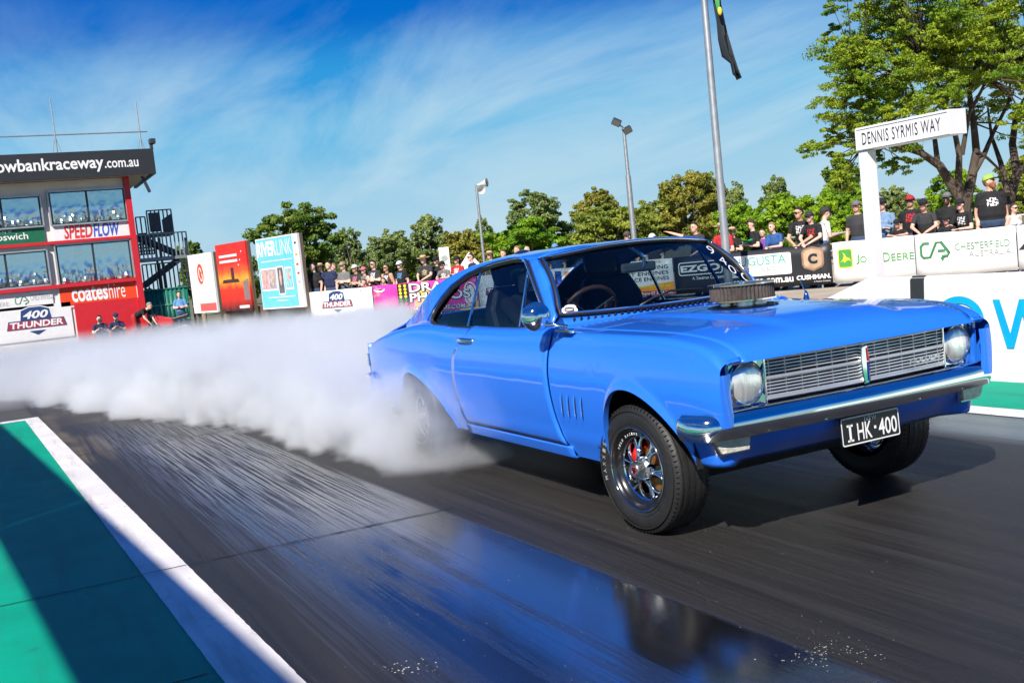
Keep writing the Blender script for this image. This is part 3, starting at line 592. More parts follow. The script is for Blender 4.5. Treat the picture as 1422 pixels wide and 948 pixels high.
def window(x0, y0, x1, y1, mull, left=None):
    a0, b1 = tpx(x0, y0); a1, b0 = tpx(x1, y1)
    if left is not None: a0 = left
    w_ = tb.rect(a0, b0, a1, b1, DK, TW, k=0.03, d=0.06, name='window')
    e = [a0+0.05]+[tpx(mx_, (y0+y1)/2)[0] for mx_ in mull]+[a1-0.05]
    for i in range(len(e)-1):
        nx_, nz_ = 20, 14; mb = MB(); G = []
        for j in range(nz_+1):
            G.append([tb.P(e[i]+0.04+(e[i+1]-e[i]-0.08)*ii/nx_, b0+0.07+(b1-b0-0.14)*j/nz_, 0.045+((0.11*rw.random()**2*(1-j/(nz_*.62)) if j < nz_*.62 and 0 < ii < nx_ and j > 0 else 0.0)+0.006*rw.random()+.03*math.sin(ii*.9+i)*math.exp(-j/4))) for ii in range(nx_+1)])
        mb.grid(G); mb.obj('pane', FILM, w_, smooth=25)
    for (p, q_) in (((a0, b0), (a1, b0)), ((a0, b1), (a1, b1))): MB().bar(tb.P(p[0], p[1], 0.05), tb.P(q_[0], q_[1], 0.05), 0.1, 0.06).obj('frame', ALU, w_)
    for s_ in (a0, a1): MB().bar(tb.P(s_, b0, 0.05), tb.P(s_, b1, 0.05), 0.06, 0.1).obj('frame', ALU, w_)
yl2 = tpx(-30, 300)[0]
window(65, 267, 178, 306, [121.5]); window(0, 275, 61, 314, [2], left=tpx(-58, 300)[0])
window(75, 341, 187, 387, [131]); window(0, 352, 71, 395, [9], left=tpx(-58, 370)[0])
# sign strips
_, r = trect(72, 309, 185, 331, WPANEL, 'sign_panel'); cw = r[2]-r[0]
tb.text('SPEED', r[0]+cw*0.13, r[1]+0.17, r[0]+cw*0.49, r[3]-0.13, RED, TW, k=0.012, bold=0.025, shear=0.15); tb.text('FLOW', r[0]+cw*0.50, r[1]+0.17, r[0]+cw*0.84, r[3]-0.13, BLUE, TW, k=0.012, bold=0.025, shear=0.15)
_, r = trect(0, 318, 64, 336, mat('print_forest', (0.005, 0.13, 0.06), 0.5), 'sign_panel', left=tpx(-50, 325)[0])
xi = tpx(-8, 325)[0]; tb.text('Ipswich', xi, r[1]+0.09, tpx(39, 328)[0], r[1]+0.42, WHITE, TW, k=0.012, bold=0.01); tb.text('City of', tpx(-2, 320)[0], r[3]-0.20, tpx(16, 320)[0], r[3]-0.05, WHITE, TW, k=0.012)
_, r = trect(81, 396, 191, 415, mat('print_hire_orange', (0.78, 0.055, 0.01), 0.5), 'sign_panel'); cw = r[2]-r[0]
tb.text('coates', r[0]+cw*0.15, r[1]+0.12, r[0]+cw*0.62, r[3]-0.13, WHITE, TW, k=0.012, bold=0.028); tb.text('hire', r[0]+cw*0.635, r[1]+0.13, r[0]+cw*0.85, r[3]-0.10, WHITE, TW, k=0.012, bold=-0.005)
tb.rect(r[0]-0.06, r[1]-0.06, r[2]+0.06, r[3]+0.06, WPANEL, TW, k=0.001, d=0.04, name='sign_border')
_, r = trect(0, 409, 75, 425, WPANEL, 'sign_panel', left=tpx(-50, 415)[0])
ca_logo(tb, TW, tpx(21, 415)[0], r[1]+0.14, 0.34, DGREEN); tb.text('CHESTERFIELD', tpx(42, 412)[0], r[1]+0.30, tpx(74, 412)[0], r[3]-0.12, LGREY, TW, k=0.008); tb.text('DEERE', tpx(-12, 415)[0], r[1]+0.18, tpx(11, 415)[0], r[1]+0.33, LGREY, TW, k=0.008)
_, r = trect(0, 429, 104, 466, WPANEL, 'sign_panel', left=tpx(-40, 450)[0]); thunder(Board(tb.P(0, 0, 0.01), tb.u, tb.v, tb.n), TW, tpx(51, 448)[0], tpx(51, 447)[1], (tpx(93, 448)[0]-tpx(8, 448)[0])/2)
a0 = tpx(105, 440)[0]; tb.rect(a0, TG, yr-0.18, tpx(150, 417)[1], TRED, TW, k=0.01, d=0.05, name='red_wall_panel')
# roof aerials, rail and camera
for px_, pt in ((79, 137), (197, 140)):
    p0 = onpl(px_, 208, (TX+KF-0.5, 0, 0), (1, 0, 0)); p1 = onpl(px_-5 if px_ < 100 else px_-4, pt, (TX+KF-0.5, 0, 0), (1, 0, 0)); p1[1] = p0[1]
    mb = MB(); mb.tube([p0-V(0, 0, 0.1), p1], [0.03, 0.02], 6); mb.bar(p0+V(0, -0.15, -0.1), p0+V(0, 0, 0.5), 0.02, 0.02); mb.bar(p0+V(0, 0.15, -0.1), p0+V(0, 0, 0.5), 0.02, 0.02); mb.obj('aerial_mast', GALV, TW, smooth=60)
pa = onpl(-40, 192, (TX+KF-0.5, 0, 0), (1, 0, 0)); pb = onpl(205, 187, (TX+KF-0.5, 0, 0), (1, 0, 0)); pb[2] = pa[2] = (pa[2]+pb[2])/2+0.06
MB().tube([pa, pb], 0.028, 6).obj('roof_rail', GALV, TW, smooth=60)
pc = onpl(210, 203, (TX+KF-0.4, 0, 0), (1, 0, 0)); mb = MB(); mb.box(pc+V(0, 0.05, 0.18), (0.4, 0.22, 0.2)); mb.box(pc+V(0, 0, 0), (0.12, 0.12, 0.3)); mb.obj('roof_camera', DK, TW, bevel=0.02)
pc = onpl(203, 262, (TX+0.6, 0, 0), (1, 0, 0)); mb = MB(); mb.bar(pc+V(0, -0.1, 0.5), pc+V(0, 0.12, -0.15), 0.09, 0.12); mb.obj('soffit_floodlight', DK, TW, bevel=0.02)
# ------------------------------------------------------------------ outside stair
SXP = TX-1.5
def spx(x, y, k=0.0): q = onpl(x, y, (SXP+k, 0, 0), (1, 0, 0)); return float(q[1]), float(q[2])
ST = thing('access_stair', 'dark steel zigzag access stair with railings beside the red tower', 'stair', (SXP, spx(230, 400)[0], TG))
STEEL = mat('dark_steel', (0.045, 0.055, 0.07), 0.5, metal=0.3); LST = mat('grey_steel', (0.24, 0.27, 0.28), 0.5, metal=0.3)
def balustrade(x0, y0, x1, y1, m, k=0.0, step=0.16, solid=False):
    a0, b1 = spx(x0, y0, k); a1, b0 = spx(x1, y1, k); mb = MB(); X = SXP+k
    for z in (b0, b1): mb.bar((X, a0, z), (X, a1, z), 0.05, 0.05)
    n_ = max(2, int((a1-a0)/step))
    for i in range(n_+1): y_ = a0+(a1-a0)*i/n_; mb.box((X, y_, (b0+b1)/2), (0.03, 0.055, b1-b0))
    mb.obj('balustrade', m, ST)
    return a0, b0, a1, b1
def landing(a0, a1, z, k, m): MB().box((SXP+k-0.6, (a0+a1)/2, z-0.06), (1.3, a1-a0, 0.10)).obj('landing', m, ST)
for (x0, y0, x1, y1, m, k) in ((188, 302, 204, 324, STEEL, 0.0), (203, 293, 241, 322, STEEL, -0.3), (190, 327, 262, 354, LST, 0.3), (197, 368, 262, 398, STEEL, 0.35)):
    r = balustrade(x0, y0, x1, y1, m, k); landing(r[0], r[2], r[1], k, m)
r0 = spx(204, 296, -0.3); r1 = spx(215, 322, -0.3)
MB().box((SXP-0.3, r0[0]+0.25, (r0[1]+r1[1])/2), (0.06, 0.42, r0[1]-r1[1])).obj('screen_panel', STEEL, ST)
r0 = spx(229, 300, -0.28); r1 = spx(241, 321, -0.28); MB().add([(SXP-0.27, r0[0]-0.15, r1[1]), (SXP-0.27, r1[0], r1[1]), (SXP-0.27, r1[0], r0[1]+0.1), (SXP-0.27, r0[0]-0.15, r0[1]-0.15)], [(0, 1, 2, 3)]).obj('screen_panel', STEEL, ST, solid=0.03)
def flight(pa, pb, k, m):
    a0, z0 = spx(*pa, k); a1, z1 = spx(*pb, k); n_ = 9
    for kk in (0.0, -0.9): MB().bar((SXP+k+kk, a0, z0), (SXP+k+kk, a1, z1), 0.05, 0.2).obj('stringer', m, ST)
    for i in range(n_): f_ = (i+0.5)/n_; MB().box((SXP+k-0.45, a0+(a1-a0)*f_, z0+(z1-z0)*f_), (0.86, 0.28, 0.04)).obj('tread', m, ST)
flight((196, 330), (258, 356), 0.1, STEEL); flight((250, 360), (200, 398), 0.0, STEEL); flight((205, 402), (255, 425), 0.2, STEEL)
for px_ in (190, 226, 262):
    a0, _z = spx(px_+4, 398, 0.35)
    MB().box((SXP+0.30, a0, (spx(px_, 330)[1]+TG)/2), (0.08, 0.08, spx(px_, 330)[1]-TG)).obj('post', STEEL, ST)
a0 = spx(203, 325, -1.0)[0]; zc_ = spx(220, 324)[1]
for yy in (spx(192, 345)[0], spx(222, 345)[0]): MB().box((SXP-1.1, yy, (zc_+TG)/2), (0.09, 0.09, zc_-TG)).obj('post', STEEL, ST)
# lattice screen behind the middle landing
mb = MB(); a0, b1 = spx(190, 331, -0.2); a1, b0 = spx(215, 352, -0.2)
for i in range(7): mb.box((SXP-0.2, a0+(a1-a0)*i/6, (b0+b1)/2), (0.04, 0.07, b1-b0))
for i in range(6): mb.box((SXP-0.22, (a0+a1)/2, b0+(b1-b0)*i/5), (0.04, a1-a0, 0.06))
mb.obj('lattice_screen', STEEL, ST)
# ------------------------------------------------------------------ green tarp shed
sh = thing('tarp_shed', 'dark green corrugated shed under the access stair', 'shed', (SXP+1.0, spx(232, 430)[0], TG))
GT = mat('green_tarp', (0.008, 0.15, 0.105), 0.55, var=0.2, vscale=2)
a0, b1 = spx(199, 405, 0.9); a1, _ = spx(259, 400, 0.9); mb = MB(); n_ = 40
mb.grid([[(SXP+0.9+0.03*math.sin(i*1.57), a0+(a1-a0)*i/n_, TG) for i in range(n_+1)], [(SXP+0.9+0.03*math.sin(i*1.57), a0+(a1-a0)*i/n_, b1) for i in range(n_+1)]], flip=True); mb.obj('front_sheet', GT, sh, smooth=60, solid=0.01)
MB().box((SXP+0.1, (a0+a1)/2, b1+0.03), (1.7, a1-a0+0.1, 0.05)).obj('roof', mat('green_roof', (0.02, 0.17, 0.12), 0.5), sh)
MB().box((SXP+0.3, a1+0.02, (b1+TG)/2), (1.2, 0.03, b1-TG)).obj('side_sheet', GT, sh)
for z in (0.35, 0.68): MB().box((SXP+0.945, (a0+a1)/2, TG+(b1-TG)*z), (0.02, a1-a0, 0.05)).obj('girt', mat('pale_green_girt', (0.12, 0.30, 0.24), 0.6), sh)
# ------------------------------------------------------------------ three billboards in a row
BLA = at(259, 430, 39.0); BLB = at(425, 425, 33.0); BU = BLB-BLA; BU[2] = 0; BU = unit(BU); BN = V(BU[1], -BU[0], 0)
def bpx(x, y): q = onpl(x, y, BLA, BN)-BLA; return float(q@BU), float(q[2]+BLA[2])
def gz(p): return ground_z(p[0], p[1])
TIM = mat('weathered_timber', (0.13, 0.10, 0.07), 0.85, var=0.3, vscale=5, bump=0.4, bscale=20, stretch=(1, 1, 0.15))
def billboard(pts, label, m):
    (x0, y0), (x1, y1) = pts; a0, b1 = bpx(x0, y0); a1, b0 = bpx(x1, y1)
    mid = BLA+BU*((a0+a1)/2); zg = ground_z(mid[0], mid[1])
    t = thing('billboard', label, 'billboard', (mid[0], mid[1], zg), 'advertising billboards in a row by the tower')
    b = Board(V(BLA[0], BLA[1], 0)+BU*a0+V(0, 0, b0), BU, (0, 0, 1), BN); w = a1-a0; h = b1-b0
    b.rect(0, 0, w, h, m, t, k=0, d=0.08, name='face_panel')
    for s_ in (0.04, w-0.04): MB().box(b.P(s_, (zg-b0+h)/2, -0.14), (0.11, 0.11, h-(zg-b0)), np.stack([b.u, b.n, b.v], 1)).obj('post', TIM, t)
    return t, b, w, h
SKYB = mat('print_sky_blue', (0.14, 0.52, 0.72), 0.5, var=0.08)
t, b, w, h = billboard(((354, 333), (424, 426)), 'tall sky blue RIVERLINK billboard with photo prints', WPANEL)
wb_ = w*0.875; b.rect(0.03, 0.05, wb_, h-0.04, SKYB, t, k=0.004, name='blue_field')
b.text('RIVER', 0.05, h*0.74, wb_*0.56, h*0.95, WHITE, t, k=0.008, bold=0.035); b.text('LINK', wb_*0.575, h*0.74, wb_*0.97, h*0.95, WHITE, t, k=0.008, bold=-0.008)
for i, (ca, cb, w2, h2, c) in enumerate(((0.17, 0.42, 0.21, 0.30, (0.62, 0.35, 0.36)), (0.38, 0.42, 0.22, 0.30, (0.45, 0.38, 0.40)), (0.60, 0.39, 0.16, 0.38, (0.12, 0.12, 0.14)), (0.82, 0.41, 0.19, 0.29, (0.25, 0.55, 0.66)))):
    f_ = b.rect(wb_*(ca-w2/2)-0.02, h*(cb-h2/2)-0.03, wb_*(ca+w2/2)+0.02, h*(cb+h2/2)+0.02, WHITE, t, k=0.008+0.002*i, name='photo_print'); b.rect(wb_*(ca-w2/2)+0.02, h*(cb-h2/2)+0.03, wb_*(ca+w2/2)-0.02, h*(cb+h2/2)-0.03, mat('print_photo%d' % i, c, 0.5, var=0.5, vscale=9), f_, k=0.0155+0.002*i, name='picture')
    b.disc(wb_*ca, h*(cb+0.04), wb_*w2*0.18, h*h2*0.30, mat('print_skin', (0.62, 0.40, 0.32), 0.6, var=0.3, vscale=12), f_, k=0.0235+0.001*i, n=14, name='picture_figure')
for z, x0, x1 in ((0.665, 0.1, 0.95), (0.155, 0.2, 0.93), (0.105, 0.42, 0.72)): b.rect(wb_*x0, h*z, wb_*x1, h*(z+0.012), WHITE, t, k=0.006, name='small_print')
for z, c in ((0.86, NAVY), (0.70, ORANGE), (0.57, RED), (0.45, RED), (0.33, LGREY)): b.rect(wb_+0.10, h*z, w-0.10, h*(z+0.03), c, t, k=0.004, name='small_logo')
SUNS = bpy.data.materials.new('red_poster'); SUNS.use_nodes = True; tt = SUNS.node_tree; bs = tt.nodes['Principled BSDF']; bs.inputs['Roughness'].default_value = 0.5
t, b, w, h = billboard(((298, 341), (351, 430)), 'bright red billboard with an orange glow behind dark rooftops', SUNS)
co_ = nn(tt, 'ShaderNodeTexCoord'); gm_ = nn(tt, 'ShaderNodeSeparateXYZ'); tt.links.new(co_.outputs['Generated'], gm_.inputs[0]); no_ = nn(tt, 'ShaderNodeTexNoise'); no_.inputs['Scale'].default_value = 5; tt.links.new(co_.outputs['Generated'], no_.inputs[0])
ad = nn(tt, 'ShaderNodeMath', operation='MULTIPLY_ADD'); ad.inputs[1].default_value = 0.16; tt.links.new(no_.outputs[0], ad.inputs[0]); tt.links.new(gm_.outputs[2], ad.inputs[2])
rp = nn(tt, 'ShaderNodeValToRGB'); rp.color_ramp.elements[0].position = 0.08; rp.color_ramp.elements[0].color = (0.03, 0.01, 0.012, 1); rp.color_ramp.elements[1].position = 0.95; rp.color_ramp.elements[1].color = (0.70, 0.02, 0.015, 1)
for p_, c_ in ((0.22, (0.5, 0.02, 0.01, 1)), (0.40, (0.72, 0.03, 0.01, 1)), (0.55, (0.85, 0.33, 0.03, 1)), (0.66, (0.78, 0.09, 0.02, 1)), (0.78, (0.68, 0.02, 0.015, 1))): e = rp.color_ramp.elements.new(p_); e.color = c_
tt.links.new(ad.outputs[0], rp.inputs[0]); tt.links.new(rp.outputs[0], bs.inputs['Base Color'])
DKP = mat('print_dark_roofs', (0.05, 0.02, 0.02), 0.6, var=0.4, vscale=5)
for z in (0.80, 0.72): b.text('Ipswich heritage' if z > 0.75 else 'nights & dining', w*0.12, h*z, w*0.72, h*(z+0.045), WHITE, t, k=0.006, bold=0.01) if False else b.rect(w*0.10, h*z, w*0.70, h*(z+0.035), WHITE, t, k=0.006, name='small_print')
b.poly([(w*0.44, h*0.42), (w*0.54, h*0.42), (w*0.54, h*0.64), (w*0.44, h*0.64)], DKP, t, k=0.006, name='print_tower'); b.poly([(w*0.12, h*0.42), (w*0.7, h*0.42), (w*0.66, h*0.47), (w*0.16, h*0.47)], DKP, t, k=0.007, name='print_roof')
b.poly([(w*0.8, h*0.15), (w*0.98, h*0.15), (w*0.98, h*0.46), (w*0.8, h*0.42)], mat('print_smoke_grey', (0.22, 0.16, 0.16), 0.6), t, k=0.006, name='print_wall'); b.text('Discover', w*0.60, h*0.03, w*0.92, h*0.09, WHITE, t, k=0.008, bold=0.01) if False else b.rect(w*0.6, h*0.035, w*0.92, h*0.075, WHITE, t, k=0.008, name='small_print')
for z, x_ in ((0.86, 0.85), (0.74, 0.78), (0.67, 0.72)): b.disc(w*x_, h*z, 0.03, 0.03, WHITE, t, k=0.006, n=8, name='print_star')
t, b, w, h = billboard(((260, 355), (303, 433)), 'white billboard with a round orange red emblem near the stair', WPANEL)
b.disc(w*0.46, h*0.66, w*0.13, h*0.175, mat('print_emblem_red', (0.72, 0.07, 0.02), 0.5), t, k=0.005, name='emblem'); b.ring(w*0.46, h*0.66, w*0.07, h*0.11, 0.05, WHITE, t, k=0.009, a0=20, a1=220); b.ring(w*0.49, h*0.62, w*0.06, h*0.09, 0.05, WHITE, t, k=0.009, a0=200, a1=400)
b.rect(w*0.30, h*0.03, w*0.97, h*0.16, P_('coral', (0.70, 0.10, 0.09)), t, k=0.005, name='coral_band')
# timber fence under and between the billboards
tf = thing('timber_fence', 'weathered brown timber paling fence under the billboards', 'fence', (BLA[0], BLA[1], -0.3))
a0 = bpx(304, 445)[0]; a1 = bpx(432, 440)[0]; n_ = int((a1-a0)/0.16); zz_ = bpx(365, 430)[1]+0.12
pal = None
for i in range(n_):
    s_ = a0+(a1-a0)*(i+0.5)/n_; p = V(BLA[0], BLA[1], 0)+BU*s_-BN*0.32
    if pal is None: MBp = MB().box((p[0], p[1], (zz_-0.37)/2), (0.15, 0.022, zz_+0.37), np.stack([BU, BN, V(0, 0, 1)], 1)); pal = MBp.obj('paling', TIM, tf); pal0 = s_
    else: copy_part(pal, tf, BU*(s_-pal0)+V(0, 0, 0.03*rw.random()-0.015))
for s_ in ((bpx(297, 345)[0], bpx(348, 330)[0])): 
    p = V(BLA[0], BLA[1], 0)+BU*s_-BN*0.3; MB().box((p[0], p[1], 0.9), (0.22, 0.1, 2.5), np.stack([BU, BN, V(0, 0, 1)], 1)).obj('tall_post', TIM, tf)
# ------------------------------------------------------------------ poles
def pole(name, label, cat, base, top, r0, r1, m):
    t = thing(name, label, cat, base); MB().tube([base, (base+top)/2, top], [r0, (r0+r1)/2, r1], 14).obj('pole', m, t, smooth=50); return t
base = at(1013, 404, 23.0); base[2] = -0.01; hgt = onpl(978, 0, base, FW*V(1, 1, 0))[2]
fp = pole('flag_pole', 'tall grey steel flagpole with a dark flag in front of the black banner', 'flagpole', base, base+V(0, 0, hgt+1.2), 0.095, 0.07, GALV)
# flag: hangs limp from the top, seen nearly edge on
ft = base+V(0, 0, hgt+1.1); flg = MB(); G = []; side = unit(V(RT[0], RT[1], 0))
KF_ = FW*V(1, 1, 0)
def fl(px_, py_): return onpl(px_, py_, base, KF_)
fl_l = [(988, -20), (991, 6), (996, 30), (999, 55), (1004, 78), (1015, 88), (1017, 104), (1022, 110)]; fl_r = [(998, -20), (1002, 6), (1008, 30), (1011, 45), (1015, 62), (1019, 80), (1023, 96), (1028, 110)]
for i, (l_, r_) in enumerate(zip(fl_l, fl_r)):
    a_, b2 = fl(*l_), fl(*r_); row = []
    for j in range(9): f_ = j/8; row.append(a_+(b2-a_)*f_+KF_*0.16*math.sin(f_*7+i*0.6)*(0.4+0.6*i/7))
    G.append(row)
flg.grid(G); FLM = mat('dark_flag_cloth', (0.02, 0.026, 0.035), 0.8); flo = flg.obj('flag', FLM, fp, smooth=80, solid=0.012)
mb = MB(); mb.grid([[fl(987, -20)-KF_*0.25, fl(994, -20)-KF_*0.25], [fl(990, 8)-KF_*0.25, fl(996, 10)-KF_*0.25], [fl(994, 24)-KF_*0.25, fl(997.5, 26)-KF_*0.25]]); mb.obj('green_stripe', mat('flag_green', (0.05, 0.30, 0.08), 0.8), flo)
mb = MB(); mb.ball(fl(996, 20)-KF_*0.28, (0.05, 0.05, 0.09), 8, 6); mb.obj('yellow_badge', mat('flag_yellow', (0.7, 0.6, 0.05), 0.8), flo)
MB().tube([fl(985, -15)-KF_*0.05, fl(989, -2)-KF_*0.05], 0.02, 6).obj('halyard_clip', DK, fp)
# floodlight pole
base = at(881, 345, 47); top = onpl(866, 178, base, KF_); base = V(top[0], top[1], 0.0)
t = thing('floodlight_pole', 'slim grey pole with two black floodlight heads', 'light pole', base)
MB().tube([base, V(top[0], top[1], (top[2])*0.68), V(top[0], top[1], top[2]*0.68+0.02), top], [0.14, 0.12, 0.085, 0.07], 10).obj('pole', GALV, t, smooth=50)
LENS = mat('floodlight_glass', (0.10, 0.10, 0.10), 0.25)
for px_, py_, tilt in ((856, 170, 0.5), (871, 181, -0.4)):
    c = onpl(px_, py_, top, KF_); ang = Euler((0, 0, 0)).to_matrix(); R = np.stack([side, unit(np.cross(V(0, 0, 1), side)), V(0, 0, 1)], 1)
    Rx = np.array(Matrix.Rotation(tilt, 3, 'Y'))@np.array(Matrix.Rotation(0.4, 3, 'X')); R = R@Rx
    hd = MB().box(c, (0.40, 0.22, 0.30), R).obj('lamp_head', DK, t, bevel=0.03); MB().box(c-R@V(0, 0.115, 0), (0.34, 0.012, 0.24), R).obj('lens', LENS, hd)
    MB().bar(top, c, 0.05, 0.05).obj('bracket', DK, t)
# loudspeaker pole
base = at(670, 350, 46); top = onpl(661, 256, base, KF_); base = V(top[0], top[1], 0)
t = thing('loudspeaker_pole', 'thin grey pole carrying white horn loudspeakers', 'loudspeaker', base)
MB().tube([base, top], [0.075, 0.055], 10).obj('pole', GALV, t, smooth=50)
HORN = mat('white_horn', (0.68, 0.66, 0.62), 0.4); c = onpl(663, 257, top, KF_)
d = unit(side+V(0, 0, 0.12)-unit(KF_)*0.35)
MB().lathe([(0.04, -0.05), (0.05, 0.1), (0.09, 0.25), (0.19, 0.45), (0.20, 0.46), (0.185, 0.45), (0.08, 0.26), (0.02, 0.2)], c, d, 24).obj('horn', HORN, t, smooth=40)
MB().lathe([(0.02, 0.27), (0.17, 0.40)], c, d, 24).obj('horn_throat', DK, t, smooth=40)
d2 = unit(-unit(KF_)*0.9+V(0, 0, -0.25)+side*0.3); MB().lathe([(0.04, -0.05), (0.05, 0.08), (0.09, 0.2), (0.17, 0.34), (0.18, 0.35), (0.07, 0.2), (0.0, 0.18)], onpl(665, 262, top, KF_), d2, 24).obj('horn', HORN, t, smooth=40)
# small upright sign board and white marquee behind the left crowd
p = at(622, 372, 36); t = thing('upright_sign', 'tall narrow white sign board with a dark oval mark behind the crowd', 'sign', (p[0], p[1], 0)); q0 = onpl(609, 348, p, KF_); q1 = onpl(626, 374, p, KF_); wv = (q1-q0)@side
ub = Board(V(q0[0], q0[1], 0)+V(0, 0, q1[2]-1.0), side, (0, 0, 1), -KF_); ub.rect(0, 0, wv, q0[2]-q1[2]+1.1, WPANEL, t, k=0, d=0.05, name='board'); ub.disc(wv*0.5, q0[2]-q1[2]+0.72, wv*0.32, 0.10, LGREY, t, k=0.006); ub.rect(wv*0.25, q0[2]-q1[2]+0.45, wv*0.75, q0[2]-q1[2]+0.53, LGREY, t, k=0.006)
zs = q1[2]-1.0
for s_ in (0.05, wv-0.05): pp = ub.P(s_, 0, -0.03); MB().box((pp[0], pp[1], zs/2), (0.05, 0.05, zs)).obj('leg', GALV, t)
p = at(650, 376, 44); t = thing('marquee', 'white marquee roof behind the left crowd', 'tent', (p[0], p[1], 0)); q0 = onpl(636, 366, p, KF_); q1 = onpl(668, 362, p, KF_); wd_ = (q1-q0)@side; zt2 = q0[2]
ub = Board(V(q0[0], q0[1], 0), side, (0, 0, 1), -KF_); apex = ub.P(wd_*0.5, zt2+0.45, -wd_*0.5); zz2 = zt2-0.55
mb = MB(); cs = [ub.P(0, zz2+0.35, 0), ub.P(wd_, zz2+0.35, 0), ub.P(wd_, zz2+0.35, -wd_), ub.P(0, zz2+0.35, -wd_)]; lo = [c_-V(0, 0, 0.30) for c_ in cs]; mb.add(cs+[apex]+lo, [(0, 1, 4), (1, 2, 4), (2, 3, 4), (3, 0, 4), (5, 6, 1, 0), (6, 7, 2, 1), (7, 8, 3, 2), (8, 5, 0, 3)]); mb.obj('canopy', WPANEL, t, solid=0.01)
for c_ in lo: MB().box((c_[0], c_[1], (c_[2]+0.3)/2), (0.06, 0.06, c_[2]+0.3)).obj('leg', GALV, t)
# ================================================================== THE CAR (x forward, y left, right side is y<0)
def paint_material():
    m = bpy.data.materials.new('blue_car_paint'); m.use_nodes = True; t = m.node_tree; b = t.nodes['Principled BSDF']
    b.inputs['Base Color'].default_value = (0.020, 0.168, 0.77, 1); b.inputs['Roughness'].default_value = 0.34; b.inputs['Metallic'].default_value = 0.0
    b.inputs['Coat Weight'].default_value = 1.0; b.inputs['Coat Roughness'].default_value = 0.025; b.inputs['Specular IOR Level'].default_value = 0.45
    co = nn(t, 'ShaderNodeTexCoord'); n = nn(t, 'ShaderNodeTexNoise'); n.inputs['Scale'].default_value = 2.2; n.inputs['Detail'].default_value = 2; t.links.new(co.outputs['Object'], n.inputs[0])
    bp = nn(t, 'ShaderNodeBump'); bp.inputs['Strength'].default_value = 0.10; bp.inputs['Distance'].default_value = 0.03; t.links.new(n.outputs[0], bp.inputs['Height']); t.links.new(bp.outputs[0], b.inputs['Coat Normal'])
    return m
PAINT = paint_material()
CHROME = mat('chrome', (0.78, 0.79, 0.80), 0.06, metal=1.0, var=0.06, vscale=8); SATIN = mat('satin_alloy', (0.55, 0.55, 0.55), 0.3, metal=1.0)
RUBBER = mat('black_rubber', (0.013, 0.013, 0.014), 0.6, bump=0.2, bscale=90); TRIMK = mat('black_trim', (0.008, 0.008, 0.009), 0.55); CARK = mat('underbody_black', (0.006, 0.006, 0.006), 0.9)
SEATM = mat('black_vinyl_seat', (0.012, 0.012, 0.014), 0.45, bump=0.1)
CGLASS = glass('car_glass', (0.55, 0.66, 0.72), 0.78)
car = thing('coupe_car', 'bright blue two door muscle coupe with chrome bumper doing a burnout', 'car', (-1.6, 0, 0))
Wd = pchip([-3.97, -3.85, -3.6, -3.2, -2.8, -2.4, -1.9, -1.2, -.6, 0, .3, .5, .65, .76, .80], [.79, .825, .862, .890, .900, .902, .898, .900, .904, .906, .900, .892, .880, .862, .85])
Zc = pchip([-3.99, -3.94, -3.85, -3.5, -3.09, -2.75, -2.45, -2.1, -1.8, -1.3, -.8, -.5, -.1, .25, .42, .56, .65, .70, .742, .80], [.74, .79, .842, .925, .985, 1.018, 1.022, 1.008, 1.002, 1.003, 1.012, 1.004, 1.0, .995, .985, .968, .945, .922, .890, .86])
def arch(x, xa, z0, H, l, r, pl, pr, e):
    d = x-xa; u = (-d/l) if d < 0 else d/r; p = pl if d < 0 else pr
    return z0 if u >= 1 else z0+H*(1-u**p)**(e if d > 0 else 0.5)
def zlow(x):
    base = 0.318 if x < .3 else 0.412
    if x < -3.03: base = 0.318+0.17*sstep(-3.03, -3.97, x)
    if -.205 < x < .56: return max(base, arch(x, .075, .315, .425, .28, .50, 2.7, 1.65, .62))
    if -3.04 < x < -2.16: return max(base, arch(x, -2.80, .30, .378, .24, .64, 2.6, 1.5, .62))
    return base
def inarch(x): return -.205 < x < .56 or -3.04 < x < -2.16
def sideY(x, z):
    w = Wd(x); zc = Zc(x)
    if z < .76: y = w-.075*max(0, (.76-z)/.45)**1.9
    else: y = w-.062*max(0, (z-.76)/.24)**2
    y += 0.005*sstep(.470, .448, z)*sstep(-3.0, -2.4, x)*sstep(.1, -.3, x)*sstep(.36, .42, z)
    y -= 0.016*math.exp(-((z-.80)/.13)**2)*sstep(-2.2, -2.6, x)*sstep(-3.9, -3.3, x)*0.6
    # nose and tail tuck under
    y -= .05*sstep(.50, .76, x)*sstep(.62, .40, z)
    if inarch(x): d = z-zlow(x); y += 0.014*math.exp(-(d/.035)**2)
    return y
SEAMF = pchip([.30, .334, .38, .548, .729, .891, 1.02], [-.56, -.583, -.636, -.691, -.702, -.702, -.695]); SEAMR = pchip([.30, .38, .5, .651, .798, .945, 1.02], [-1.955, -1.975, -2.015, -2.027, -2.0, -1.893, -1.775])
def panel_side(s, cols, zl, zt=None, yin=None, nv=22, dx=None, roll=True):
    """grid rows of a side panel on side s (-1 right); cols = x stations; zl(x) lower edge; dx(x,z) shift"""
    G = []
    for x in cols:
        z0 = zl(x); z1 = (Zc(x)-0.05) if zt is None else zt(x); row = []
        for j in range(nv+1):
            z = z0+(z1-z0)*(j/nv); xx = x+(dx(x, z) if dx else 0.0); row.append((xx, s*sideY(xx, z), z))
        if roll:
            y0 = sideY(x, z1); yi = yin(x)
            xx = x+(dx(x, z1+.04) if dx else 0.0)
            for k in range(1, 7):
                a = PI/2*k/6; row.append((xx, s*(y0-.055*(1-math.cos(a))), z1+.05*math.sin(a)))
            for k in range(1, 4): row.append((xx, s*(y0-.055+(yi-(y0-.055))*k/3), z1+.05+.004*k/3))
        G.append(row)
    return G
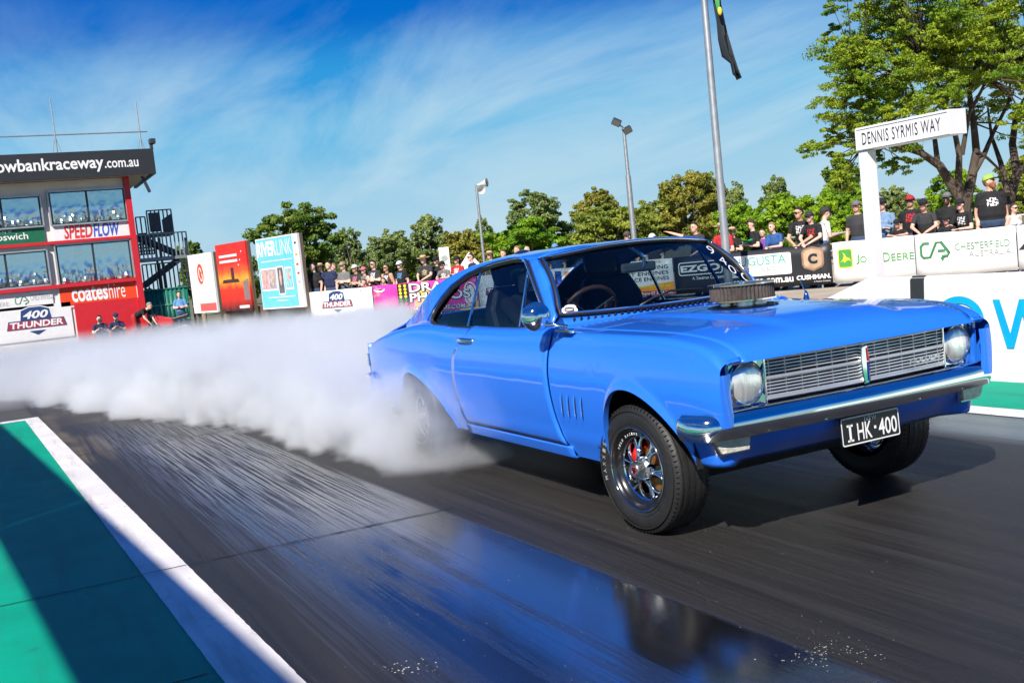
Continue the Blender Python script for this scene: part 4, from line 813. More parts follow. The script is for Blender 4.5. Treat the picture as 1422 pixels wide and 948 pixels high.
def cols_between(a, b, n): return [a+(b-a)*i/n for i in range(n+1)]
FR_END = .748
def fender_cols():
    c = cols_between(-.70, -.26, 12)+[-.2049]+[.075-.28*math.cos(PI/2*i/22) for i in range(23)][1:]+[.075+.485*math.sin(PI/2*i/18) for i in range(1, 19)]+cols_between(.575, FR_END, 10)[1:]
    return sorted(set(round(v, 5) for v in c))
def quarter_cols():
    c = cols_between(-3.97, -3.06, 22)+[-3.0399]+[-2.80-.24*math.cos(PI/2*i/22) for i in range(23)][1:]+[-2.80+.64*math.sin(PI/2*i/18) for i in range(1, 19)]+cols_between(-2.155, -1.97, 5)
    return sorted(set(round(v, 5) for v in c))
def yin_f(x): return .742
def yin_q(x): return .79-.13*sstep(-2.55, -3.3, x)
def seam_shift_f(x, z): return -(max(0, x-.50))*.9*sstep(.600, .565, z)+(SEAMF(z)+.70)*sstep(-.26, -.69, x)+.004*sstep(-.3, -.69, x)
def seam_shift_q(x, z): return (SEAMR(z)+1.97-.004)*sstep(-2.15, -1.98, x)
for s in (-1, 1):
    G = panel_side(s, fender_cols(), zlow, None, yin_f, dx=seam_shift_f); mb = MB(); mb.grid(G, flip=(s > 0))
    # front edge turned in round the headlight
    last = G[-1]; inner = [(p[0]-0.012 if i < len(last)-8 else p[0]-.006, s*(abs(p[1])-.068 if i < 23 else abs(p[1])), p[2]) for i, p in enumerate(last)]
    mid = [(p[0]+.004, s*(abs(p[1])-.03 if i < 23 else abs(p[1])), p[2]) for i, p in enumerate(last)]
    mb.grid([last[:23], mid[:23], inner[:23]], flip=(s > 0))
    mb.grid([[(p[0], p[1]-s*.03, p[2]+.003) for p in [r[0] for r in G]], [r[0] for r in G]], flip=(s < 0)); f = mb.obj('front_fender', PAINT, car, smooth=38)
    # four vents in each fender
    for i in range(4):
        xv = -.588+.0695*i; zt_, zb_ = .672, .513; tl = -.036
        mb = MB(); path = [(xv+tl*(1-k/6), s*(sideY(xv, zb_+(zt_-zb_)*k/6)-.001), zb_+(zt_-zb_)*k/6) for k in range(7)]
        mb.tube(path, [.004, .010, .011, .011, .010, .009, .004], 10); mb.obj('vent_louvre', PAINT, f, smooth=60)
        mb = MB(); mb.tube([(p[0]+.014, p[1]+s*-.001, p[2]) for p in path[1:]], [.003, .006, .006, .006, .006, .003], 8); mb.obj('vent_slot', TRIMK, f, smooth=60)
    # door
    cols = cols_between(-1.97, -.71, 26)
    def dxd(x, z):
        t_ = (x+1.97)/(1.97-.71); return (SEAMR(z)+1.97+.004)*(1-t_)**2+(SEAMF(z)+.71-.004)*t_**2 if True else 0
    G = panel_side(s, cols, lambda x: .380, None, lambda x: .792, dx=dxd); mb = MB(); mb.grid(G, flip=(s > 0)); d_ = mb.obj('door', PAINT, car, smooth=38, solid=.012)
    # quarter panel
    G = panel_side(s, quarter_cols(), zlow, None, yin_q, dx=seam_shift_q); mb = MB(); mb.grid(G, flip=(s > 0)); mb.grid([[(p[0], p[1]-s*.03, p[2]+.003) for p in [r[0] for r in G]], [r[0] for r in G]], flip=(s < 0)); qp = mb.obj('quarter_panel', PAINT, car, smooth=38)
    # sill
    mb = MB(); G = panel_side(s, cols_between(-2.0, -.60, 20), lambda x: .312, lambda x: .373, None, nv=4, roll=False)
    G = [[(r[0][0], r[0][1]-s*.05, r[0][2]+.004)]+r for r in G]; mb.grid(G, flip=(s > 0)); mb.obj('sill', PAINT, car, smooth=30, solid=.01)
    # dark backing behind the shut lines
    mb = MB()
    G = panel_side(s, cols_between(-2.12, -.45, 16), lambda x: .335, lambda x: Zc(x)-.03, None, nv=10, roll=False); mb.grid([[(p[0], p[1]-s*.02, p[2]) for p in r] for r in G]); mb.obj('door_jamb', TRIMK, car)
    # door handle, lock
    y_ = sideY(-1.79, .93)
    mb = MB(); mb.box((-1.79, s*(y_+.004), .925), (.21, .012, .03)); h_ = mb.obj('door_handle', CHROME, d_, bevel=.006)
    mb = MB(); mb.tube([(-1.90, s*(y_+.005), .935), (-1.88, s*(y_+.032), .940), (-1.80, s*(y_+.036), .940), (-1.70, s*(y_+.030), .938), (-1.685, s*(y_+.008), .936)], [.009, .013, .014, .013, .008], 10); mb.obj('grip', CHROME, h_, smooth=60)
    MB().lathe([(.016, 0), (.016, .006), (.009, .010), (.0, .010)], (-1.93, s*(sideY(-1.93, .815)-.001), .815), (0, s, 0), 16).obj('door_lock', CHROME, d_, smooth=40)
    # rear side marker / tail lamp edge and bumper end are below
# --- wheel wells
for s in (-1, 1):
    for xc, x0, x1, zt_ in ((.12, -.32, .62, .80), (-2.66, -3.16, -2.2, .76)):
        mb = MB(); G = []
        for i in range(15):
            a = PI*i/14; G.append([(xc+(.42)*math.cos(a), s*yy, .40+(zt_-.40)*math.sin(a)**.6) for yy in (.868, .55)])
        mb.grid(G, flip=(s < 0)); mb.add([(xc+.42*math.cos(PI*i/14), s*.55, .40+(zt_-.40)*math.sin(PI*i/14)**.6) for i in range(15)], [tuple(range(15))]); mb.obj('wheel_well', CARK, car, smooth=40)
# --- hood
def hoodZ(x, y):
    e = Zc(x)+.004; c = pchip_h(x); u = min(abs(y)/.742, 1)
    z = e+(c-e)*(1-u**2.4)
    z += .018*sstep(.40, .355, abs(y)-.04*sstep(-.75, .7, x)*-1)*sstep(.74, .45, x)*sstep(-.80, -.6, x)
    return z
pchip_h = pchip([-.80, -.4, 0, .3, .5, .62, .68, .72, .742, .755], [1.034, 1.034, 1.029, 1.020, 1.005, .988, .968, .940, .908, .893])
hc = cols_between(-.775, .5, 30)+cols_between(.53, .755, 14)
mb = MB(); ny = 44
def hx(x, y): return x+(0.012*(1-(y/.742)**2))*sstep(.3, .78, x)-0.06*(1-(y/.742)**2)*-1*sstep(-.3, -.78, x)*1.6
G = [[(hx(x, .738*(2*j/ny-1)), .738*(2*j/ny-1), hoodZ(x, .738*(2*j/ny-1))) for j in range(ny+1)] for x in hc]
# front lip turned under
G.append([(p[0]+.004, p[1], .878) for p in G[-1]]); G.append([(p[0]-.03, p[1], .872) for p in G[-1]])
mb.grid(G, flip=True); hood = mb.obj('hood', PAINT, car, smooth=32, solid=.01)
# nose cap over the headlights: bridges hood corner to fender
for s in (-1, 1):
    mb = MB(); G = []
    for k in range(5):
        f_ = k/4; y_ = .735+(.815-.735)*f_; G.append([(.738-.004*f_, s*y_, .905-.01*f_), (.752-.004*f_, s*y_, .888-.004*f_), (.745-.004*f_, s*y_, .872)])
    mb.grid(G, flip=(s < 0)); mb.obj('nose_corner', PAINT, car, smooth=60, solid=.012)
mb = MB(); mb.grid([[(x, y, hoodZ(x, y)-.03) for y in (-.74, 0, .74)] for x in (-.80, -.4, 0, .4, .68)], flip=True); mb.obj('engine_bay', CARK, car)
# --- cowl with louvres
def cowl_front(y): return hx(-.775, min(abs(y), .738))-.006
def ws_base(y): u = y/.715; return V(-.70-.135*u*u+0.0, y, 1.066+.014*u*u)
mb = MB(); G = [[(cowl_front(y), y, 1.030-.014*(abs(y)/.74)**2) for y in np.linspace(-.742, .742, 41)], [((cowl_front(y)*.5+(ws_base(y*.965)[0])*.5), y*.985, 1.046-.006*(abs(y)/.74)**2) for y in np.linspace(-.742, .742, 41)], [tuple(ws_base(y*.965)+V(-.01, 0, -.006)) for y in np.linspace(-.742, .742, 41)]]
mb.grid(G); cowl = mb.obj('cowl_panel', PAINT, car, smooth=50, solid=.01)
for i in range(34):
    y_ = -.66+i*.04; xa = cowl_front(y_)-.022; xb = ws_base(y_*.965)[0]+.02
    mb = MB(); mb.bar((xa, y_, 1.035-.013*(abs(y_)/.74)**2), (xb, y_+.012, 1.060-.003*(abs(y_)/.74)**2), .011, .008); mb.obj('cowl_slot', TRIMK, cowl)
# --- windscreen surface
WT_C = V(-1.045, 0, 1.452)
def ws_top(y): u = y/.617; return V(-1.045-.115*u*u, y, 1.446-.045*u*u)
def ws_pt(u, v, off=0.0):       # u -1..1, v 0..1 base->top
    a = ws_base(.715*u); b = ws_top(.617*u); p = a+(b-a)*v+V(.035, 0, .02)*math.sin(PI*v)
    return p+V(.8, 0, .6)*off
mb = MB(); mb.grid([[ws_pt(-1+2*j/20, v) for j in range(21)] for v in np.linspace(0, 1, 11)]); wsg = mb.obj('windscreen', CGLASS, car, smooth=80)
edge = [ws_pt(-1+2*j/20, 0, .004) for j in range(21)]+[ws_pt(1, v, .004) for v in np.linspace(0, 1, 9)[1:]]+[ws_pt(1-2*j/20, 1, .004) for j in range(1, 21)]+[ws_pt(-1, 1-v, .004) for v in np.linspace(0, 1, 9)[1:-1]]
MB().tube(edge, .016, 8, closed=True).obj('windscreen_seal', TRIMK, wsg, smooth=60); MB().tube([p+V(.012, 0, .010) for p in edge], .0065, 6, closed=True).obj('windscreen_trim', CHROME, wsg, smooth=60)
# --- roof, rails, C pillars
Zr = pchip([-1.03, -1.10, -1.35, -1.8, -2.1, -2.35, -2.6, -2.85, -3.1, -3.3, -3.5], [1.446, 1.462, 1.472, 1.468, 1.448, 1.412, 1.355, 1.272, 1.165, 1.07, .985])
WTOP = pchip([-2.553, -2.535, -2.475, -2.352, -2.167, -1.97, -1.723, -1.481, -1.36, -1.323], [1.04, 1.09, 1.146, 1.242, 1.319, 1.364, 1.396, 1.411, 1.409, 1.400])
def ybase(x): return .797-.13*sstep(-2.55, -3.38, x)
def yg(x, z): zb_ = 1.0; return ybase(x)-.17*max(0, (z-zb_)/.41)**1.15
def rlow(x):
    if x < -2.5545: return Zc(x)+.002
    if x > -1.323: return 1.40+.02*(x+1.323)/.2
    return WTOP(x)+.006
def ryin(x): return 0.0 if x > -2.30 else .50+.06*sstep(-2.3, -3.3, x)
def rsec(x):
    ze = Zr(x)-.05; zl = rlow(x); row = []
    zs = max(zl, 0)
    ze = max(ze, zl+.004)
    for k in range(9): z = zl+(ze-zl)*k/8; row.append((x, yg(x, z), z))
    y0 = yg(x, ze); yi = min(ryin(x), y0-.02)
    n_ = 20
    zr = max(Zr(x), ze+.002)
    for k in range(1, n_+1):
        f_ = 1-(1-k/n_)**1.6; f_ = (k/n_)**1.5
        y = y0+(yi-y0)*f_; u = y/y0; row.append((x, y, ze+(zr-ze)*(1-u**3.2)**.75))
    return row
rx = [-1.165]+cols_between(-1.20, -1.32, 4)+cols_between(-1.34, -2.29, 24)+[-2.3001]+cols_between(-2.32, -2.52, 8)+[-2.545, -2.5540, -2.5546]+cols_between(-2.58, -3.36, 22)
rx = sorted(set(rx), reverse=True)
for s in (-1, 1):
    G = [[(p[0], s*p[1], p[2]) for p in rsec(x)] for x in rx]
    if s == -1: GR = G
# one sheet across: right half + left half
full = [];
for x in rx:
    r = rsec(x)
    full.append(([(p[0], -p[1], p[2]) for p in r], [(p[0], p[1], p[2]) for p in r]))
mb = MB(); mb.grid([f[0] for f in full], flip=False); mb.grid([f[1] for f in full], flip=True)
# header in front of the roof, meeting the windscreen
hdr = []
for j in range(29):
    u = -1+2*j/28; t_ = ws_top(.617*u); y = t_[1]
    hdr.append([tuple(t_+V(-.004, 0, .006)), tuple(t_+V(-.03, 0, .016)), None])
r0 = rsec(rx[0]); ys_ = [p[1] for p in r0[8:]]; zs_ = [p[2] for p in r0[8:]]
zat = pchip(ys_, zs_)
G = []
for j in range(29):
    u = -1+2*j/28; t_ = ws_top(.617*u); y = t_[1]*1.0; G.append([tuple(t_+V(0, 0, .004)), tuple(t_*.6+V(rx[0], y, zat(abs(y)))*.4+V(0, 0, .004)), (rx[0], y*max(ys_)/.617 if abs(u) > .999 else y, zat(abs(y)))])
mb.grid(G, flip=True)
roof = mb.obj('roof', PAINT, car, smooth=50, solid=.012)
# A pillars
for s in (-1, 1):
    mb = MB(); G = []
    for k in range(13):
        v = k/12; w_ = ws_pt(1, v); w_ = V(w_[0], s*abs(w_[1]), w_[2])
        zz_ = 1.012+(1.405-1.012)*v; xw = -.800+(-1.323+.800)*v; sd = V(xw, s*yg(-1, zz_), zz_)
        G.append([w_+V(-.006, 0, -.004), w_*.70+sd*.30+V(.022, s*.018, .012), w_*.35+sd*.65+V(.016, s*.020, .01), sd])
    mb.grid([[tuple(p) for p in r] for r in G], flip=(s < 0)); mb.obj('windscreen_pillar', PAINT, car, smooth=60, solid=.012)
    # base of the pillar down to the fender
    a = [(-.80, s*.80, 1.006), (-.755, s*.775, 1.022), (-.80, s*.715, 1.065)]; mb = MB()
    mb.grid([[(-.66, s*.845, 1.0), (-.70, s*.79, 1.012), (-.745, s*.742, 1.030)], [(-.82, s*.835, 1.004), (-.79, s*.795, 1.022), (-.82, s*.715, 1.074)]], flip=(s > 0)); mb.obj('pillar_base', PAINT, car, smooth=60, solid=.01)
# --- side glass
def sideglass(loop, s, name, n=10):
    pass
WBOT = pchip([-2.56, -2.45, -2.27, -1.93, -1.4, -.79], [1.045, 1.017, 1.006, 1.002, 1.004, 1.020])
def win_top(x):
    if x > -1.323: return 1.020+(1.400-1.020)*(-.80-x)/(1.323-.80)
    return WTOP(x)
for s in (-1, 1):
    for (x0, x1, nm) in ((-1.25, -.84, 'vent_window'), (-1.925, -1.255, 'door_window'), (-2.545, -1.935, 'quarter_window')):
        G = []
        for x in cols_between(x0, x1, 16):
            zb_, zt_ = WBOT(x), max(win_top(x), WBOT(x)+.003); G.append([(x, s*(yg(x, zb_+(zt_-zb_)*k/6)-.012), zb_+(zt_-zb_)*k/6) for k in range(7)])
        mb = MB(); mb.grid(G, flip=(s > 0)); mb.obj(nm, CGLASS, car, smooth=80)
    # trim round the opening
    top = [(x, win_top(x)) for x in [-.82, -1.0, -1.2, -1.30, -1.34, -1.42, -1.5, -1.7, -1.9, -2.1, -2.3, -2.42, -2.50, -2.545]]; bot = [(x, WBOT(x)) for x in (-2.54, -2.45, -2.3, -2.1, -1.7, -1.3, -.9)]
    lp = top+bot; P3 = [V(x, s*(yg(x, z)+.001), z) for x, z in lp]
    tr = MB().tube(P3, .014, 8, closed=True).obj('window_seal', TRIMK, car, smooth=60)
    MB().tube([p+V(0, s*.012, .012 if i < len(top) else -.010) for i, p in enumerate(P3)], .006, 6, closed=True).obj('chrome_trim', CHROME, tr, smooth=60)
    MB().tube([V(x, s*(yg(x, z)+.012), z)+V(0, s*.012, .022) for x, z in top[3:]]+[V(-2.62, s*.79, 1.05)], .008, 6).obj('drip_rail', PAINT, tr, smooth=60)
    MB().bar((-1.930, s*(yg(-1.93, 1.0)-.004), 1.004), (-1.948, s*(yg(-1.95, 1.36)-.004), 1.362), .026, .014, up=(0, 1, 0)).obj('window_divider', CHROME, tr, bevel=.003)
    MB().bar((-1.195, s*(yg(-1.2, 1.01)-.004), 1.01), (-1.285, s*(yg(-1.3, 1.38)-.004), 1.376), .022, .014, up=(0, 1, 0)).obj('window_divider', CHROME, tr, bevel=.003)
# --- rear window, deck, tail
def rw_top(y): u = y/.50; return V(-2.315, y, 1.416-.012*u*u)
def rw_bot(y): u = y/.56; return V(-3.30, y, 1.066-.006*u*u)
mb = MB(); mb.grid([[rw_top(.50*u)*(1-v)+rw_bot(.56*u)*v+V(0, 0, .05)*math.sin(PI*v) for u in np.linspace(-1, 1, 13)] for v in np.linspace(0, 1, 11)]); rwg = mb.obj('rear_window', CGLASS, car, smooth=80)
mb = MB(); mb.grid([[(x, .66*u, zd-.015*abs(u)**3) for u in np.linspace(-1, 1, 13)] for x, zd in ((-3.29, 1.055), (-3.36, 1.03), (-3.5, 1.0), (-3.7, .96), (-3.86, .92), (-3.94, .87), (-3.96, .80))]); mb.obj('deck_lid', PAINT, car, smooth=50, solid=.01)
mb = MB(); mb.grid([[(-3.97+.02*abs(u)**3+(.08*(v-.7)**2), .80*u, .45+.40*v) for u in np.linspace(-1, 1, 15)] for v in np.linspace(0, 1, 7)], flip=True); mb.obj('tail_panel', PAINT, car, smooth=50, solid=.01)
for s in (-1, 1):
    MB().box((-3.978, s*.60, .715), (.03, .30, .10)).obj('tail_lamp', mat('red_lens', (0.45, 0.01, 0.01), 0.15), car, bevel=.012)
    MB().box((-3.935, s*.812, .715), (.028, .012, .105)).obj('tail_lamp_end', CHROME, car, bevel=.004)
pth = [(-3.62, -.90, .535), (-3.80, -.895, .54), (-3.93, -.86, .545), (-3.99, -.80, .55), (-4.02, -.5, .555), (-4.03, 0, .555), (-4.02, .5, .555), (-3.99, .80, .55), (-3.93, .86, .545), (-3.80, .895, .54), (-3.62, .90, .535)]
def sweep(path, prof, name, m, par, zt=None):
    P = [np.array(p, float) for p in path]; G = []
    for i, p in enumerate(P):
        d = unit((P[min(i+1, len(P)-1)]-P[max(i-1, 0)])*V(1, 1, 0)); n_ = V(d[1], -d[0], 0); e_ = min(i, len(P)-1-i)/max(1, len(P)-1)*(20 if len(P) > 40 else 1e6); sc = 1.0 if len(P) < 40 else min(1, .55+.45*math.sqrt(max(0, 1-(1-min(1, e_))**2)))
        G.append([tuple(p+n_*a*sc+V(0, 0, b*sc)) for a, b in prof])
    mb = MB(); mb.grid(G); mb.add([G[0][i] for i in range(len(prof))], [tuple(range(len(prof)))]); mb.add([G[-1][i] for i in range(len(prof))], [tuple(range(len(prof)-1, -1, -1))])
    return mb.obj(name, m, par, smooth=50, fixn=True)
BP = [(-.02, -.045), (.02, -.055), (.045, -.035), (.055, 0), (.048, .03), (.02, .055), (-.02, .05)]
rbp = sweep([p for p in pth[::-1]], [(-a, b) for a, b in BP], 'rear_bumper', CHROME, car)
# --- floor pan
MB().box((-1.72, 0, .30), (3.9, 1.50, .06)).obj('floor_pan', CARK, car); MB().box((.38, 0, .43), (.4, 1.02, .04)).obj('front_crossmember', CARK, car); MB().box((-2.82, 0, .33), (.14, 1.3, .14)).obj('rear_axle', CARK, car); MB().tube([(0, -.66, .33), (0, .66, .33)], .04, 8).obj('front_axle', CARK, car)
mb = MB(); mb.grid([[(-.80, y, z) for y in (-.74, .74)] for z in (.33, 1.0)]); mb.obj('firewall', CARK, car)
# --- grille and headlamps
GX = .690
mb = MB(); mb.grid([[(GX-.05, y, z) for y in (-.60, .60)] for z in (.665, .885)]); mb.grid([[(GX-.05, y, .665) for y in (-.60, .60)], [(GX+.03, y, .665) for y in (-.60, .60)]]); gr = mb.obj('grille', mat('grille_black', (0.008, 0.010, 0.03), 0.5), car)
def gx(y): return GX+.030*(1-(y/.6)**2)
GRL = mat('grille_alloy', (0.80, 0.80, 0.79), 0.34, metal=0.8)
for i in range(12):
    z = .700+i*.0148
    if i in (5, 6): continue
    mb = MB(); mb.tube([(gx(y)+.001, y, z) for y in np.linspace(-.565, .565, 15)], .0042, 6); mb.obj('slat', GRL, gr, smooth=60)
mb = MB(); mb.tube([(gx(y)+.006, y, .781) for y in np.linspace(-.565, .565, 15)], .0095, 8, ell=.6); mb.obj('centre_bar', GRL, gr, smooth=60)
for z in (.690, .874):
    mb = MB(); mb.tube([(gx(y)+.008, y, z) for y in np.linspace(-.575, .575, 15)], .008, 8); mb.obj('surround_bar', GRL, gr, smooth=60)
for i in range(13):
    y = -.54+i*.09; mb = MB(); mb.bar((gx(y)-.006, y, .692), (gx(y)-.006, y, .872), .004, .008); mb.obj('upright', SATIN, gr)
LENSG = glass('lamp_glass', (0.95, 0.96, 0.97), 0.95)
for s in (-1, 1):
    hy, hz = s*.672, .775
    hl = MB().prism([(q[0], q[1]) for q in rrect(-.105, -.108, .105, .112, .018)], (.655, hy, hz), (0, 1, 0), (0, 0, 1), (1, 0, 0), .028).obj('headlamp', CHROME, car, bevel=.006, fixn=True)
    MB().lathe([(.098, .026), (.101, .040), (.093, .046), (.090, .036)], (.655, hy, hz), (1, 0, 0), 40).obj('bezel_ring', CHROME, hl, smooth=40)
    MB().lathe([(.090, .032), (.075, .012), (.045, -.006+.02), (.012, .008), (.0, .008)], (.655, hy, hz), (1, 0, 0), 36).obj('reflector', mat('lamp_reflector', (0.8, 0.8, 0.78), 0.12, metal=1.0), hl, smooth=60)
    LN = mat('fluted_lens', (0.86, 0.87, 0.86), 0.18, var=0.5, vscale=11, bump=0.14, bscale=40, stretch=(1, 3, .5), coat=1.0, metal=0.6)
    MB().lathe([(.091, .038), (.082, .046), (.06, .053), (.03, .057), (.0, .058)], (.655, hy, hz), (1, 0, 0), 36).obj('lens', LN, hl, smooth=60)
    MB().box((.680, s*.573, hz), (.05, .012, .21)).obj('side_trim', CHROME, hl, bevel=.003)
    MB().box((.676, s*.789, hz), (.07, .018, .225)).obj('outer_trim', PAINT, hl)
# emblem and script
mb = MB(); mb.prism([(-.022, .078), (.014, .085), (.024, .03), (.018, 0), (.024, -.06), (.012, -.098), (-.014, -.098), (-.024, -.05), (-.030, .02)], (GX+.028, .0, .775), (0, 1, 0), (0, 0, 1), (1, 0, 0), .028); em = mb.obj('grille_emblem', CHROME, gr, bevel=.004, fixn=True)
eb = Board((GX+.057, 0, .775), (0, 1, 0), (0, 0, 1), (1, 0, 0))
eb.poly([(.006, .070), (.012, .070), (.020, .008), (.008, .008)], mat('badge_red', (0.55, 0.01, 0.02), 0.3), em, k=.002, name='badge_stripe'); eb.poly([(.007, .004), (.018, .004), (.014, -.085), (.006, -.085)], mat('badge_blue', (0.01, 0.02, 0.25), 0.3), em, k=.002, name='badge_stripe')
gb = Board((gx(.45)+.012, 0, .710), (-.05, 1, 0), (0, 0, 1), (1, .05, 0)); gb.text('HOLDEN', .33, .010, .555, .036, CHROME, gr, k=.004, bold=.03, shear=.15)
# --- front bumper
_bp = [(.505, .915), (.535, .930), (.590, .936), (.645, .924), (.688, .890), (.714, .835), (.730, .74), (.747, .55), (.762, .28), (.768, 0)]
_bp = [(x, -y) for x, y in _bp]+[(x, y) for x, y in _bp[::-1][1:]]; _bx = pchip(list(range(len(_bp))), [p[0] for p in _bp]); _by = pchip(list(range(len(_bp))), [p[1] for p in _bp])
fpth = [(_bx(q_), _by(q_), .609-.006*(abs(_by(q_))/.93)**4) for q_ in np.linspace(0, len(_bp)-1, 97)]
FBP = [(-.05, -.055), (-.014, -.065), (.010, -.057), (.019, -.030), (.022, -.004), (.015, .032), (-.006, .058), (-.032, .065), (-.05, .055)]
fb = sweep(fpth, FBP, 'front_bumper', CHROME, car)
for y in (-.62, -.30, .30, .62): MB().ball((.775-.025*(y/.6)**2, y, .560), (.008, .012, .008), 8, 6).obj('bumper_bolt', CHROME, fb, smooth=60)
# --- valance, indicators, plate
vp = [(.500, .866), (.56, .874), (.605, .868), (.640, .845), (.664, .805), (.680, .74), (.692, .60), (.704, .40), (.712, .20), (.715, 0)]
vp = [(x, -y) for x, y in vp]+[(x, y) for x, y in vp[::-1][1:]]
vx = pchip(list(range(len(vp))), [p[0] for p in vp]); vy = pchip(list(range(len(vp))), [p[1] for p in vp])
mb = MB(); G = []
for v in np.linspace(0, 1, 9):
    row = []
    for q_ in np.linspace(0, len(vp)-1, 73):
        x, y = vx(q_), vy(q_); e_ = sstep(.86, .62, abs(y)); tuck = (.02+.09*e_)*v**1.6
        bulge = .022*math.sin(PI*min(1, v*1.1))*sstep(.62, .50, abs(y))*sstep(.12, .22, abs(y))
        row.append((x-tuck*(.3+.7*e_)+bulge, y*(1-.045*v**1.6*(1-e_)), .578-.175*v+.006*(1-e_)*v))
    G.append(row)
mb.grid(G, flip=True); val = mb.obj('front_valance', PAINT, car, smooth=50, solid=.01)
for s in (-1, 1):
    ic = V(.672, s*.765, .510)
    mb = MB(); mb.prism([(-.10, .030), (.085, .034), (.075, -.028), (-.065, -.030)] if s < 0 else [(-.085, .034), (.10, .030), (.065, -.030), (-.075, -.028)], ic, unit((-.10*-s*-1, 1, 0)), (0, 0, 1), (1, 0, 0), .022); il = mb.obj('indicator_lamp', mat('clear_indicator', (0.58, 0.55, 0.46), 0.2, coat=1.0, var=0.25, vscale=30, bump=0.4, bscale=70), car, bevel=.004, fixn=True)
    MB().prism([(-.108, .036), (.092, .040), (.082, -.034), (-.070, -.037)] if s < 0 else [(-.092, .040), (.108, .036), (.070, -.037), (-.082, -.034)], ic-V(.006, 0, 0), unit((-.10*-s*-1, 1, 0)), (0, 0, 1), (1, 0, 0), .018).obj('housing', CHROME, il, fixn=True)
pl = Board((.746, -.188, .402), (0, 1, 0), (-.04, 0, 1), (1, 0, .04))
plt = pl.poly(rrect(0, 0, .376, .136, .012), mat('plate_black', (0.010, 0.010, 0.011), 0.35), car, k=0, d=.006, name='number_plate')
mb = MB(); o1 = rrect(.003, .003, .373, .133, .011); o2 = rrect(.009, .009, .367, .127, .007); mb.grid([[pl.P(*a, .002) for a in o1+o1[:1]], [pl.P(*a, .002) for a in o2+o2[:1]]]); mb.obj('plate_border', WHITE, plt)
pl.text('HK', .100, .020, .192, .100, WHITE, plt, k=.003, bold=.012); pl.text('400', .236, .020, .356, .100, WHITE, plt, k=.003, bold=.012); pl.rect(.207, .058, .221, .072, WHITE, plt, k=.003, name='plate_dot')
mb = MB();
for r_ in ((.048, .020, .062, .100), (.036, .020, .074, .030), (.036, .090, .074, .100)): mb.add([pl.P(r_[0], r_[1], .003), pl.P(r_[2], r_[1], .003), pl.P(r_[2], r_[3], .003), pl.P(r_[0], r_[3], .003)], [(0, 1, 2, 3)])
mb.obj('plate_letter', WHITE, plt); pl.text('NSW', .150, .105, .228, .123, WHITE, plt, k=.003, bold=.01, spacing=1.3)
MB().box((.722, 0, .552), (.03, .10, .03)).obj('plate_lamp', CHROME, car, bevel=.004)
# --- door mirror
mb = MB(); c = V(-.62, -.985, 1.105); d = unit((.72, -.35, .05))
mb.lathe([(.0, .055), (.03, .053), (.058, .040), (.078, .012), (.080, -.004), (.074, -.008), (.0, -.006)], c, d, 28); mr = mb.obj('door_mirror', CHROME, car, smooth=50)
MB().tube([c+V(.0, .02, -.055), V(-.53, -.93, 1.058), V(-.515, -.86, 1.035)], [.010, .010, .014], 10).obj('mirror_arm', CHROME, mr, smooth=60); MB().box((-.535, -.865, 1.015), (.16, .04, .025)).obj('mirror_foot', CHROME, mr, bevel=.008)
# --- wipers, aerial, washer jets
def wsurf(px, py, off=.012):
    d = ray(px, py); best = None
    for v in np.linspace(0, 1, 41):
        for u in np.linspace(-1, 1, 81):
            p = ws_pt(u, v); e = p-CAM; t_ = e@d/(d@d); r_ = np.linalg.norm(e-d*t_)
            if best is None or r_ < best[0]: best = (r_, u, v)
    return ws_pt(best[1], best[2], off)
wp = wsurf(886, 431)
wpr = MB().tube([V(-.74, wp[1], 1.055), wp, wsurf(905, 416, .03), wsurf(922, 409, .022)], [.010, .008, .006, .005], 8).obj('wiper', mat('wiper_black', (0.02, 0.02, 0.03), 0.4), car, smooth=60); MB().tube([wsurf(900, 420, .014), wsurf(925, 408, .014), wsurf(950, 404, .014), wsurf(975, 401, .014)], .006, 6).obj('blade', TRIMK, wpr, smooth=60); MB().ball((-.74, wp[1], 1.056), (.02, .02, .012), 10, 6).obj('pivot', CHROME, wpr, smooth=60)
ap = V(.0, .80, 1.0); ap = onpl(1120, 414, (0, .80, 0), (0, 1, 0)); an = MB().lathe([(.022, 0), (.014, .03), (.006, .05), (.0, .055)], (ap[0], .80, 1.0), (0, 0, 1), 12).obj('aerial_base', CHROME, car, smooth=60); tp_ = onpl(1111, 388, (0, .80, 0), (0, 1, 0)); MB().tube([(ap[0], .80, 1.03), (tp_[0], .80, tp_[2])], .0035, 6).obj('aerial_mast', CHROME, an)
for px_, py_ in ((980, 425),): p = onpl(px_, py_, (0, 0, 1.045), (0, 0, 1)); MB().ball((p[0], p[1], hoodZ(p[0], p[1])+.008), (.010, .014, .009), 8, 6).obj('washer_jet', CHROME, hood, smooth=60)
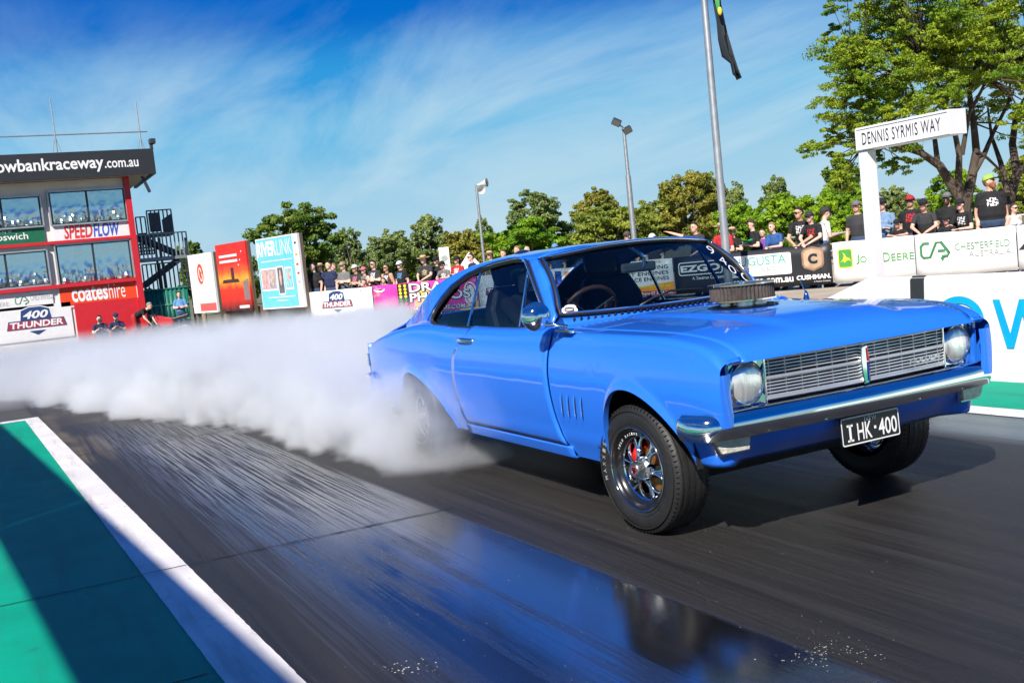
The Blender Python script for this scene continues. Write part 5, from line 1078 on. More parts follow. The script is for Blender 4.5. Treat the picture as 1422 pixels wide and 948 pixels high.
# --- air cleaner through the hood
ac = V(-.10, 0, 0); acz = 1.083
acl = MB().lathe([(.0, .0), (.165, 0), (.178, .004), (.178, .012)], ac+V(0, 0, acz+.078), (0, 0, 1), 48).obj('air_cleaner', CHROME, car, smooth=40)
FILT = mat('air_filter_gauze', (0.085, 0.065, 0.05), 0.7, metal=0.3, var=0.3, vscale=40)
pl_ = []; nP = 96
mb = MB(); mb.add([ac+V(math.cos(2*PI*i/nP)*(.172 if i % 2 else .164), math.sin(2*PI*i/nP)*(.172 if i % 2 else .164), acz+zz_) for zz_ in (0.006, .082) for i in range(nP)], [(i, (i+1) % nP, nP+(i+1) % nP, nP+i) for i in range(nP)]); mb.obj('filter_element', FILT, acl)
MB().lathe([(.179, .006), (.179, -.002), (.165, -.006), (.06, -.006)], ac+V(0, 0, acz), (0, 0, 1), 48).obj('base_plate', CHROME, acl, smooth=40); MB().lathe([(.0, .018), (.012, .016), (.014, .0)], ac+V(0, 0, acz+.078), (0, 0, 1), 12).obj('wing_nut', CHROME, acl, smooth=40)
for dx_, dy_ in ((.07, .045), (.07, -.045), (-.07, .045), (-.07, -.045)): MB().lathe([(.048, -.06), (.045, -.005)], ac+V(dx_, dy_, acz), (0, 0, 1), 14).obj('carburettor_barrel', SATIN, acl, smooth=40)
mb = MB(); mb.box(ac+V(0, 0, acz-.06), (.30, .20, .05)); mb.obj('carburettor_body', SATIN, acl, bevel=.01)
mb = MB(); mb.lathe([(.19, 0), (.17, .002)], ac+V(0, 0, hoodZ(-.1, 0)+.002), (0, 0, 1), 40); mb.lathe([(.17, .002), (.0, .001)], ac+V(0, 0, hoodZ(-.1, 0)+.0035), (0, 0, 1), 40); mb.obj('hood_opening', TRIMK, hood)
MB().tube([ac+V(.05, -.10, acz-.04), ac+V(.12, -.14, acz-.045), ac+V(.17, -.12, acz-.05)], .008, 6).obj('fuel_line', mat('blue_hose', (0.02, 0.05, 0.3), 0.3, metal=0.6), acl, smooth=60)
# --- cabin
MB().box((-.93, 0, .93), (.30, 1.40, .16)).obj('dashboard', SEATM, car, bevel=.04)
def seat(yc, xb=-1.92):
    t_ = MB(); t_.box((xb+.27, yc, .62), (.50, .50, .16)); st_ = t_.obj('seat_cushion', SEATM, car, bevel=.05)
    MB().prism([(-.24, 0), (.24, 0), (.25, .45), (.18, .60), (-.18, .60), (-.25, .45)], (xb, yc, .62), (0, 1, 0), (-.30, 0, 1), (1, 0, .3), .12).obj('backrest', SEATM, st_, bevel=.04, fixn=True)
    MB().prism([(-.12, 0), (.12, 0), (.13, .12), (.09, .17), (-.09, .17), (-.13, .12)], (xb-.19, yc, 1.24), (0, 1, 0), (-.2, 0, 1), (1, 0, .2), .08).obj('headrest', SEATM, st_, bevel=.03, fixn=True)
seat(-.37); seat(.37); MB().box((-2.45, 0, .62), (.5, 1.2, .2)).obj('rear_seat', SEATM, car, bevel=.05); MB().box((-2.68, 0, .85), (.14, 1.2, .45)).obj('rear_seat_back', SEATM, car, bevel=.05); MB().box((-3.02, 0, .98), (.60, 1.10, .02)).obj('parcel_shelf', SEATM, car)
for s in (-1, 1):
    mb = MB(); mb.grid([[(p[0]+.01, s*(abs(p[1])*.965 if k_ < 12 else abs(p[1])), p[2]-.022) for k_, p in enumerate(rsec(x))] for x in rx if x < -2.30], flip=(s > 0)); mb.obj('pillar_trim', TRIMK, car, smooth=50)
mb = MB(); mb.grid([[(x, s_*yg(x, 1.37)*.93, Zr(x)-.05) for s_ in (-1, -.5, 0, .5, 1)] for x in (-1.12, -1.4, -1.8, -2.25)]); mb.obj('headliner', TRIMK, car)
for s in (-1, 1): mb = MB(); mb.grid([[(x, s*.80, z) for x in (-2.6, -.80)] for z in (.40, .985)]); mb.obj('door_card', SEATM, car)
swc = V(-1.09, -.37, 1.045); ax_ = unit((-.86, 0, .5)); xx_ = V(0, 1, 0); yy_ = np.cross(ax_, xx_)
MB().tube([swc+.19*(math.cos(a)*xx_+math.sin(a)*yy_) for a in np.linspace(0, 2*PI, 41)[:-1]], [.0125 if i % 2 else .0145 for i in range(40)], 8, closed=True).obj('steering_wheel', mat('wood_rim', (0.13, 0.055, 0.035), 0.4), car, smooth=60)
sw_ = bpy.data.objects['steering_wheel']
for a in (90, 215, 325): MB().bar(swc, swc+.185*(math.cos(math.radians(a))*xx_+math.sin(math.radians(a))*yy_), .03, .006).obj('spoke', SATIN, sw_)
MB().tube([swc, swc-ax_*.32], .025, 10).obj('steering_column', TRIMK, sw_)
mc = wsurf(893, 362, -.07); MB().box(mc, (.03, .25, .06)).obj('rear_view_mirror', mat('mirror_back', (0.10, 0.11, 0.12), 0.4), car, bevel=.015); MB().tube([mc+V(.01, .03, .0), mc+V(.03, .03, .06), V(-1.07, mc[1]+.02, 1.43)], .012, 8).obj('mirror_stem', CHROME, bpy.data.objects['rear_view_mirror'], smooth=60)
MB().tube([wsurf(933, 363, -.35), wsurf(955, 404, -.35)], .018, 8).obj('cage_bar', TRIMK, car)
mb = MB(); mb.add([(-.80, -.50, 1.035), (-.80, -.16, 1.035), (-.93, -.20, 1.03), (-.93, -.44, 1.03)], [(0, 1, 2, 3)]); mb.obj('dash_paper', WHITE, car)
# writing and sticker on the windscreen
def wtext(ch, px_, py_, hgt, rot):
    p = wsurf(px_, py_, .004); v_ = unit(ws_pt(.85, .9)-ws_pt(.85, .1)); u_ = unit(ws_pt(.95, .5)-ws_pt(.75, .5)); n_ = unit(np.cross(u_, v_))
    if n_ @ (CAM-p) < 0: n_ = -n_
    c_, s_ = math.cos(rot), math.sin(rot); b = Board(p, u_*c_+v_*s_, -u_*s_+v_*c_, n_); b.text(ch, -hgt*.32, -hgt/2, hgt*.32, hgt/2, WHITE, wsg, k=.004, bold=-.012, name='chalk_digit')
for ch, px_, py_ in (('9', 987, 348), ('4', 1003, 362), ('0', 1017, 375), ('c', 1033, 385)): wtext(ch, px_, py_, .085, -.5)
p = wsurf(792, 431, .004); v_ = unit(ws_pt(-.9, .5)-ws_pt(-.9, .1)); u_ = unit(ws_pt(-.8, .1)-ws_pt(-.95, .1)); n_ = unit(np.cross(u_, v_)); b = Board(p, u_, v_, n_ if n_@(CAM-p) > 0 else -n_); b.disc(0, 0, .05, .028, WHITE, wsg, k=.003, n=16, name='sticker'); b.disc(.01, .022, .035, .018, WHITE, wsg, k=.003, n=14, name='sticker'); b.disc(0, -.016, .05, .012, RED, wsg, k=.005, n=14, name='sticker'); b.ring(0, .004, .03, .014, .006, BLACK, wsg, k=.006, n=14)
# --- wheels
TYRE = mat('tyre_rubber', (0.016, 0.015, 0.015), 0.55, var=0.3, vscale=14, bump=0.15, bscale=60); BLKRIM = mat('black_rim', (0.01, 0.01, 0.011), 0.25, coat=0.6); COPPER = mat('brake_disc', (0.55, 0.27, 0.09), 0.35, metal=0.8); CALI = mat('red_caliper', (0.65, 0.02, 0.03), 0.35)
def wheel(c, s, R, rr, wdt, steer=0.0, front=True, slick=False):
    c = np.array(c, float); ax = V(s*math.sin(steer)*-1*-1, s*math.cos(steer), 0); ax = unit(V(-math.sin(steer)*s, math.cos(steer)*s, 0)); fwd = V(math.cos(steer), math.sin(steer), 0)
    t_ = [(rr-.005, wdt*.46), (rr+.012, wdt*.49), (rr+(R-rr)*.45, wdt*.54), (R-.035, wdt*.50), (R-.012, wdt*.44), (R-.002, wdt*.36), (R, wdt*.2), (R, 0)]
    prof = t_+[(r_, -h_) for r_, h_ in t_[::-1][1:]]
    mb = MB(); mb.lathe(prof, c, ax, 72); ty = mb.obj('tyre', TYRE, car, smooth=40); W_ = ty
    if not slick:
        for h_ in (-.36, -.18, 0, .18, .36):
            g = MB(); g.lathe([(R+.0012, (h_-.016)*wdt), (R+.0016, h_*wdt), (R+.0012, (h_+.016)*wdt)], c, ax, 72); g.obj('tread_groove', TRIMK, ty)
        nb = 76; mb = MB(); x_ = fwd; y_ = V(0, 0, 1)
        for i in range(nb):
            a = 2*PI*i/nb; rd = math.cos(a)*x_+math.sin(a)*y_; tg = -math.sin(a)*x_+math.cos(a)*y_
            for h2 in (.42, -.42): mb.box(c+ax*wdt*h2+rd*(R-.0150), (.0035, .026, .012), np.stack([tg, ax, rd], 1))
        o_ = mb.obj('shoulder_sipe', TRIMK, ty); o_['kind'] = 'stuff'
    for h_, r_ in ((.525, rr+(R-rr)*.72), (.50, rr+.02)): MB().tube([c+ax*wdt*h_+r_*(math.cos(a)*fwd+math.sin(a)*V(0, 0, 1)) for a in np.linspace(0, 2*PI, 61)[:-1]], .0028, 5, closed=True).obj('sidewall_rib', TYRE, ty, smooth=60)
    MB().lathe([(rr-.005, wdt*.46), (rr+.004, wdt*.485), (rr-.004, wdt*.50), (rr-.014, wdt*.47), (rr-.020, wdt*.40)], c, ax, 64).obj('rim_lip', BLKRIM, ty, smooth=40); MB().tube([c+ax*wdt*.493+(rr-.001)*(math.cos(a)*fwd+math.sin(a)*V(0, 0, 1)) for a in np.linspace(0, 2*PI, 65)[:-1]], .0032, 6, closed=True).obj('rim_edge', CHROME, ty, smooth=60)
    MB().lathe([(rr-.020, wdt*.40), (rr-.026, wdt*.33), (rr-.048, wdt*.27), (rr-.050, -.2*wdt), (rr-.03, -.45*wdt)], c, ax, 64).obj('rim_barrel', BLKRIM, ty, smooth=40)
    MB().lathe([(rr-.046, wdt*.275), (rr-.050, wdt*.30), (rr-.056, wdt*.275)], c, ax, 64).obj('rim_ring', CHROME, ty, smooth=40)
    if front:
        MB().lathe([(.0, .0), (.135, 0), (.135, .012), (.06, .012)], c-ax*wdt*.10, ax, 48).obj('brake_disc', COPPER, ty, smooth=40)
        a = math.radians(145); rd = math.cos(a)*fwd*1+math.sin(a)*V(0, 0, 1); MB().box(c+rd*.115-ax*wdt*.02, (.06, .05, .12), np.stack([rd, ax, np.cross(rd, ax)], 1)).obj('brake_caliper', CALI, ty, bevel=.012)
    k_ = 6
    for i in range(k_):
        a = 2*PI*(i+.35)/k_; rd = math.cos(a)*fwd+math.sin(a)*V(0, 0, 1); tg = -math.sin(a)*fwd+math.cos(a)*V(0, 0, 1); cc = c+rd*(rr*.53)+ax*wdt*.20
        MB().tube([cc+rd*.056*math.cos(b)+tg*.047*math.sin(b)+ax*(-.012*math.cos(b)) for b in np.linspace(0, 2*PI, 29)[:-1]], .0085, 8, closed=True, ell=1.3).obj('spoke_loop', CHROME, ty, smooth=60)
    for i in range(k_):
        a = 2*PI*(i+.85)/k_; rd = math.cos(a)*fwd+math.sin(a)*V(0, 0, 1); tg = -math.sin(a)*fwd+math.cos(a)*V(0, 0, 1)
        MB().tube([c+rd*.060+ax*wdt*.24, c+rd*(rr*.50)+ax*wdt*.22+tg*.006, c+rd*(rr-.058)+ax*wdt*.26], [.008, .006, .008], 7).obj('spoke', CHROME, ty, smooth=60)
    MB().lathe([(.052, .05), (.052, wdt*.28), (.040, wdt*.34), (.038, wdt*.55), (.034, wdt*.575), (.022, wdt*.575), (.021, wdt*.56), (.0, wdt*.56)], c, ax, 32).obj('hub', SATIN, ty, smooth=40); MB().lathe([(.021, 0), (.0, .002)], c+ax*wdt*.563, ax, 20).obj('hub_cap', BLKRIM, ty); MB().lathe([(.021, .0), (.017, .001)], c+ax*wdt*.566, ax, 20).obj('hub_ring', CALI, ty)
    for i in range(5): a = 2*PI*i/5+.3; rd = math.cos(a)*fwd+math.sin(a)*V(0, 0, 1); MB().lathe([(.009, 0), (.009, .03), (.0, .032)], c+rd*.062+ax*wdt*.24, ax, 10).obj('wheel_nut', CHROME, ty, smooth=40)
    if s < 0 and front:
        for word, r_, a0, step, hgt, h_, m_ in (('MAXXIS', rr+.048, 196, 8.0, .026, .532, mat('tyre_lettering', (0.30, 0.29, 0.27), 0.7)), ('WELD RACING', rr-.034, 150, -6.2*-1, .013, .40, WHITE)):
            for i, ch in enumerate(word):
                if ch == ' ': continue
                a = math.radians((a0-i*step) if word == 'MAXXIS' or True else a0); rd = -math.cos(a)*fwd*-1+math.sin(a)*V(0, 0, 1); tg = unit(np.cross(rd, ax)); tg = -tg if (tg@(math.sin(a)*fwd-math.cos(a)*V(0, 0, 1))) < 0 else tg
                b = Board(c+rd*r_+ax*wdt*h_, tg, rd, ax); b.text(ch, -hgt*.38, -hgt/2, hgt*.38, hgt/2, m_, ty, k=.003, bold=.02, name='sidewall_letter')
    return ty
wheel((.012, -.752, .327), -1, .327, .212, .205, math.radians(3)); wheel((.012, .752, .327), 1, .327, .212, .205, math.radians(3))
wheel((-2.82, -.735, .345), -1, .345, .205, .27, 0, front=False, slick=True); wheel((-2.82, .735, .345), 1, .345, .205, .27, 0, front=False, slick=True)
# ================================================================== PEOPLE
CLO = {'black': (0.013, 0.013, 0.015), 'charcoal': (0.035, 0.036, 0.04), 'navy': (0.015, 0.025, 0.075), 'grey': (0.16, 0.155, 0.15), 'white': (0.72, 0.71, 0.70), 'red': (0.42, 0.02, 0.025), 'blue': (0.03, 0.10, 0.30), 'paleblue': (0.17, 0.27, 0.42), 'pink': (0.60, 0.16, 0.25), 'brown': (0.07, 0.04, 0.03), 'denim': (0.04, 0.07, 0.14), 'olive': (0.07, 0.065, 0.04), 'sky': (0.10, 0.26, 0.50), 'straw': (0.52, 0.38, 0.19), 'lime': (0.30, 0.55, 0.08), 'purple': (0.16, 0.06, 0.28), 'tan': (0.34, 0.25, 0.16), 'green': (0.02, 0.35, 0.10)}
def cloth(c): return mat('cloth_'+c, CLO[c], 0.9, var=0.25, vscale=9, bump=0.35, bscale=14)
HAIRC = {'dark': (0.016, 0.011, 0.008), 'brown': (0.06, 0.03, 0.015), 'blond': (0.33, 0.21, 0.09), 'red': (0.30, 0.10, 0.03), 'grey': (0.25, 0.24, 0.23)}
def hairm(c): return mat('hair_'+c, HAIRC[c], 0.7, var=0.35, vscale=40, bump=0.4, bscale=70, stretch=(1, 1, .3))
SKINS = [mat('skin_fair', (0.72, 0.44, 0.33), 0.55, var=0.14, vscale=20), mat('skin_tan', (0.60, 0.34, 0.22), 0.55, var=0.14, vscale=20), mat('skin_ruddy', (0.74, 0.40, 0.29), 0.55, var=0.16, vscale=20)]
EYE = mat('eye_dark', (0.02, 0.015, 0.012), 0.3); LIP = mat('lip', (0.42, 0.16, 0.13), 0.5); SHADES = mat('dark_lens', (0.008, 0.008, 0.01), 0.08); SHOE = mat('dark_shoe', (0.02, 0.02, 0.022), 0.7)
PENDING = []
def rotY(a): c, s = math.cos(a), math.sin(a); return np.array([[c, 0, s], [0, 1, 0], [-s, 0, c]])
def rotZ(a): c, s = math.cos(a), math.sin(a); return np.array([[c, -s, 0], [s, c, 0], [0, 0, 1]])
def person(label, base, face, k=1.0, pose='down', shirt='black', legs='denim', skin=0, hair='dark', hat=None, hatc='black', glasses=False, sleeve='short', girth=1.0, beard=None, printc=None, yaw=0.0, pitch=0.0, rail=None, vox=0.016, group=None, ztop=None, female=False, arm=None, name='person', shift=True):
    base = np.array(base, float); F = rotZ(face)
    th = {'lean': .34, 'point': .20, 'bend': 1.15, 'crouch': .35, 'drive': -.22, 'phone': .12}.get(pose, .03)
    hipz = {'crouch': .36, 'drive': .12}.get(pose, .93)
    piv = V(0, 0, hipz); Rt = rotY(th)
    U = lambda p: piv+Rt@(V(*p)-V(0, 0, .93))
    neck = U((-.01, 0, 1.45)); hd = U((.005, 0, 1.54))+rotY(th*.35)@V(.02, 0, .085)
    hr = rotZ(yaw)@rotY(pitch+th*.25)
    ztl = hd[2]+.122
    if ztop is not None: k = (ztop-base[2])/ztl
    if shift: base = base-F@V(hd[0]*k, 0, 0)
    T = lambda p: base+F@(np.array(p, float)*k)
    zr = None if rail is None else (rail-base[2])/k
    sh = {s: U((.0, s*.175, 1.395)) for s in (1, -1)}
    el = {}; wr = {}
    for s in (1, -1):
        if pose == 'down': el[s] = V(-.03, s*.235, 1.13); wr[s] = V(.05, s*.245, .88)
        elif pose == 'cross': el[s] = V(.07, s*.245, 1.14); wr[s] = V(.215, -s*.05, 1.17+.03*s)
        elif pose in ('lean', 'phone', 'point'):
            z_ = zr if zr is not None else 1.0
            z_ = min(z_, sh[s][2]-.12)
            el[s] = V(hd[0]+.02, s*.25, max(z_+.04, .0) if sh[s][2]-z_ < .38 else z_+.16); wr[s] = V(hd[0]+.22, s*.07, z_+.035)
            if pose == 'phone': wr[s] = V(.33, s*.06, 1.14); el[s] = V(.08, s*.24, 1.10)
            if pose == 'point' and s == -1: el[s] = V(.16, -.40, 1.46); wr[s] = V(.26, -.64, 1.56)
        elif pose == 'bend': el[s] = sh[s]+V(.08, s*.05, -.26); wr[s] = sh[s]+V(.22, s*.0, -.44)
        elif pose == 'crouch': el[s] = sh[s]+V(.10, s*.08, -.24); wr[s] = V(.44, s*.05, sh[s][2]-.12)
        elif pose == 'drive': el[s] = sh[s]+V(.14, s*.08, -.22); wr[s] = V(.50, s*.17, .50)
    if arm:
        for s, (e_, w_) in arm.items(): el[s] = V(*e_); wr[s] = V(*w_)
    g = girth; mb = MB(); caps = []        # caps: a, b, ra, rb, tag
    def cap(a, b, ra, rb, tag_, ell=1.0, n=12, ref=(1, 0, 0)):
        a = np.array(a, float); b = np.array(b, float); d = unit(b-a)
        mb.tube([a-d*ra*.75, a-d*ra*.4, a, b, b+d*rb*.4, b+d*rb*.75], [ra*.55, ra*.88, ra, rb, rb*.88, rb*.55], n, ell=ell, ref=ref); caps.append((a, b, ra*(1+ell)/2, rb*(1+ell)/2, tag_))
    SK, SHT, LEG, SHO, HAI, EY, LP, PRT = range(8)
    # trunk
    wv = 1.42 if not female else 1.32
    cap(piv+V(0, 0, .0), U((0, 0, 1.06)), .122*g, .112*g, LEG if pose not in ('drive',) else LEG, ell=1.35)
    cap(U((0.005, 0, 1.06)), U((.01, 0, 1.24)), .118*g*(1.06 if g > 1.1 else 1), .122*max(g*.96, 1), SHT, ell=wv)
    cap(U((.01, 0, 1.24)), U((0, 0, 1.36)), .122*max(g*.96, 1), .095, SHT, ell=1.5)
    cap(U((-.01, -.10, 1.405)), U((-.01, .10, 1.405)), .062, .062, SHT)
    if female: 
        for s in (1, -1): mb.ball(U((.10, s*.075, 1.26)), .068, 10, 7); caps.append((U((.10, s*.075, 1.26)),)*2+(.068, .068, SHT))
    cap(neck-V(0, 0, .02), hd-V(.02, 0, .05), .058, .054, SK)
    # head: skull, jaw, nose, ears
    def H(p): return hd+hr@V(*p)
    mb.ball(hd+hr@V(-.012, 0, .022), (.098, .078, .100), 14, 10, R=hr); caps.append((H((-.012, 0, .022)), H((-.012, 0, .022)), .088, .088, SK))
    mb.ball(H((.022, 0, -.045)), (.070, .060, .072), 12, 8, R=hr); caps.append((H((.022, 0, -.045)), H((.03, 0, -.06)), .062, .055, SK if not beard else HAI))
    cap(H((.088, 0, .018)), H((.103, 0, -.012)), .009, .014, SK, n=8)
    for s in (1, -1): mb.ball(H((-.008, s*.080, -.002)), (.020, .010, .030), 8, 6, R=hr); caps.append((H((-.008, s*.08, -.002)),)*2+(.02, .02, SK))
    for s in (1, -1): caps.append((H((.088, s*.032, .022)),)*2+(.013, .013, EY))
    caps.append((H((.092, -.018, -.058)), H((.092, .018, -.058)), .007, .007, LP))
    if beard: mb.ball(H((.045, 0, -.088)), (.042, .05, .045), 10, 7, R=hr); caps.append((H((.05, 0, -.09)),)*2+(.05, .05, HAI))
    # arms
    for s in (1, -1):
        e_, w_, s_ = el[s], wr[s], sh[s]; mid = s_+(e_-s_)*.62
        ua = SK if sleeve == 'none' else SHT
        cap(s_, mid, .060*(.5+.5*g), .050*(.6+.4*g), ua); cap(mid, e_, .046*(.7+.3*g), .041, SHT if sleeve == 'long' else SK); cap(e_, w_, .041, .028, SHT if sleeve == 'long' else SK)
        if sleeve == 'none': cap(U((0, s*.10, 1.40)), s_, .05, .056, SK)
        d = unit(w_-e_); sd = unit(np.cross(d, V(0, 0, 1)) if abs(d[2]) < .9 else V(0, 1, 0)); up_ = np.cross(sd, d)
        hb = w_+d*.05
        mb.ball(hb, (.048, .036, .018), 10, 6, R=np.stack([d, sd, up_], 1)); caps.append((w_+d*.02, w_+d*.08, .028, .03, SK))
        for i, (o_, l_) in enumerate(((-.030, .062), (-.010, .074), (.010, .070), (.030, .054))):
            a = hb+d*.035+sd*o_; b = a+d*l_*.55-up_*.004; c = b+d*l_*.40-up_*l_*.35
            mb.tube([a-d*.01, a, b, c], [.009, .0095, .009, .007], 6); caps.append((a, c, .009, .008, SK))
        a = hb-d*.012-sd*s*.032*1.0; b = a+d*.035-sd*s*.022; c = b+d*.03-sd*s*.004; mb.tube([a, b, c], [.011, .010, .008], 6); caps.append((a, c, .01, .008, SK))
    # legs
    for s in (1, -1):
        hp = piv+V(0, s*.085, 0)
        if pose == 'crouch': kn = V(.36, s*.17, .50); an = V(.06, s*.15, .09)
        elif pose == 'drive': kn = V(.46, s*.14, .30); an = V(.78, s*.13, .02)
        elif pose == 'bend': kn = V(.05, s*.11, .48); an = V(-.02, s*.12, .09); 
        else: kn = V(.02, s*.105, .49); an = V(-.01, s*.115, .09)
        cap(hp, kn, .098*(.6+.4*g), .062, LEG, n=12); cap(kn, an, .058, .042, SK if legs == 'shorts' else LEG)
        if legs == 'shorts': cap(hp+V(0, 0, -.05), kn+V(0, 0, .06), .105, .085, LEG)
        mb.ball(an+V(.06, 0, -.045), (.135, .05, .045), 10, 7); caps.append((an+V(-.03, 0, -.05), an+V(.15, 0, -.06), .045, .04, SHO))
    PENDING.append(dict(name=name, label=label, T=T, mb=mb, caps=caps, k=k, H=H, hr=hr, hd=hd, F=F, base=base, vox=vox, mats=[SKINS[skin], cloth(shirt), cloth('denim' if legs in ('denim',) else ('tan' if legs == 'shorts' else legs)), SHOE, hairm(beard or hair or 'brown'), EYE, LIP, cloth(printc) if printc else cloth(shirt)], hat=hat, hatc=hatc, hair=hair, glasses=glasses, printc=printc, prt=(U((.125*g, 0, 1.30)), unit(U((1, 0, 1.3))-U((0, 0, 1.3)))), group=group, female=female))
    return T
def flush_people():
    tmp = []
    for P in PENDING:
        me = P['mb'].mesh('tmp'); bm = bmesh.new(); bm.from_mesh(me); bmesh.ops.recalc_face_normals(bm, faces=bm.faces); bm.to_mesh(me); bm.free()
        o = bpy.data.objects.new('tmp', me); COL.objects.link(o); r = o.modifiers.new('r', 'REMESH'); r.mode = 'VOXEL'; r.voxel_size = P['vox']; sm = o.modifiers.new('s', 'SMOOTH'); sm.factor = .5; sm.iterations = 2; tmp.append(o)
    dg = bpy.context.evaluated_depsgraph_get()
    res = []
    for o in tmp:
        e = o.evaluated_get(dg); m = e.to_mesh(); n = len(m.vertices); co = np.zeros(n*3); m.vertices.foreach_get('co', co); res.append((co.reshape(-1, 3), [tuple(p.vertices) for p in m.polygons])); e.to_mesh_clear()
    for o in tmp: me = o.data; bpy.data.objects.remove(o); bpy.data.meshes.remove(me)
    for P, (co, fs) in zip(PENDING, res):
        T = P['T']; k = P['k']
        root = thing(P['name'], P['label'], 'person', P['base'], P['group'])
        quads = np.array([f if len(f) == 4 else (*f, f[-1]) for f in fs]); fc = co[quads].mean(1); best = np.full(len(fc), 1e9); tg = np.zeros(len(fc), int)
        for a, b, ra, rb, t in P['caps']:
            ab = b-a; l2 = ab@ab; u = np.clip(((fc-a)@ab)/l2, 0, 1) if l2 > 1e-9 else np.zeros(len(fc)); d = np.linalg.norm(fc-(a+u[:, None]*ab), axis=1)-(ra+(rb-ra)*u)
            if t in (5, 6): d = d-.004
            msk = d < best; best[msk] = d[msk]; tg[msk] = t
        if P['printc']:
            c, n_ = P['prt']; v = fc-c; msk = (tg == 1) & (np.abs(v[:, 1]) < .09) & (np.abs(v[:, 2]) < .085) & (v@n_ > -.07) & ((np.sin(v[:, 1]*61+v[:, 2]*33+k*9)*np.sin(v[:, 2]*74-v[:, 1]*21)+np.sin(v[:, 1]*140+k*5)*.5) > -.1); tg[msk] = 7
        W_ = P['base']+(co*k)@P['F'].T
        me = bpy.data.meshes.new('body'); me.from_pydata([tuple(p) for p in W_], [], fs); me.polygons.foreach_set('material_index', tg.tolist()); me.polygons.foreach_set('use_smooth', [True]*len(fs)); me.update()
        body = link('body', me, P['mats'], root)
        H, hr, hd = P['H'], P['hr'], P['hd']; R = P['F']@hr; hc = T(hd)
        def Hw(p): return T(H(p))
        def dome(c, r, lo, back, m, nm, n=18, kk=7):
            mb = MB(); G = []
            for i in range(kk+1):
                row = []
                for j in range(n+1):
                    a = 2*PI*j/n; low = lo+(back-lo)*(.5-.5*math.cos(a))**1.5; t = PI/2+(low-PI/2)*i/kk
                    row.append(Hw((c[0]+r[0]*math.cos(t)*math.cos(a), c[1]+r[1]*math.cos(t)*math.sin(a), c[2]+r[2]*math.sin(t))))
                G.append(row)
            mb.grid(G); return mb.obj(nm, m, root, smooth=60, solid=.006)
        if P['hat'] != 'helmet':
            if P['hair']: dome((-.012, 0, .022), (.106, .087, .110), .75 if not P['hat'] else .4, -.75 if not P['female'] else -1.1, hairm(P['hair']), 'hair')
            if P['female']:
                mb = MB(); mb.tube([Hw((-.08, 0, .0)), Hw((-.10, 0, -.10)), Hw((-.085, 0, -.20))], [.06*k, .065*k, .03*k], 10); mb.obj('hair', hairm(P['hair'] or 'brown'), root, smooth=60)
        if P['hat'] == 'cap':
            hm = cloth(P['hatc']); c_ = dome((-.012, 0, .030), (.112, .093, .112), .18, .02, hm, 'cap')
            mb = MB(); G = []
            for i in range(9):
                a = -1.1+2.2*i/8; G.append([Hw((-.012+.110*math.cos(a), .090*math.sin(a), .050)), Hw((.03+.135*math.cos(a*.85), .088*math.sin(a), .046-.012*math.sin(a)**2))])
            mb.grid(G); mb.obj('brim', cloth('black') if P['hatc'] in ('lime', 'red') else hm, c_, smooth=60, solid=.006)
        elif P['hat'] == 'straw':
            hm = mat('woven_straw', CLO['straw'] if P['hatc'] == 'straw' else CLO[P['hatc']], 0.85, var=.3, vscale=40)
            ax = R@V(0, 0, 1); mb = MB(); mb.lathe([(0, .135*k), (.07*k, .13*k), (.092*k, .10*k), (.102*k, .055*k), (.15*k, .045*k), (.20*k, .062*k), (.20*k, .056*k), (.15*k, .038*k), (.10*k, .045*k)], Hw((-.012, 0, .01)), ax, 26); c_ = mb.obj('hat', hm, root, smooth=50)
            mb = MB(); mb.lathe([(.1045*k, .058*k), (.099*k, .082*k)], Hw((-.012, 0, .01)), ax, 26); mb.obj('hat_band', cloth('charcoal'), c_, smooth=50)
        elif P['hat'] == 'helmet':
            dome((-.005, 0, .01), (.135, .118, .135), -.2, -1.0, mat('dark_helmet', (.012, .013, .016), .2, coat=1), 'helmet')
        if P['glasses']:
            mb = MB()
            for s in (1, -1): mb.box(Hw((.100, s*.034, .022)), (.012*k, .052*k, .034*k), R@rotZ(s*.28))
            mb.box(Hw((.107, 0, .028)), (.008*k, .03*k, .008*k), R)
            for s in (1, -1): mb.bar(Hw((.092, s*.060, .028)), Hw((-.005, s*.084, .020)), .006*k, .010*k)
            mb.obj('sunglasses', SHADES, root, bevel=.003)
FENCE_FACE = math.atan2(FN[1], FN[0])
def fan(px, py, label, off=.36, turn=0.0, **kw):
    p = onpl(px, py, FA-FN*off, FN); zt = p[2]; pose = kw.get('pose', 'lean')
    return person(label, (p[0], p[1], -.012), FENCE_FACE+turn, pose=pose, ztop=zt, rail=1.0, group='spectators behind the banner fence', **{a: b for a, b in kw.items() if a != 'pose'})
# right hand crowd
fan(963, 309, 'man with raised arm pointing left above the blue car roof', pose='point', shirt='charcoal', hair='dark', skin=2, turn=-.2, vox=.014)
fan(1001, 310, 'person in red shirt and straw hat behind the flagpole', pose='lean', shirt='red', hat='straw', hatc='straw', skin=0, turn=.1, vox=.014)
fan(1016, 316, 'person in black shirt and brown brimmed hat just right of the flagpole', pose='cross', shirt='black', hat='straw', hatc='brown', off=.8, vox=.014)
fan(1042, 305, 'boy with short brown hair in black tee looking down at a green toy', pose='phone', shirt='black', hair='brown', off=.55, turn=-.7, pitch=.35, vox=.013)
fan(1058, 318, 'child in purple shirt half hidden behind the boy in black tee', pose='down', shirt='purple', hair='brown', off=.9, vox=.014)
fan(1071, 309, 'blond boy in blue tee hanging an arm over the black banner', pose='lean', shirt='blue', hair='blond', turn=-.25, arm={-1: ((.24, -.22, .98), (.48, -.16, .80))}, vox=.013)
fan(1108, 288, 'man in sunglasses and black tee with white print leaning on black banner', pose='lean', shirt='black', printc='white', hair='dark', skin=1, glasses=True, yaw=-.5, vox=.012)
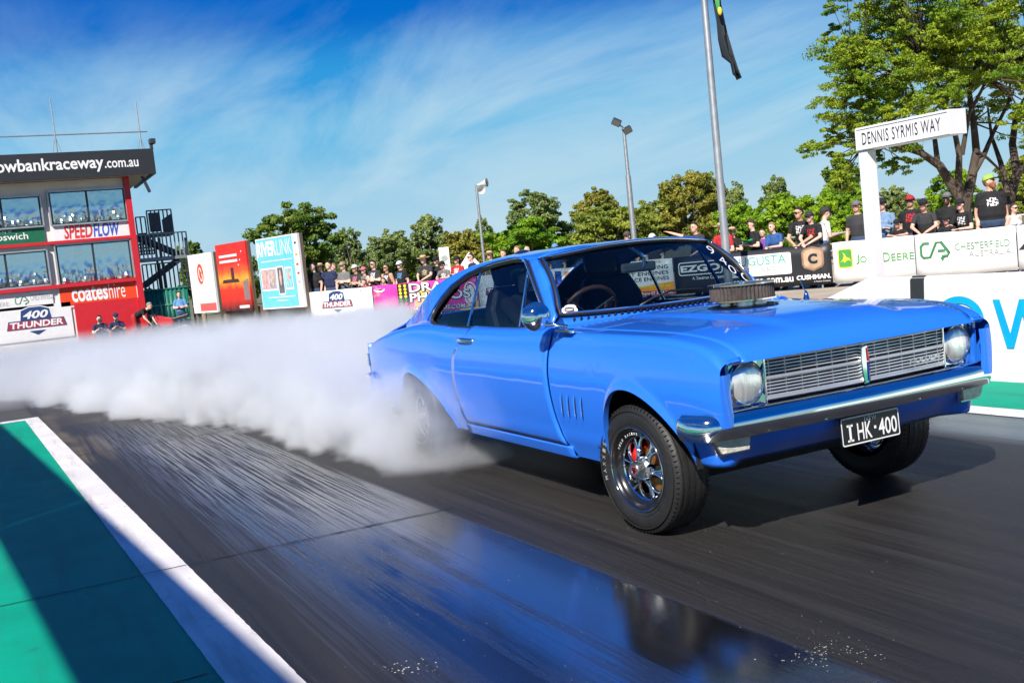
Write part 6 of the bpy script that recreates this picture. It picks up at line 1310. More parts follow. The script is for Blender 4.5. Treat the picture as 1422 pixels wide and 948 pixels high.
fan(1123, 294, 'man in dark cap, red glasses and black tee leaning on black banner', pose='lean', shirt='black', hat='cap', hatc='charcoal', glasses=True, printc='red', turn=-.2, off=.30, vox=.012)
fan(1146, 288, 'man in white shirt and black cap turned away from the track', pose='phone', shirt='white', hat='cap', hatc='charcoal', hair='brown', turn=2.2, off=.6, vox=.013)
fan(1188, 279, 'man in grey cap and dark shirt left of the white sign post', pose='down', shirt='charcoal', hat='cap', hatc='grey', skin=2, vox=.013)
fan(1224, 276, 'woman in black cap and pale blue long sleeves with crossed arms', pose='cross', shirt='paleblue', hat='cap', sleeve='long', hair='brown', glasses=True, female=True, off=.45, vox=.012)
fan(1245, 305, 'small child in black cap peering over the white banner', pose='lean', shirt='black', hat='cap', off=.30, skin=2, vox=.013)
fan(1263, 272, 'tall man in black and red cap and black tee with red print', pose='down', shirt='black', hat='cap', hatc='red', glasses=True, printc='red', off=.75, skin=1, girth=1.12, vox=.012)
fan(1281, 277, 'smiling man in black cap and charcoal tee resting forearms on white banner', pose='lean', shirt='charcoal', hat='cap', glasses=True, skin=2, vox=.012)
fan(1314, 268, 'bearded man in grey cap and black tee behind the leaning child', pose='down', shirt='black', hat='cap', hatc='grey', glasses=True, beard='brown', off=.8, vox=.012)
fan(1313, 300, 'child in black cap and black top slumped over the white banner', pose='lean', shirt='black', hat='cap', sleeve='long', off=.26, skin=2, arm={-1: ((.22, -.26, 1.08), (.40, -.06, .98)), 1: ((.22, .26, 1.08), (.44, .05, .86))}, vox=.013)
fan(1332, 277, 'man in black cap and black tee leaning toward the big man', pose='lean', shirt='black', hat='cap', printc='white', turn=-.3, off=.5, vox=.012)
fan(1374, 243, 'big man with red beard, lime and black cap and printed black tee', pose='down', shirt='black', hat='cap', hatc='lime', hair='red', beard='red', printc='white', girth=1.42, yaw=.9, turn=.35, pitch=-.2, skin=2, off=.5, vox=.012)
fan(1408, 283, 'woman with brown hair in white singlet at the right frame edge', pose='down', shirt='white', sleeve='none', hair='brown', female=True, glasses=True, turn=.9, off=.7, vox=.013)
# left hand crowd
L = 'navy'
fan(433, 365, 'young man in black tee at the left end of the crowd', pose='down', shirt='black', hair='dark', off=.4)
fan(443, 366, 'person in wide black hat and navy shirt second from the left end', pose='cross', shirt='navy', hat='straw', hatc='black', off=.75)
fan(455, 363, 'stout man in navy tee third from the left end', pose='down', shirt='navy', hair='dark', girth=1.25, off=.45)
fan(462, 366, 'fair haired person peeping from behind the stout man in navy', pose='down', shirt='grey', hair='blond', off=1.0)
fan(475, 364, 'man in tan cap and grey tee', pose='cross', shirt='grey', hat='cap', hatc='tan', off=.4)
fan(492, 368, 'person in white cap and dark floral top', pose='cross', shirt='charcoal', printc='pink', hat='cap', hatc='white', skin=1, off=.45)
fan(504, 371, 'woman in pink cap and singlet', pose='cross', shirt='grey', sleeve='none', hat='cap', hatc='pink', female=True, off=.45)
fan(505, 388, 'small child in red shirt held in front of the woman in pink cap', pose='lean', shirt='red', hair='brown', off=.22)
fan(517, 362, 'man in sunglasses and dark tee with arms crossed behind the pink banner', pose='cross', shirt='charcoal', hair='dark', glasses=True, printc='white', off=.5)
fan(535, 367, 'tanned man in brown singlet and sunglasses', pose='down', shirt='brown', sleeve='none', hair='brown', glasses=True, skin=1, printc='white', off=.4)
fan(532, 386, 'small child in front of the man in brown singlet', pose='lean', shirt='tan', hair='brown', off=.2)
fan(554, 363, 'man in white cap and black tee with blue print', pose='down', shirt='black', hat='cap', hatc='white', glasses=True, printc='sky', off=.4)
fan(587, 355, 'large man in straw hat and black tee with yellow print', pose='lean', shirt='charcoal', hat='straw', hatc='straw', girth=1.35, printc='straw', off=.4)
fan(604, 357, 'man in black cap behind the large man in straw hat', pose='down', shirt='black', hat='cap', glasses=True, off=.8)
fan(613, 363, 'man in dark cap and grey tee leaning on the pink banner', pose='lean', shirt='grey', hat='cap', printc='white', skin=2, off=.35)
fan(633, 356, 'man in dark cap and red and white vest', pose='cross', shirt='red', printc='white', hat='cap', off=.6)
fan(653, 352, 'man in sunglasses and navy jacket beside the white marquee', pose='cross', shirt='navy', hair='brown', glasses=True, sleeve='long', turn=-.5, off=.7)
fan(679, 349, 'person in straw hat showing just above the car roof slope', pose='down', shirt='tan', hat='straw', hatc='straw', off=.5)
fan(698, 347, 'brown haired head behind the car roof slope', pose='down', shirt='grey', hair='brown', skin=2, off=.5)
fan(717, 342, 'fair haired person behind the car roof', pose='down', shirt='tan', hair='blond', skin=2, off=.5)
fan(731, 342, 'ruddy faced bald person behind the car roof', pose='down', shirt='blue', hair=None, skin=2, off=.45)
fan(770, 339, 'person in sky blue cap behind the car roof', pose='down', shirt='blue', hat='cap', hatc='sky', off=.5)
fan(870, 322, 'man in olive cap above the middle of the car roof', pose='down', shirt='charcoal', hat='cap', hatc='olive', off=.5, skin=2)
fan(905, 325, 'person in red and white cap above the front of the car roof', pose='down', shirt='charcoal', hat='cap', hatc='white', off=.5)
# people by the tower
def towerman(px, py, D, label, zg=-.362, **kw):
    p = at(px, py, D); return person(label, (p[0], p[1], zg), math.atan2(CAM[1]-p[1], CAM[0]-p[0])+kw.pop('turn', 0.0), ztop=p[2], group='people standing near the tower', vox=.02, **kw)
towerman(248, 405, 41, 'man in blue tee with crossed arms before the green shed', pose='cross', shirt='sky', hair='brown')
towerman(276, 404, 41, 'man in white cap, navy shirt and shorts beside the white billboard', pose='cross', shirt='navy', legs='shorts', hat='cap', hatc='white', glasses=True)
towerman(207, 420, 39.5, 'person in black bending over the red motorcycle', pose='bend', shirt='black', legs='red', hair='grey', turn=1.0)
towerman(137, 438, 38.6, 'photographer in navy crouching at the left by the red wall', pose='crouch', shirt='navy', hair='dark')
towerman(160, 435, 38.6, 'photographer in navy cap crouching at the right by the red wall', pose='crouch', shirt='navy', hat='cap', hatc='navy')
# driver
person('driver in dark clothes gripping the steering wheel inside the blue car', (-1.74, -.37, .60), 0.0, k=.92, pose='drive', shirt='black', legs='black', sleeve='long', hat='helmet', vox=.014, group=None, shift=False, arm={1: ((.42, .27, .36), (.63, .20, .50)), -1: ((.42, -.27, .36), (.63, -.205, .50))})
flush_people()
# green toy of the boy, cameras of the photographers
p = onpl(1038, 335, FA-FN*.25, FN); t = thing('toy', 'flat green plastic toy held by the boy in black tee', 'toy', p); MB().box(p, (.24, .13, .03), np.stack([FU, FN, V(0, 0, 1)], 1)@np.array(Matrix.Rotation(.4, 3, 'X'))).obj('toy_body', cloth('green'), t, bevel=.012); MB().box(p+FU*.10+V(0, 0, .03), (.05, .05, .04)).obj('toy_handle', cloth('green'), t, bevel=.01)
for px_, lab in ((139, 'black camera held by the left crouching photographer'), (162, 'black camera held by the right crouching photographer')):
    p = at(px_, 445, 38.1); t = thing('camera_with_lens', lab, 'camera', p, 'cameras of the photographers'); d = unit(CAM-p); MB().box(p, (.09, .14, .10)).obj('camera_body', DK, t, bevel=.01); MB().lathe([(.045, 0), (.05, .12), (.055, .16), (.04, .16), (.0, .15)], p+d*.05, d, 14).obj('lens', DK, t, smooth=40)
# red motorcycle
mp_ = at(232, 448, 40.0); mz = -.362; mc0 = V(mp_[0], mp_[1], mz); t = thing('motorcycle', 'red motorcycle parked before the green shed', 'motorcycle', mc0); u = V(-.35, -.93, 0); n_ = V(.93, -.35, 0)
MR = mat('motorcycle_red', (.5, .015, .02), .3, coat=.8)
for s_ in (-.68, .68):
    w_ = MB().tube([mc0+u*s_+V(0, 0, .31)+.26*(math.cos(a)*u+math.sin(a)*V(0, 0, 1)) for a in np.linspace(0, 2*PI, 25)[:-1]], .055, 8, closed=True).obj('wheel', RUBBER, t, smooth=60)
    for i in range(5): a = 2*PI*i/5; MB().tube([mc0+u*s_+V(0, 0, .31), mc0+u*s_+V(0, 0, .31)+.24*(math.cos(a)*u+math.sin(a)*V(0, 0, 1))], .015, 6).obj('spoke', SATIN, w_)
MB().prism([(-.30, .62), (-.10, .52), (.30, .55), (.48, .80), (.34, 1.02), (.05, .90), (-.25, .84)], mc0-n_*.12, u, V(0, 0, 1), n_, .24).obj('tank_and_fairing', MR, t, bevel=.05, fixn=True)
MB().prism([(-.85, .80), (-.25, .72), (-.22, .82), (-.85, .95)], mc0-n_*.10, u, V(0, 0, 1), n_, .20).obj('seat', SEATM, t, bevel=.03, fixn=True); MB().prism([(-.28, .28), (.30, .26), (.32, .55), (-.25, .58)], mc0-n_*.13, u, V(0, 0, 1), n_, .26).obj('engine', DK, t, bevel=.03, fixn=True)
for k_ in (-.09, .09): MB().tube([mc0+u*.68+V(0, 0, .31)+n_*k_, mc0+u*.42+V(0, 0, 1.02)+n_*k_], .028, 8).obj('fork', SATIN, t, smooth=60)
MB().tube([mc0+u*.40+V(0, 0, 1.05)-n_*.34, mc0+u*.44+V(0, 0, 1.06), mc0+u*.40+V(0, 0, 1.05)+n_*.34], .016, 8).obj('handlebar', DK, t, smooth=60); MB().tube([mc0+V(0, 0, .36)+n_*.16, mc0-u*.75+V(0, 0, .50)+n_*.17], .045, 8).obj('exhaust', CHROME, t, smooth=60)
# tube rails behind the right hand crowd
t = thing('rear_rail', 'grey tube hand rail behind the crowd near the flagpole', 'rail', FP(0, 0, -2.5))
for z in (1.18, .75): MB().tube([FP(-4.5, z, -2.6), FP(4.0, z, -2.6)], .03, 8).obj('rail', GALV, t, smooth=60)
for i in range(5): MB().tube([FP(-4.5+i*2.1, -.01, -2.6), FP(-4.5+i*2.1, 1.18, -2.6)], .03, 8).obj('post', GALV, t, smooth=60)
# ================================================================== TREES
def leaf_material(name, col, col2, trans=0.35):
    m = bpy.data.materials.new(name); m.use_nodes = True; t = m.node_tree; t.nodes.clear(); L = t.links.new
    o = nn(t, 'ShaderNodeOutputMaterial'); d = nn(t, 'ShaderNodeBsdfPrincipled'); tr = nn(t, 'ShaderNodeBsdfTranslucent'); mi = nn(t, 'ShaderNodeMixShader'); mi.inputs[0].default_value = trans
    d.inputs['Roughness'].default_value = 0.5; d.inputs['Specular IOR Level'].default_value = 0.35
    co = nn(t, 'ShaderNodeTexCoord'); n1 = nn(t, 'ShaderNodeTexNoise'); n1.inputs['Scale'].default_value = 0.7; n1.inputs['Detail'].default_value = 2; L(co.outputs['Object'], n1.inputs[0]); n2 = nn(t, 'ShaderNodeTexNoise'); n2.inputs['Scale'].default_value = 9.0; L(co.outputs['Object'], n2.inputs[0])
    ad = nn(t, 'ShaderNodeMath', operation='MULTIPLY_ADD'); L(n2.outputs[0], ad.inputs[0]); ad.inputs[1].default_value = 0.6; L(n1.outputs[0], ad.inputs[2])
    mr = nn(t, 'ShaderNodeMapRange'); L(ad.outputs[0], mr.inputs[0]); mr.inputs[1].default_value = 0.6; mr.inputs[2].default_value = 1.0
    mx = nn(t, 'ShaderNodeMix', data_type='RGBA'); L(mr.outputs[0], mx.inputs[0]); mx.inputs[6].default_value = (*col, 1); mx.inputs[7].default_value = (*col2, 1)
    L(mx.outputs[2], d.inputs['Base Color']); L(mx.outputs[2], tr.inputs[0]); L(d.outputs[0], mi.inputs[1]); L(tr.outputs[0], mi.inputs[2]); L(mi.outputs[0], o.inputs[0])
    return m
LEAF = {'dark': leaf_material('leaf_dark_green', (0.07, 0.155, 0.018), (0.23, 0.31, 0.045)), 'bright': leaf_material('leaf_bright_green', (0.10, 0.25, 0.012), (0.32, 0.48, 0.02)), 'grey': leaf_material('leaf_grey_green', (0.13, 0.20, 0.06), (0.33, 0.40, 0.12)), 'olive': leaf_material('leaf_olive', (0.16, 0.22, 0.03), (0.40, 0.44, 0.06)), 'brown': leaf_material('leaf_rusty_olive', (0.17, 0.20, 0.03), (0.42, 0.37, 0.06)), 'big': leaf_material('leaf_yellow_green', (0.11, 0.23, 0.012), (0.38, 0.46, 0.03))}
BARK = mat('bark', (0.085, 0.062, 0.045), 0.9, var=0.4, vscale=6, bump=0.8, bscale=12, stretch=(1, 1, .3)); PALEB = mat('pale_bark', (0.26, 0.23, 0.19), 0.85, var=0.4, vscale=4, bump=0.5, bscale=10, stretch=(1, 1, .3))
def leaves(rng, C, Rr, n, size, clump, asp=0.45, droop=0.0):
    """C: (m,3) clump centres, Rr: (m,3) radii; returns verts, faces of n leaf quads"""
    m = len(C); idx = rng.integers(0, m, n); d = rng.normal(size=(n, 3)); d /= np.linalg.norm(d, axis=1)[:, None]
    r = rng.random(n)**0.45; p = C[idx]+d*Rr[idx]*r[:, None]
    nrm = d*0.7+rng.normal(size=(n, 3))*0.6+np.array([0, 0, 0.35]); nrm /= np.linalg.norm(nrm, axis=1)[:, None]
    a = rng.normal(size=(n, 3)); a[:, 2] -= droop; u = a-(a*nrm).sum(1)[:, None]*nrm; u /= np.linalg.norm(u, axis=1)[:, None]; v = np.cross(nrm, u)
    s = size*(0.6+0.8*rng.random(n))[:, None]
    V4 = np.stack([p-u*s, p-v*s*asp, p+u*s, p+v*s*asp], 1).reshape(-1, 3)
    return V4, np.arange(n*4).reshape(-1, 4)
def big_mesh(name, V_, F_):
    me = bpy.data.meshes.new(name); nv, nf = len(V_), len(F_)
    me.vertices.add(nv); me.vertices.foreach_set('co', np.ascontiguousarray(V_, dtype=np.float32).ravel()); me.loops.add(nf*4); me.loops.foreach_set('vertex_index', np.ascontiguousarray(F_, dtype=np.int32).ravel()); me.polygons.add(nf); me.polygons.foreach_set('loop_start', np.arange(0, nf*4, 4, dtype=np.int32)); me.update(calc_edges=True); return me
def tree(px, ytop, wpx, D, label, leaf, blobs=None, n=9000, size=.12, seed=1, trunk=PALEB, ybase=None, name='tree', squash=1.0, open_=0.5, group='trees behind the crowd'):
    rng = np.random.default_rng(seed); top = at(px, ytop, D); base = V(top[0], top[1], -.05); Hh = top[2]+.05; w = wpx*D/FPX
    t = thing(name, label, 'tree', base, group)
    # crown blobs inside an ellipsoid
    rz = Hh*.44*squash; cz = Hh-rz; C = []; Rr = []
    for i in range(22):
        a = i*2.399+rng.random()*.6; h = -.9+1.75*((i+.5)/22)+rng.uniform(-.08, .08); q = math.sqrt(max(0.03, 1-min(1, abs(h))**2.2))*rng.uniform(.45, .86); C.append(base+V(math.cos(a)*q*w*.46, math.sin(a)*q*w*.46, cz+h*rz*.80)); Rr.append(V(w*.17, w*.17, rz*.24)*rng.uniform(.7, 1.25))
    C.append(base+V(0, 0, cz)); Rr.append(V(w*.30, w*.30, rz*.5)); C.append(base+V(0, 0, Hh-rz*.24)); Rr.append(V(w*.16, w*.16, rz*.24))
    C = np.array(C); Rr = np.array(Rr)
    sc, sr = [], []
    for c, r in zip(C, Rr):
        for j in range(int(12*(1-open_*.3))):
            d = rng.normal(size=3); d /= np.linalg.norm(d); sc.append(c+d*r*rng.uniform(.35, 1.0)); sr.append(r*rng.uniform(.26, .46))
    V_, F_ = leaves(rng, np.array(sc), np.array(sr), n, size, 1); me = big_mesh('crown', V_, F_); link('crown', me, LEAF[leaf], t)
    mb = MB(); fork = base+V(0, 0, max(Hh-2*rz*1.02, Hh*.22)); r0 = max(.10, w*.035); mb.tube([base, base+(fork-base)*.5+V(rng.normal()*.1, rng.normal()*.1, 0), fork], [r0*1.2, r0, r0*.85], 10)
    for c, r in zip(C, Rr): m_ = fork+(c-fork)*.5+V(*(rng.normal(size=3)*.15)); mb.tube([fork-V(0, 0, .1), m_, c], [r0*.55, r0*.32, r0*.10], 6)
    mb.obj('trunk', trunk, t, smooth=60)
    return t
T_ = [(410, 281, 112, 62, 'large dark green round tree behind the blue billboard', 'dark', 15000, .15, .85), (481, 316, 36, 70, 'slim grey green tree right of the large round tree', 'grey', 5000, .14, 1), (541, 318, 54, 66, 'grey green gum tree behind the thunder banner crowd', 'grey', 8000, .13, .9), (590, 297, 54, 66, 'taller gum tree with open crown behind the straw hat man', 'grey', 8000, .13, 1), (646, 318, 66, 60, 'rusty olive tree behind the white marquee', 'brown', 8000, .13, .9), (736, 263, 78, 75, 'grey green gum tree with spreading crown above the roofline', 'grey', 9000, .15, .75), (668, 300, 34, 80, 'thin pale tree behind the loudspeaker pole', 'grey', 3500, .14, 1), (722, 304, 104, 48, 'bright green bushy tree above the car roof slope', 'bright', 14000, .11, .9), (826, 259, 58, 72, 'rusty brown crowned gum tree left of the floodlight pole', 'brown', 8000, .14, .8), (842, 284, 116, 58, 'wide light olive tree behind the floodlight pole', 'olive', 16000, .12, .9), (914, 268, 80, 62, 'olive tree just right of the floodlight pole', 'olive', 11000, .12, .9), (956, 231, 84, 60, 'tall rusty brown gum tree left of the flagpole', 'brown', 10000, .13, .9), (985, 240, 44, 66, 'grey crowned gum tree directly behind the flagpole', 'grey', 6000, .13, .8), (1018, 253, 30, 78, 'slim grey green tree right of the flagpole', 'grey', 4000, .14, .9), (1076, 242, 36, 80, 'small pale gum tree poking above the bright green shrubs', 'grey', 4500, .14, .8), (1028, 280, 74, 46, 'bright green shrub tree just right of the flagpole', 'bright', 10000, .10, .95), (1086, 266, 80, 44, 'bright green shrub tree behind the man in sunglasses', 'bright', 11000, .10, .95), (1146, 262, 76, 42, 'bright green shrub tree behind the man in white shirt', 'bright', 11000, .10, .95), (1192, 258, 66, 42, 'bright green shrub tree behind the white sign post', 'bright', 9000, .10, .95), (1166, 214, 44, 60, 'dark weeping tree left of the white sign', 'dark', 7000, .13, .9), (1241, 257, 38, 70, 'small grey green tree right of the white sign post', 'grey', 5000, .13, .9), (1322, 236, 62, 46, 'bright green bush under the large spreading tree', 'bright', 9000, .09, .95), (1412, 214, 70, 55, 'olive green tree at the right edge behind the big man', 'olive', 8000, .12, .95), (262, 335, 40, 70, 'dark green tree behind the access stair', 'dark', 5000, .14, .9), (1290, 268, 60, 90, 'distant grey green tree between the sign post and the bush', 'grey', 4000, .15, .9)]
T_ += [(450, 336, 60, 78, 'low dark tree behind the young men at the left end', 'dark', 6000, .14, 1.1), (512, 342, 56, 82, 'low grey green tree behind the woman in pink cap', 'grey', 6000, .14, 1.1), (566, 340, 60, 84, 'low dark bush behind the man in white cap', 'dark', 6000, .14, 1.1), (618, 334, 54, 82, 'low olive tree behind the upright white sign', 'olive', 6000, .14, 1.1), (690, 322, 60, 80, 'low bright tree right of the loudspeaker pole', 'bright', 7000, .13, 1.1), (780, 306, 66, 78, 'low dark green tree between the bushy tree and the olive tree', 'dark', 7000, .13, 1.1), (878, 290, 60, 84, 'dark tree low behind the floodlight pole', 'dark', 6000, .14, 1.1), (1000, 288, 60, 82, 'low grey tree behind the straw hat person', 'grey', 6000, .14, 1.1), (1262, 276, 60, 84, 'low olive tree behind the tall man in red cap', 'olive', 5000, .14, 1.1), (1372, 262, 66, 60, 'low dark bush behind the big man', 'dark', 6000, .12, 1.1), (335, 352, 70, 90, 'low dark trees behind the red billboard', 'dark', 5000, .15, 1.1)]
for i, (px_, yt_, w_, D_, lab, lf, n_, sz_, sq_) in enumerate(T_): tree(px_, yt_, w_*1.28, D_, lab, lf, n=int(n_*2.0), size=sz_*.80, seed=20+i, squash=sq_*1.05, name='tree' if lf != 'bright' else 'shrub_tree')
# large spreading tree on the right
def big_tree():
    rng = np.random.default_rng(5); D = 33.0; b1 = at(1338, 330, D); b1[2] = -.05; t = thing('spreading_tree', 'large spreading tree with dark forked trunks over the right hand crowd', 'tree', b1)
    KF2 = FW*V(1, 1, 0)
    def P(x, y, dd=0.0): return at(x, y, D+dd)
    mb = MB()
    limbs = [([(1338, 305), (1336, 280), (1322, 255), (1304, 230), (1280, 212), (1240, 200), (1205, 195)], .20, 0), ([(1338, 305), (1342, 275), (1350, 245), (1356, 210), (1352, 170), (1346, 120), (1330, 70)], .19, .4), ([(1336, 280), (1332, 250), (1334, 215), (1326, 180), (1310, 130), (1280, 80)], .13, -.6), ([(1350, 245), (1368, 215), (1380, 185), (1400, 140), (1405, 90)], .10, 1.2), ([(1356, 210), (1372, 220), (1392, 240), (1402, 262)], .06, 1.0), ([(1280, 212), (1262, 190), (1240, 165), (1210, 140), (1190, 120)], .09, -.5), ([(1304, 230), (1300, 195), (1285, 160), (1260, 110), (1245, 70)], .09, .8), ([(1334, 215), (1345, 160), (1370, 110), (1390, 60)], .08, -1.2), ([(1240, 200), (1215, 180), (1190, 175), (1160, 190)], .05, 0), ([(1326, 180), (1300, 130), (1270, 60), (1250, 20)], .06, 1.5), ([(1346, 120), (1360, 60), (1380, 10)], .07, 1), ([(1205, 195), (1185, 215), (1175, 235)], .03, -.2), ([(1400, 330), (1398, 295), (1402, 270), (1412, 240), (1405, 200), (1412, 160), (1440, 110)], .22, 2.5), ([(1402, 270), (1390, 225), (1378, 190), (1372, 150)], .11, 2.2), ([(1412, 240), (1440, 220), (1470, 190)], .12, 2.8)]
    r2 = random.Random(8)
    for pts, r0, dd in limbs:
        n_ = len(pts); mb.tube([P(x+r2.uniform(-2, 2), y, dd*(i/(n_-1))) for i, (x, y) in enumerate(pts)], [r0*(1-.72*i/(n_-1)) for i in range(n_)], 8)
    # crown clumps
    cl = []; cr = []
    for i in range(520):
        x = rng.uniform(1150, 1560); y = rng.uniform(-90, 215)
        u = (x-1345)/205; v = (y-95)/ (125 if y > 95 else 190)
        if u*u*.9+v*v > 1.0: continue
        if y > 165 and x > 1230 and rng.random() < .75: continue
        if y > 120 and x > 1250 and rng.random() < .45: continue
        dd = rng.uniform(-3.2, 3.2)*math.sqrt(max(.05, 1-u*u)); cl.append(P(x, y, dd)); cr.append(V(.66, .66, .42)*rng.uniform(.55, 1.25))
    for x, y, dd in ((1132, 208, 0), (1120, 206, .2), (1148, 200, -.3), (1160, 190, .3), (1150, 180, 0), (1165, 215, 0), (1172, 232, .1), (1180, 205, -.4), (1168, 165, .3), (1160, 245, 0), (1175, 255, .2), (1190, 180, 0), (1195, 150, .5), (1182, 128, 0), (1172, 105, .3), (1190, 88, -.3), (1205, 62, 0), (1230, 40, .3), (1245, 25, 0), (1200, 110, -.8), (1215, 90, .6), (1228, 222, 0), (1245, 230, .1), (1262, 228, -.2), (1215, 215, .2)): cl.append(P(x, y, dd)); cr.append(V(.42, .42, .28)*rng.uniform(.7, 1.1))
    cl = np.array(cl); cr = np.array(cr)
    # sprays: small clumps around each centre
    sc, sr = [], []
    for c, r in zip(cl, cr):
        for j in range(9): d = rng.normal(size=3); d /= np.linalg.norm(d); sc.append(c+d*r*rng.uniform(.4, 1.05)); sr.append(r*rng.uniform(.20, .42)*V(1.15, 1.15, .7))
    V_, F_ = leaves(rng, np.array(sc), np.array(sr), 250000, .050, 1, asp=.42, droop=.5); link('crown', big_mesh('crown', V_, F_), LEAF['big'], t)
    forks = [P(1205, 195), P(1280, 80, -.6), P(1330, 70, .4), P(1260, 110, .8), P(1190, 120, -.5), P(1370, 110, -1), P(1240, 165, -.3), P(1350, 170, .3), P(1300, 150, .5), P(1405, 90, 1.2), P(1440, 110, 2.5)]
    for c in cl[::1]:
        f = min(forks, key=lambda q: np.linalg.norm(q-c)); mid = f+(c-f)*.55+V(*(rng.normal(size=3)*.18)); mb.tube([f, mid, c], [.032, .018, .007], 5)
    mb.obj('trunk', BARK, t, smooth=60)
big_tree()
# low far hills so the ground meets the sky behind the trees
mb = MB(); G0, G1 = [], []
for i in range(60):
    a = math.radians(60+i*3.4); r = 420; h = 2.2+1.0*math.sin(i*.7)+.6*math.sin(i*1.9); G0.append((CAM[0]+r*math.cos(a), CAM[1]+r*math.sin(a), -2)); G1.append((CAM[0]+(r+60)*math.cos(a), CAM[1]+(r+60)*math.sin(a), h))
mb.grid([G0, G1]); o = mb.obj('hills', mat('far_wooded_hill', (0.035, 0.055, 0.03), 0.95, var=.4, vscale=.05), smooth=60); o['kind'] = 'structure'
# ================================================================== TYRE SMOKE
def smoke_material(name, dens, fn, step, scale):
    m = bpy.data.materials.new(name); m.use_nodes = True; t = m.node_tree; t.nodes.clear(); L = t.links.new
    o = nn(t, 'ShaderNodeOutputMaterial'); pv = nn(t, 'ShaderNodeVolumePrincipled')
    pv.inputs['Color'].default_value = (0.962, 0.967, 0.98, 1); pv.inputs['Anisotropy'].default_value = 0.15
    co = nn(t, 'ShaderNodeTexCoord'); sp = nn(t, 'ShaderNodeSeparateXYZ'); L(co.outputs['Object'], sp.inputs[0])
    def A(op, a, c=None, d=None, clamp=False):
        n = nn(t, 'ShaderNodeMath', operation=op); n.use_clamp = clamp
        for i, v in enumerate((a, c, d)):
            if v is None: continue
            if isinstance(v, (int, float)): n.inputs[i].default_value = v
            else: L(v, n.inputs[i])
        return n.outputs[0]
    def ramp(v, pts):
        n = nn(t, 'ShaderNodeFloatCurve'); cv = n.mapping.curves[0]; xs_ = [p[0] for p in pts]; ys_ = [p[1] for p in pts]
        x0, x1, y0, y1 = min(xs_), max(xs_), min(ys_), max(ys_)
        cv.points[0].location = ((pts[0][0]-x0)/(x1-x0), (pts[0][1]-y0)/(y1-y0)); cv.points[1].location = ((pts[-1][0]-x0)/(x1-x0), (pts[-1][1]-y0)/(y1-y0))
        for p in pts[1:-1]: cv.points.new((p[0]-x0)/(x1-x0), (p[1]-y0)/(y1-y0))
        n.mapping.update()
        nm = nn(t, 'ShaderNodeMapRange'); L(v, nm.inputs[0]); nm.inputs[1].default_value = x0; nm.inputs[2].default_value = x1
        L(nm.outputs[0], n.inputs[1]); return A('MULTIPLY_ADD', n.outputs[0], y1-y0, y0)
    def noise(sc, det, stretch=(1, 1, 1), dist=0.0):
        mp = nn(t, 'ShaderNodeMapping'); mp.inputs['Scale'].default_value = stretch; L(co.outputs['Object'], mp.inputs[0])
        n = nn(t, 'ShaderNodeTexNoise'); n.inputs['Scale'].default_value = sc; n.inputs['Detail'].default_value = det; n.inputs['Roughness'].default_value = 0.5; n.inputs['Distortion'].default_value = dist; L(mp.outputs[0], n.inputs[0]); return n.outputs[0]
    d = fn(sp.outputs[0], sp.outputs[1], sp.outputs[2], A, ramp, noise)
    L(A('MULTIPLY', d, dens), pv.inputs['Density']); L(pv.outputs[0], o.inputs['Volume'])
    m.cycles.volume_step_rate = step
    return m
YN = [(-17, -4.2), (-12, -3.0), (-9, -2.3), (-7.5, -1.95), (-6, -1.5), (-4.8, -1.45), (-3.9, -1.36), (-3.1, -1.14), (-2.7, -.85), (-2.45, -.62)]
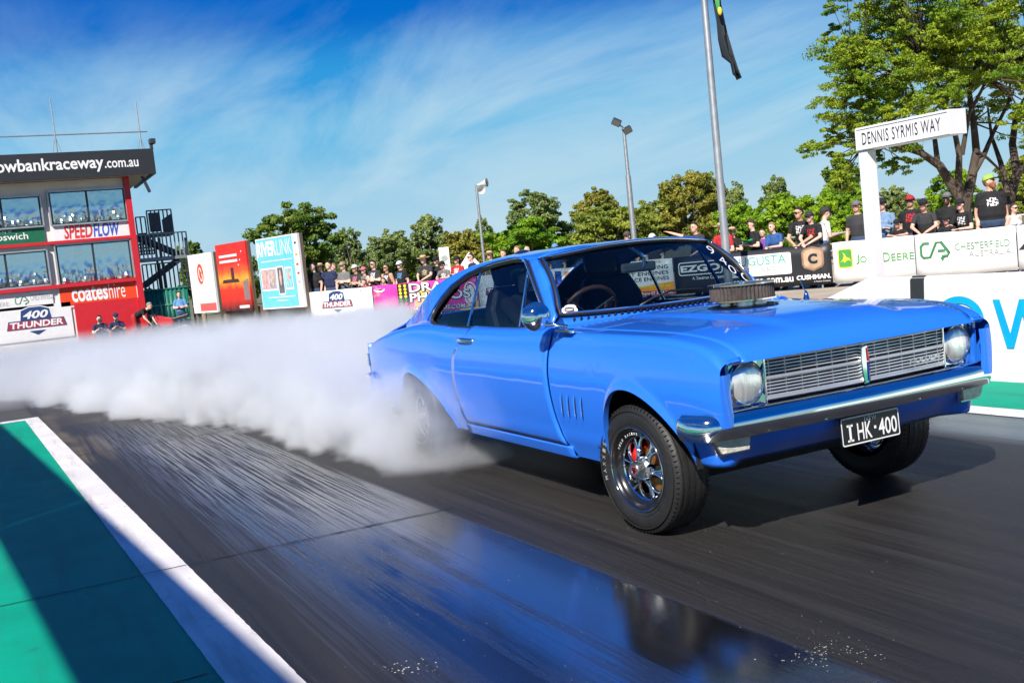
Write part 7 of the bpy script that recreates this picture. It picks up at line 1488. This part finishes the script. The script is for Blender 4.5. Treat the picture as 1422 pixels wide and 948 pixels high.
def near_fn(x, y, z, A, ramp, noise):
    n1_ = A('SUBTRACT', noise(1.1, 2, (1, 1, 1.1), 0.2), 0.5); n2_ = A('SUBTRACT', noise(4.2, 5, (1, 1, 1), 0.6), 0.5)
    n = A('ADD', n1_, A('MULTIPLY', n2_, 0.75))
    side = A('MULTIPLY_ADD', n, 0.9, A('SUBTRACT', y, ramp(x, YN)))             # metres inside the near edge
    top = ramp(x, [(-17, .70), (-12, .80), (-9, .84), (-7, .86), (-5, .88), (-4.2, .86), (-3.6, .68), (-3.1, .52), (-2.7, .36), (-2.45, .18)])
    up = A('MULTIPLY_ADD', n, 0.85, A('SUBTRACT', top, z))
    s1 = A('DIVIDE', side, 0.24, clamp=True); s2 = A('DIVIDE', up, 0.72, clamp=True)
    fr = A('MULTIPLY', A('DIVIDE', A('SUBTRACT', -2.38, x), 0.35, clamp=True), A('DIVIDE', A('ADD', x, 17.0), 8.0, clamp=True))
    # the car body keeps the cloud outside: beside it only outboard of the flank, behind it anywhere
    out = A('MAXIMUM', A('DIVIDE', A('SUBTRACT', -.80, y), 0.10, clamp=True), A('DIVIDE', A('SUBTRACT', -4.05, x), 0.3, clamp=True))
    far = A('DIVIDE', A('MULTIPLY_ADD', n, 0.8, A('SUBTRACT', A('MULTIPLY_ADD', x, -0.40, -1.95), y)), 0.45, clamp=True)
    out = A('MULTIPLY', out, far)
    lump = A('MULTIPLY_ADD', n, 5.0, 1.0)
    main = A('MULTIPLY', A('MULTIPLY', A('MULTIPLY', s1, s2), A('MULTIPLY', fr, out)), A('MAXIMUM', lump, 0.06))
    def puff(cx, cy, cz, rx, ry, rz, soft, amp):
        q = None
        for v, c, r in ((x, cx, rx), (y, cy, ry), (z, cz, rz)):
            e = A('POWER', A('ABSOLUTE', A('DIVIDE', A('SUBTRACT', v, c), r)), 2.0); q = e if q is None else A('ADD', q, e)
        return A('DIVIDE', A('MULTIPLY_ADD', n, amp, A('SUBTRACT', 1.0, q)), soft, clamp=True)
    p1_ = puff(-2.92, -1.05, .16, .72, .24, .56, .6, 2.6)
    p2_ = A('MULTIPLY', puff(-2.45, -1.02, .40, .85, .14, .42, 1.0, 2.4), 0.75)
    p3_ = A('MULTIPLY', puff(-2.55, -.85, .05, .45, .5, .14, .7, 1.2), 0.8)
    return A('MAXIMUM', main, A('MAXIMUM', p1_, A('MAXIMUM', p2_, p3_)))
def hull(name, stations, m, label):
    mb = MB(); k = 12; vs = []; fs = []
    for (x, y0, y1, h) in stations:
        prof = [(0, 0.0), (0, .35), (.06, .75), (.2, .95), (.35, 1.0), (.65, 1.0), (.8, .95), (.94, .75), (1, .35), (1, 0.0)]
        vs += [(x, y0+(y1-y0)*a, 0.012+ground_z(x, 0)+0.012+h*b) for a, b in prof]; k = len(prof)
    for i in range(len(stations)-1):
        for j in range(k): fs.append((i*k+j, i*k+(j+1) % k, (i+1)*k+(j+1) % k, (i+1)*k+j))
    fs.append(tuple(range(k-1, -1, -1))); fs.append(tuple((len(stations)-1)*k+j for j in range(k)))
    mb.add(vs, fs); o = mb.obj(name, m, None, fixn=True); return tag(o, label, 'smoke', kind='stuff')
NEARM = smoke_material('dense_tyre_smoke', 4.3, near_fn, 0.45, 1)
hull('tyre_smoke', [(-1.6, -1.2, -.7, .8), (-2.2, -1.35, -.35, .9), (-2.8, -1.5, -.3, .9), (-3.6, -1.75, .4, 1.0), (-4.3, -1.9, 1.2, 1.3), (-6, -2.0, 3.4, 1.45), (-8, -2.5, 4.0, 1.5), (-12, -3.4, 4.5, 1.5), (-17, -4.6, 5, 1.4)], NEARM, 'thick white tyre smoke billowing from the rear wheel of the blue car')
def far_fn(x, y, z, A, ramp, noise):
    n = A('SUBTRACT', noise(0.55, 3, (1, 1, 1.6), 0.3), 0.5)
    top = ramp(x, [(-44, .12), (-40, .20), (-36, .28), (-30, .45), (-22, .62), (-12, .80)])
    up = A('MULTIPLY_ADD', n, 1.2, A('SUBTRACT', top, z)); s2 = A('DIVIDE', up, 0.6, clamp=True)
    s1 = A('DIVIDE', A('MULTIPLY_ADD', n, 2.0, A('ADD', y, 8.0)), 1.5, clamp=True); s3 = A('DIVIDE', A('MULTIPLY_ADD', n, 3.0, A('SUBTRACT', 9.5, A('MULTIPLY', A('ADD', x, 12), -0.12))), 2.0, clamp=True)
    s3 = A('DIVIDE', A('MULTIPLY_ADD', n, 2.5, A('SUBTRACT', A('MULTIPLY_ADD', x, -0.12, 3.2), y)), 2.0, clamp=True)
    return A('MULTIPLY', A('MULTIPLY', s2, s1), A('MULTIPLY', s3, A('MAXIMUM', A('MULTIPLY_ADD', n, 1.5, 0.8), 0.2)))
FARM = smoke_material('drifting_tyre_smoke', 0.34, far_fn, 0.25, 1)
hull('tyre_smoke', [(-12.02, -3.6, 4.6, 1.9), (-18, -6, 6.0, 1.9), (-26, -8.5, 7.5, 1.9), (-34, -9, 8.5, 1.9), (-43, -9, 8.8, 1.8)], FARM, 'thin blue white smoke drifting low before the tower and billboards')
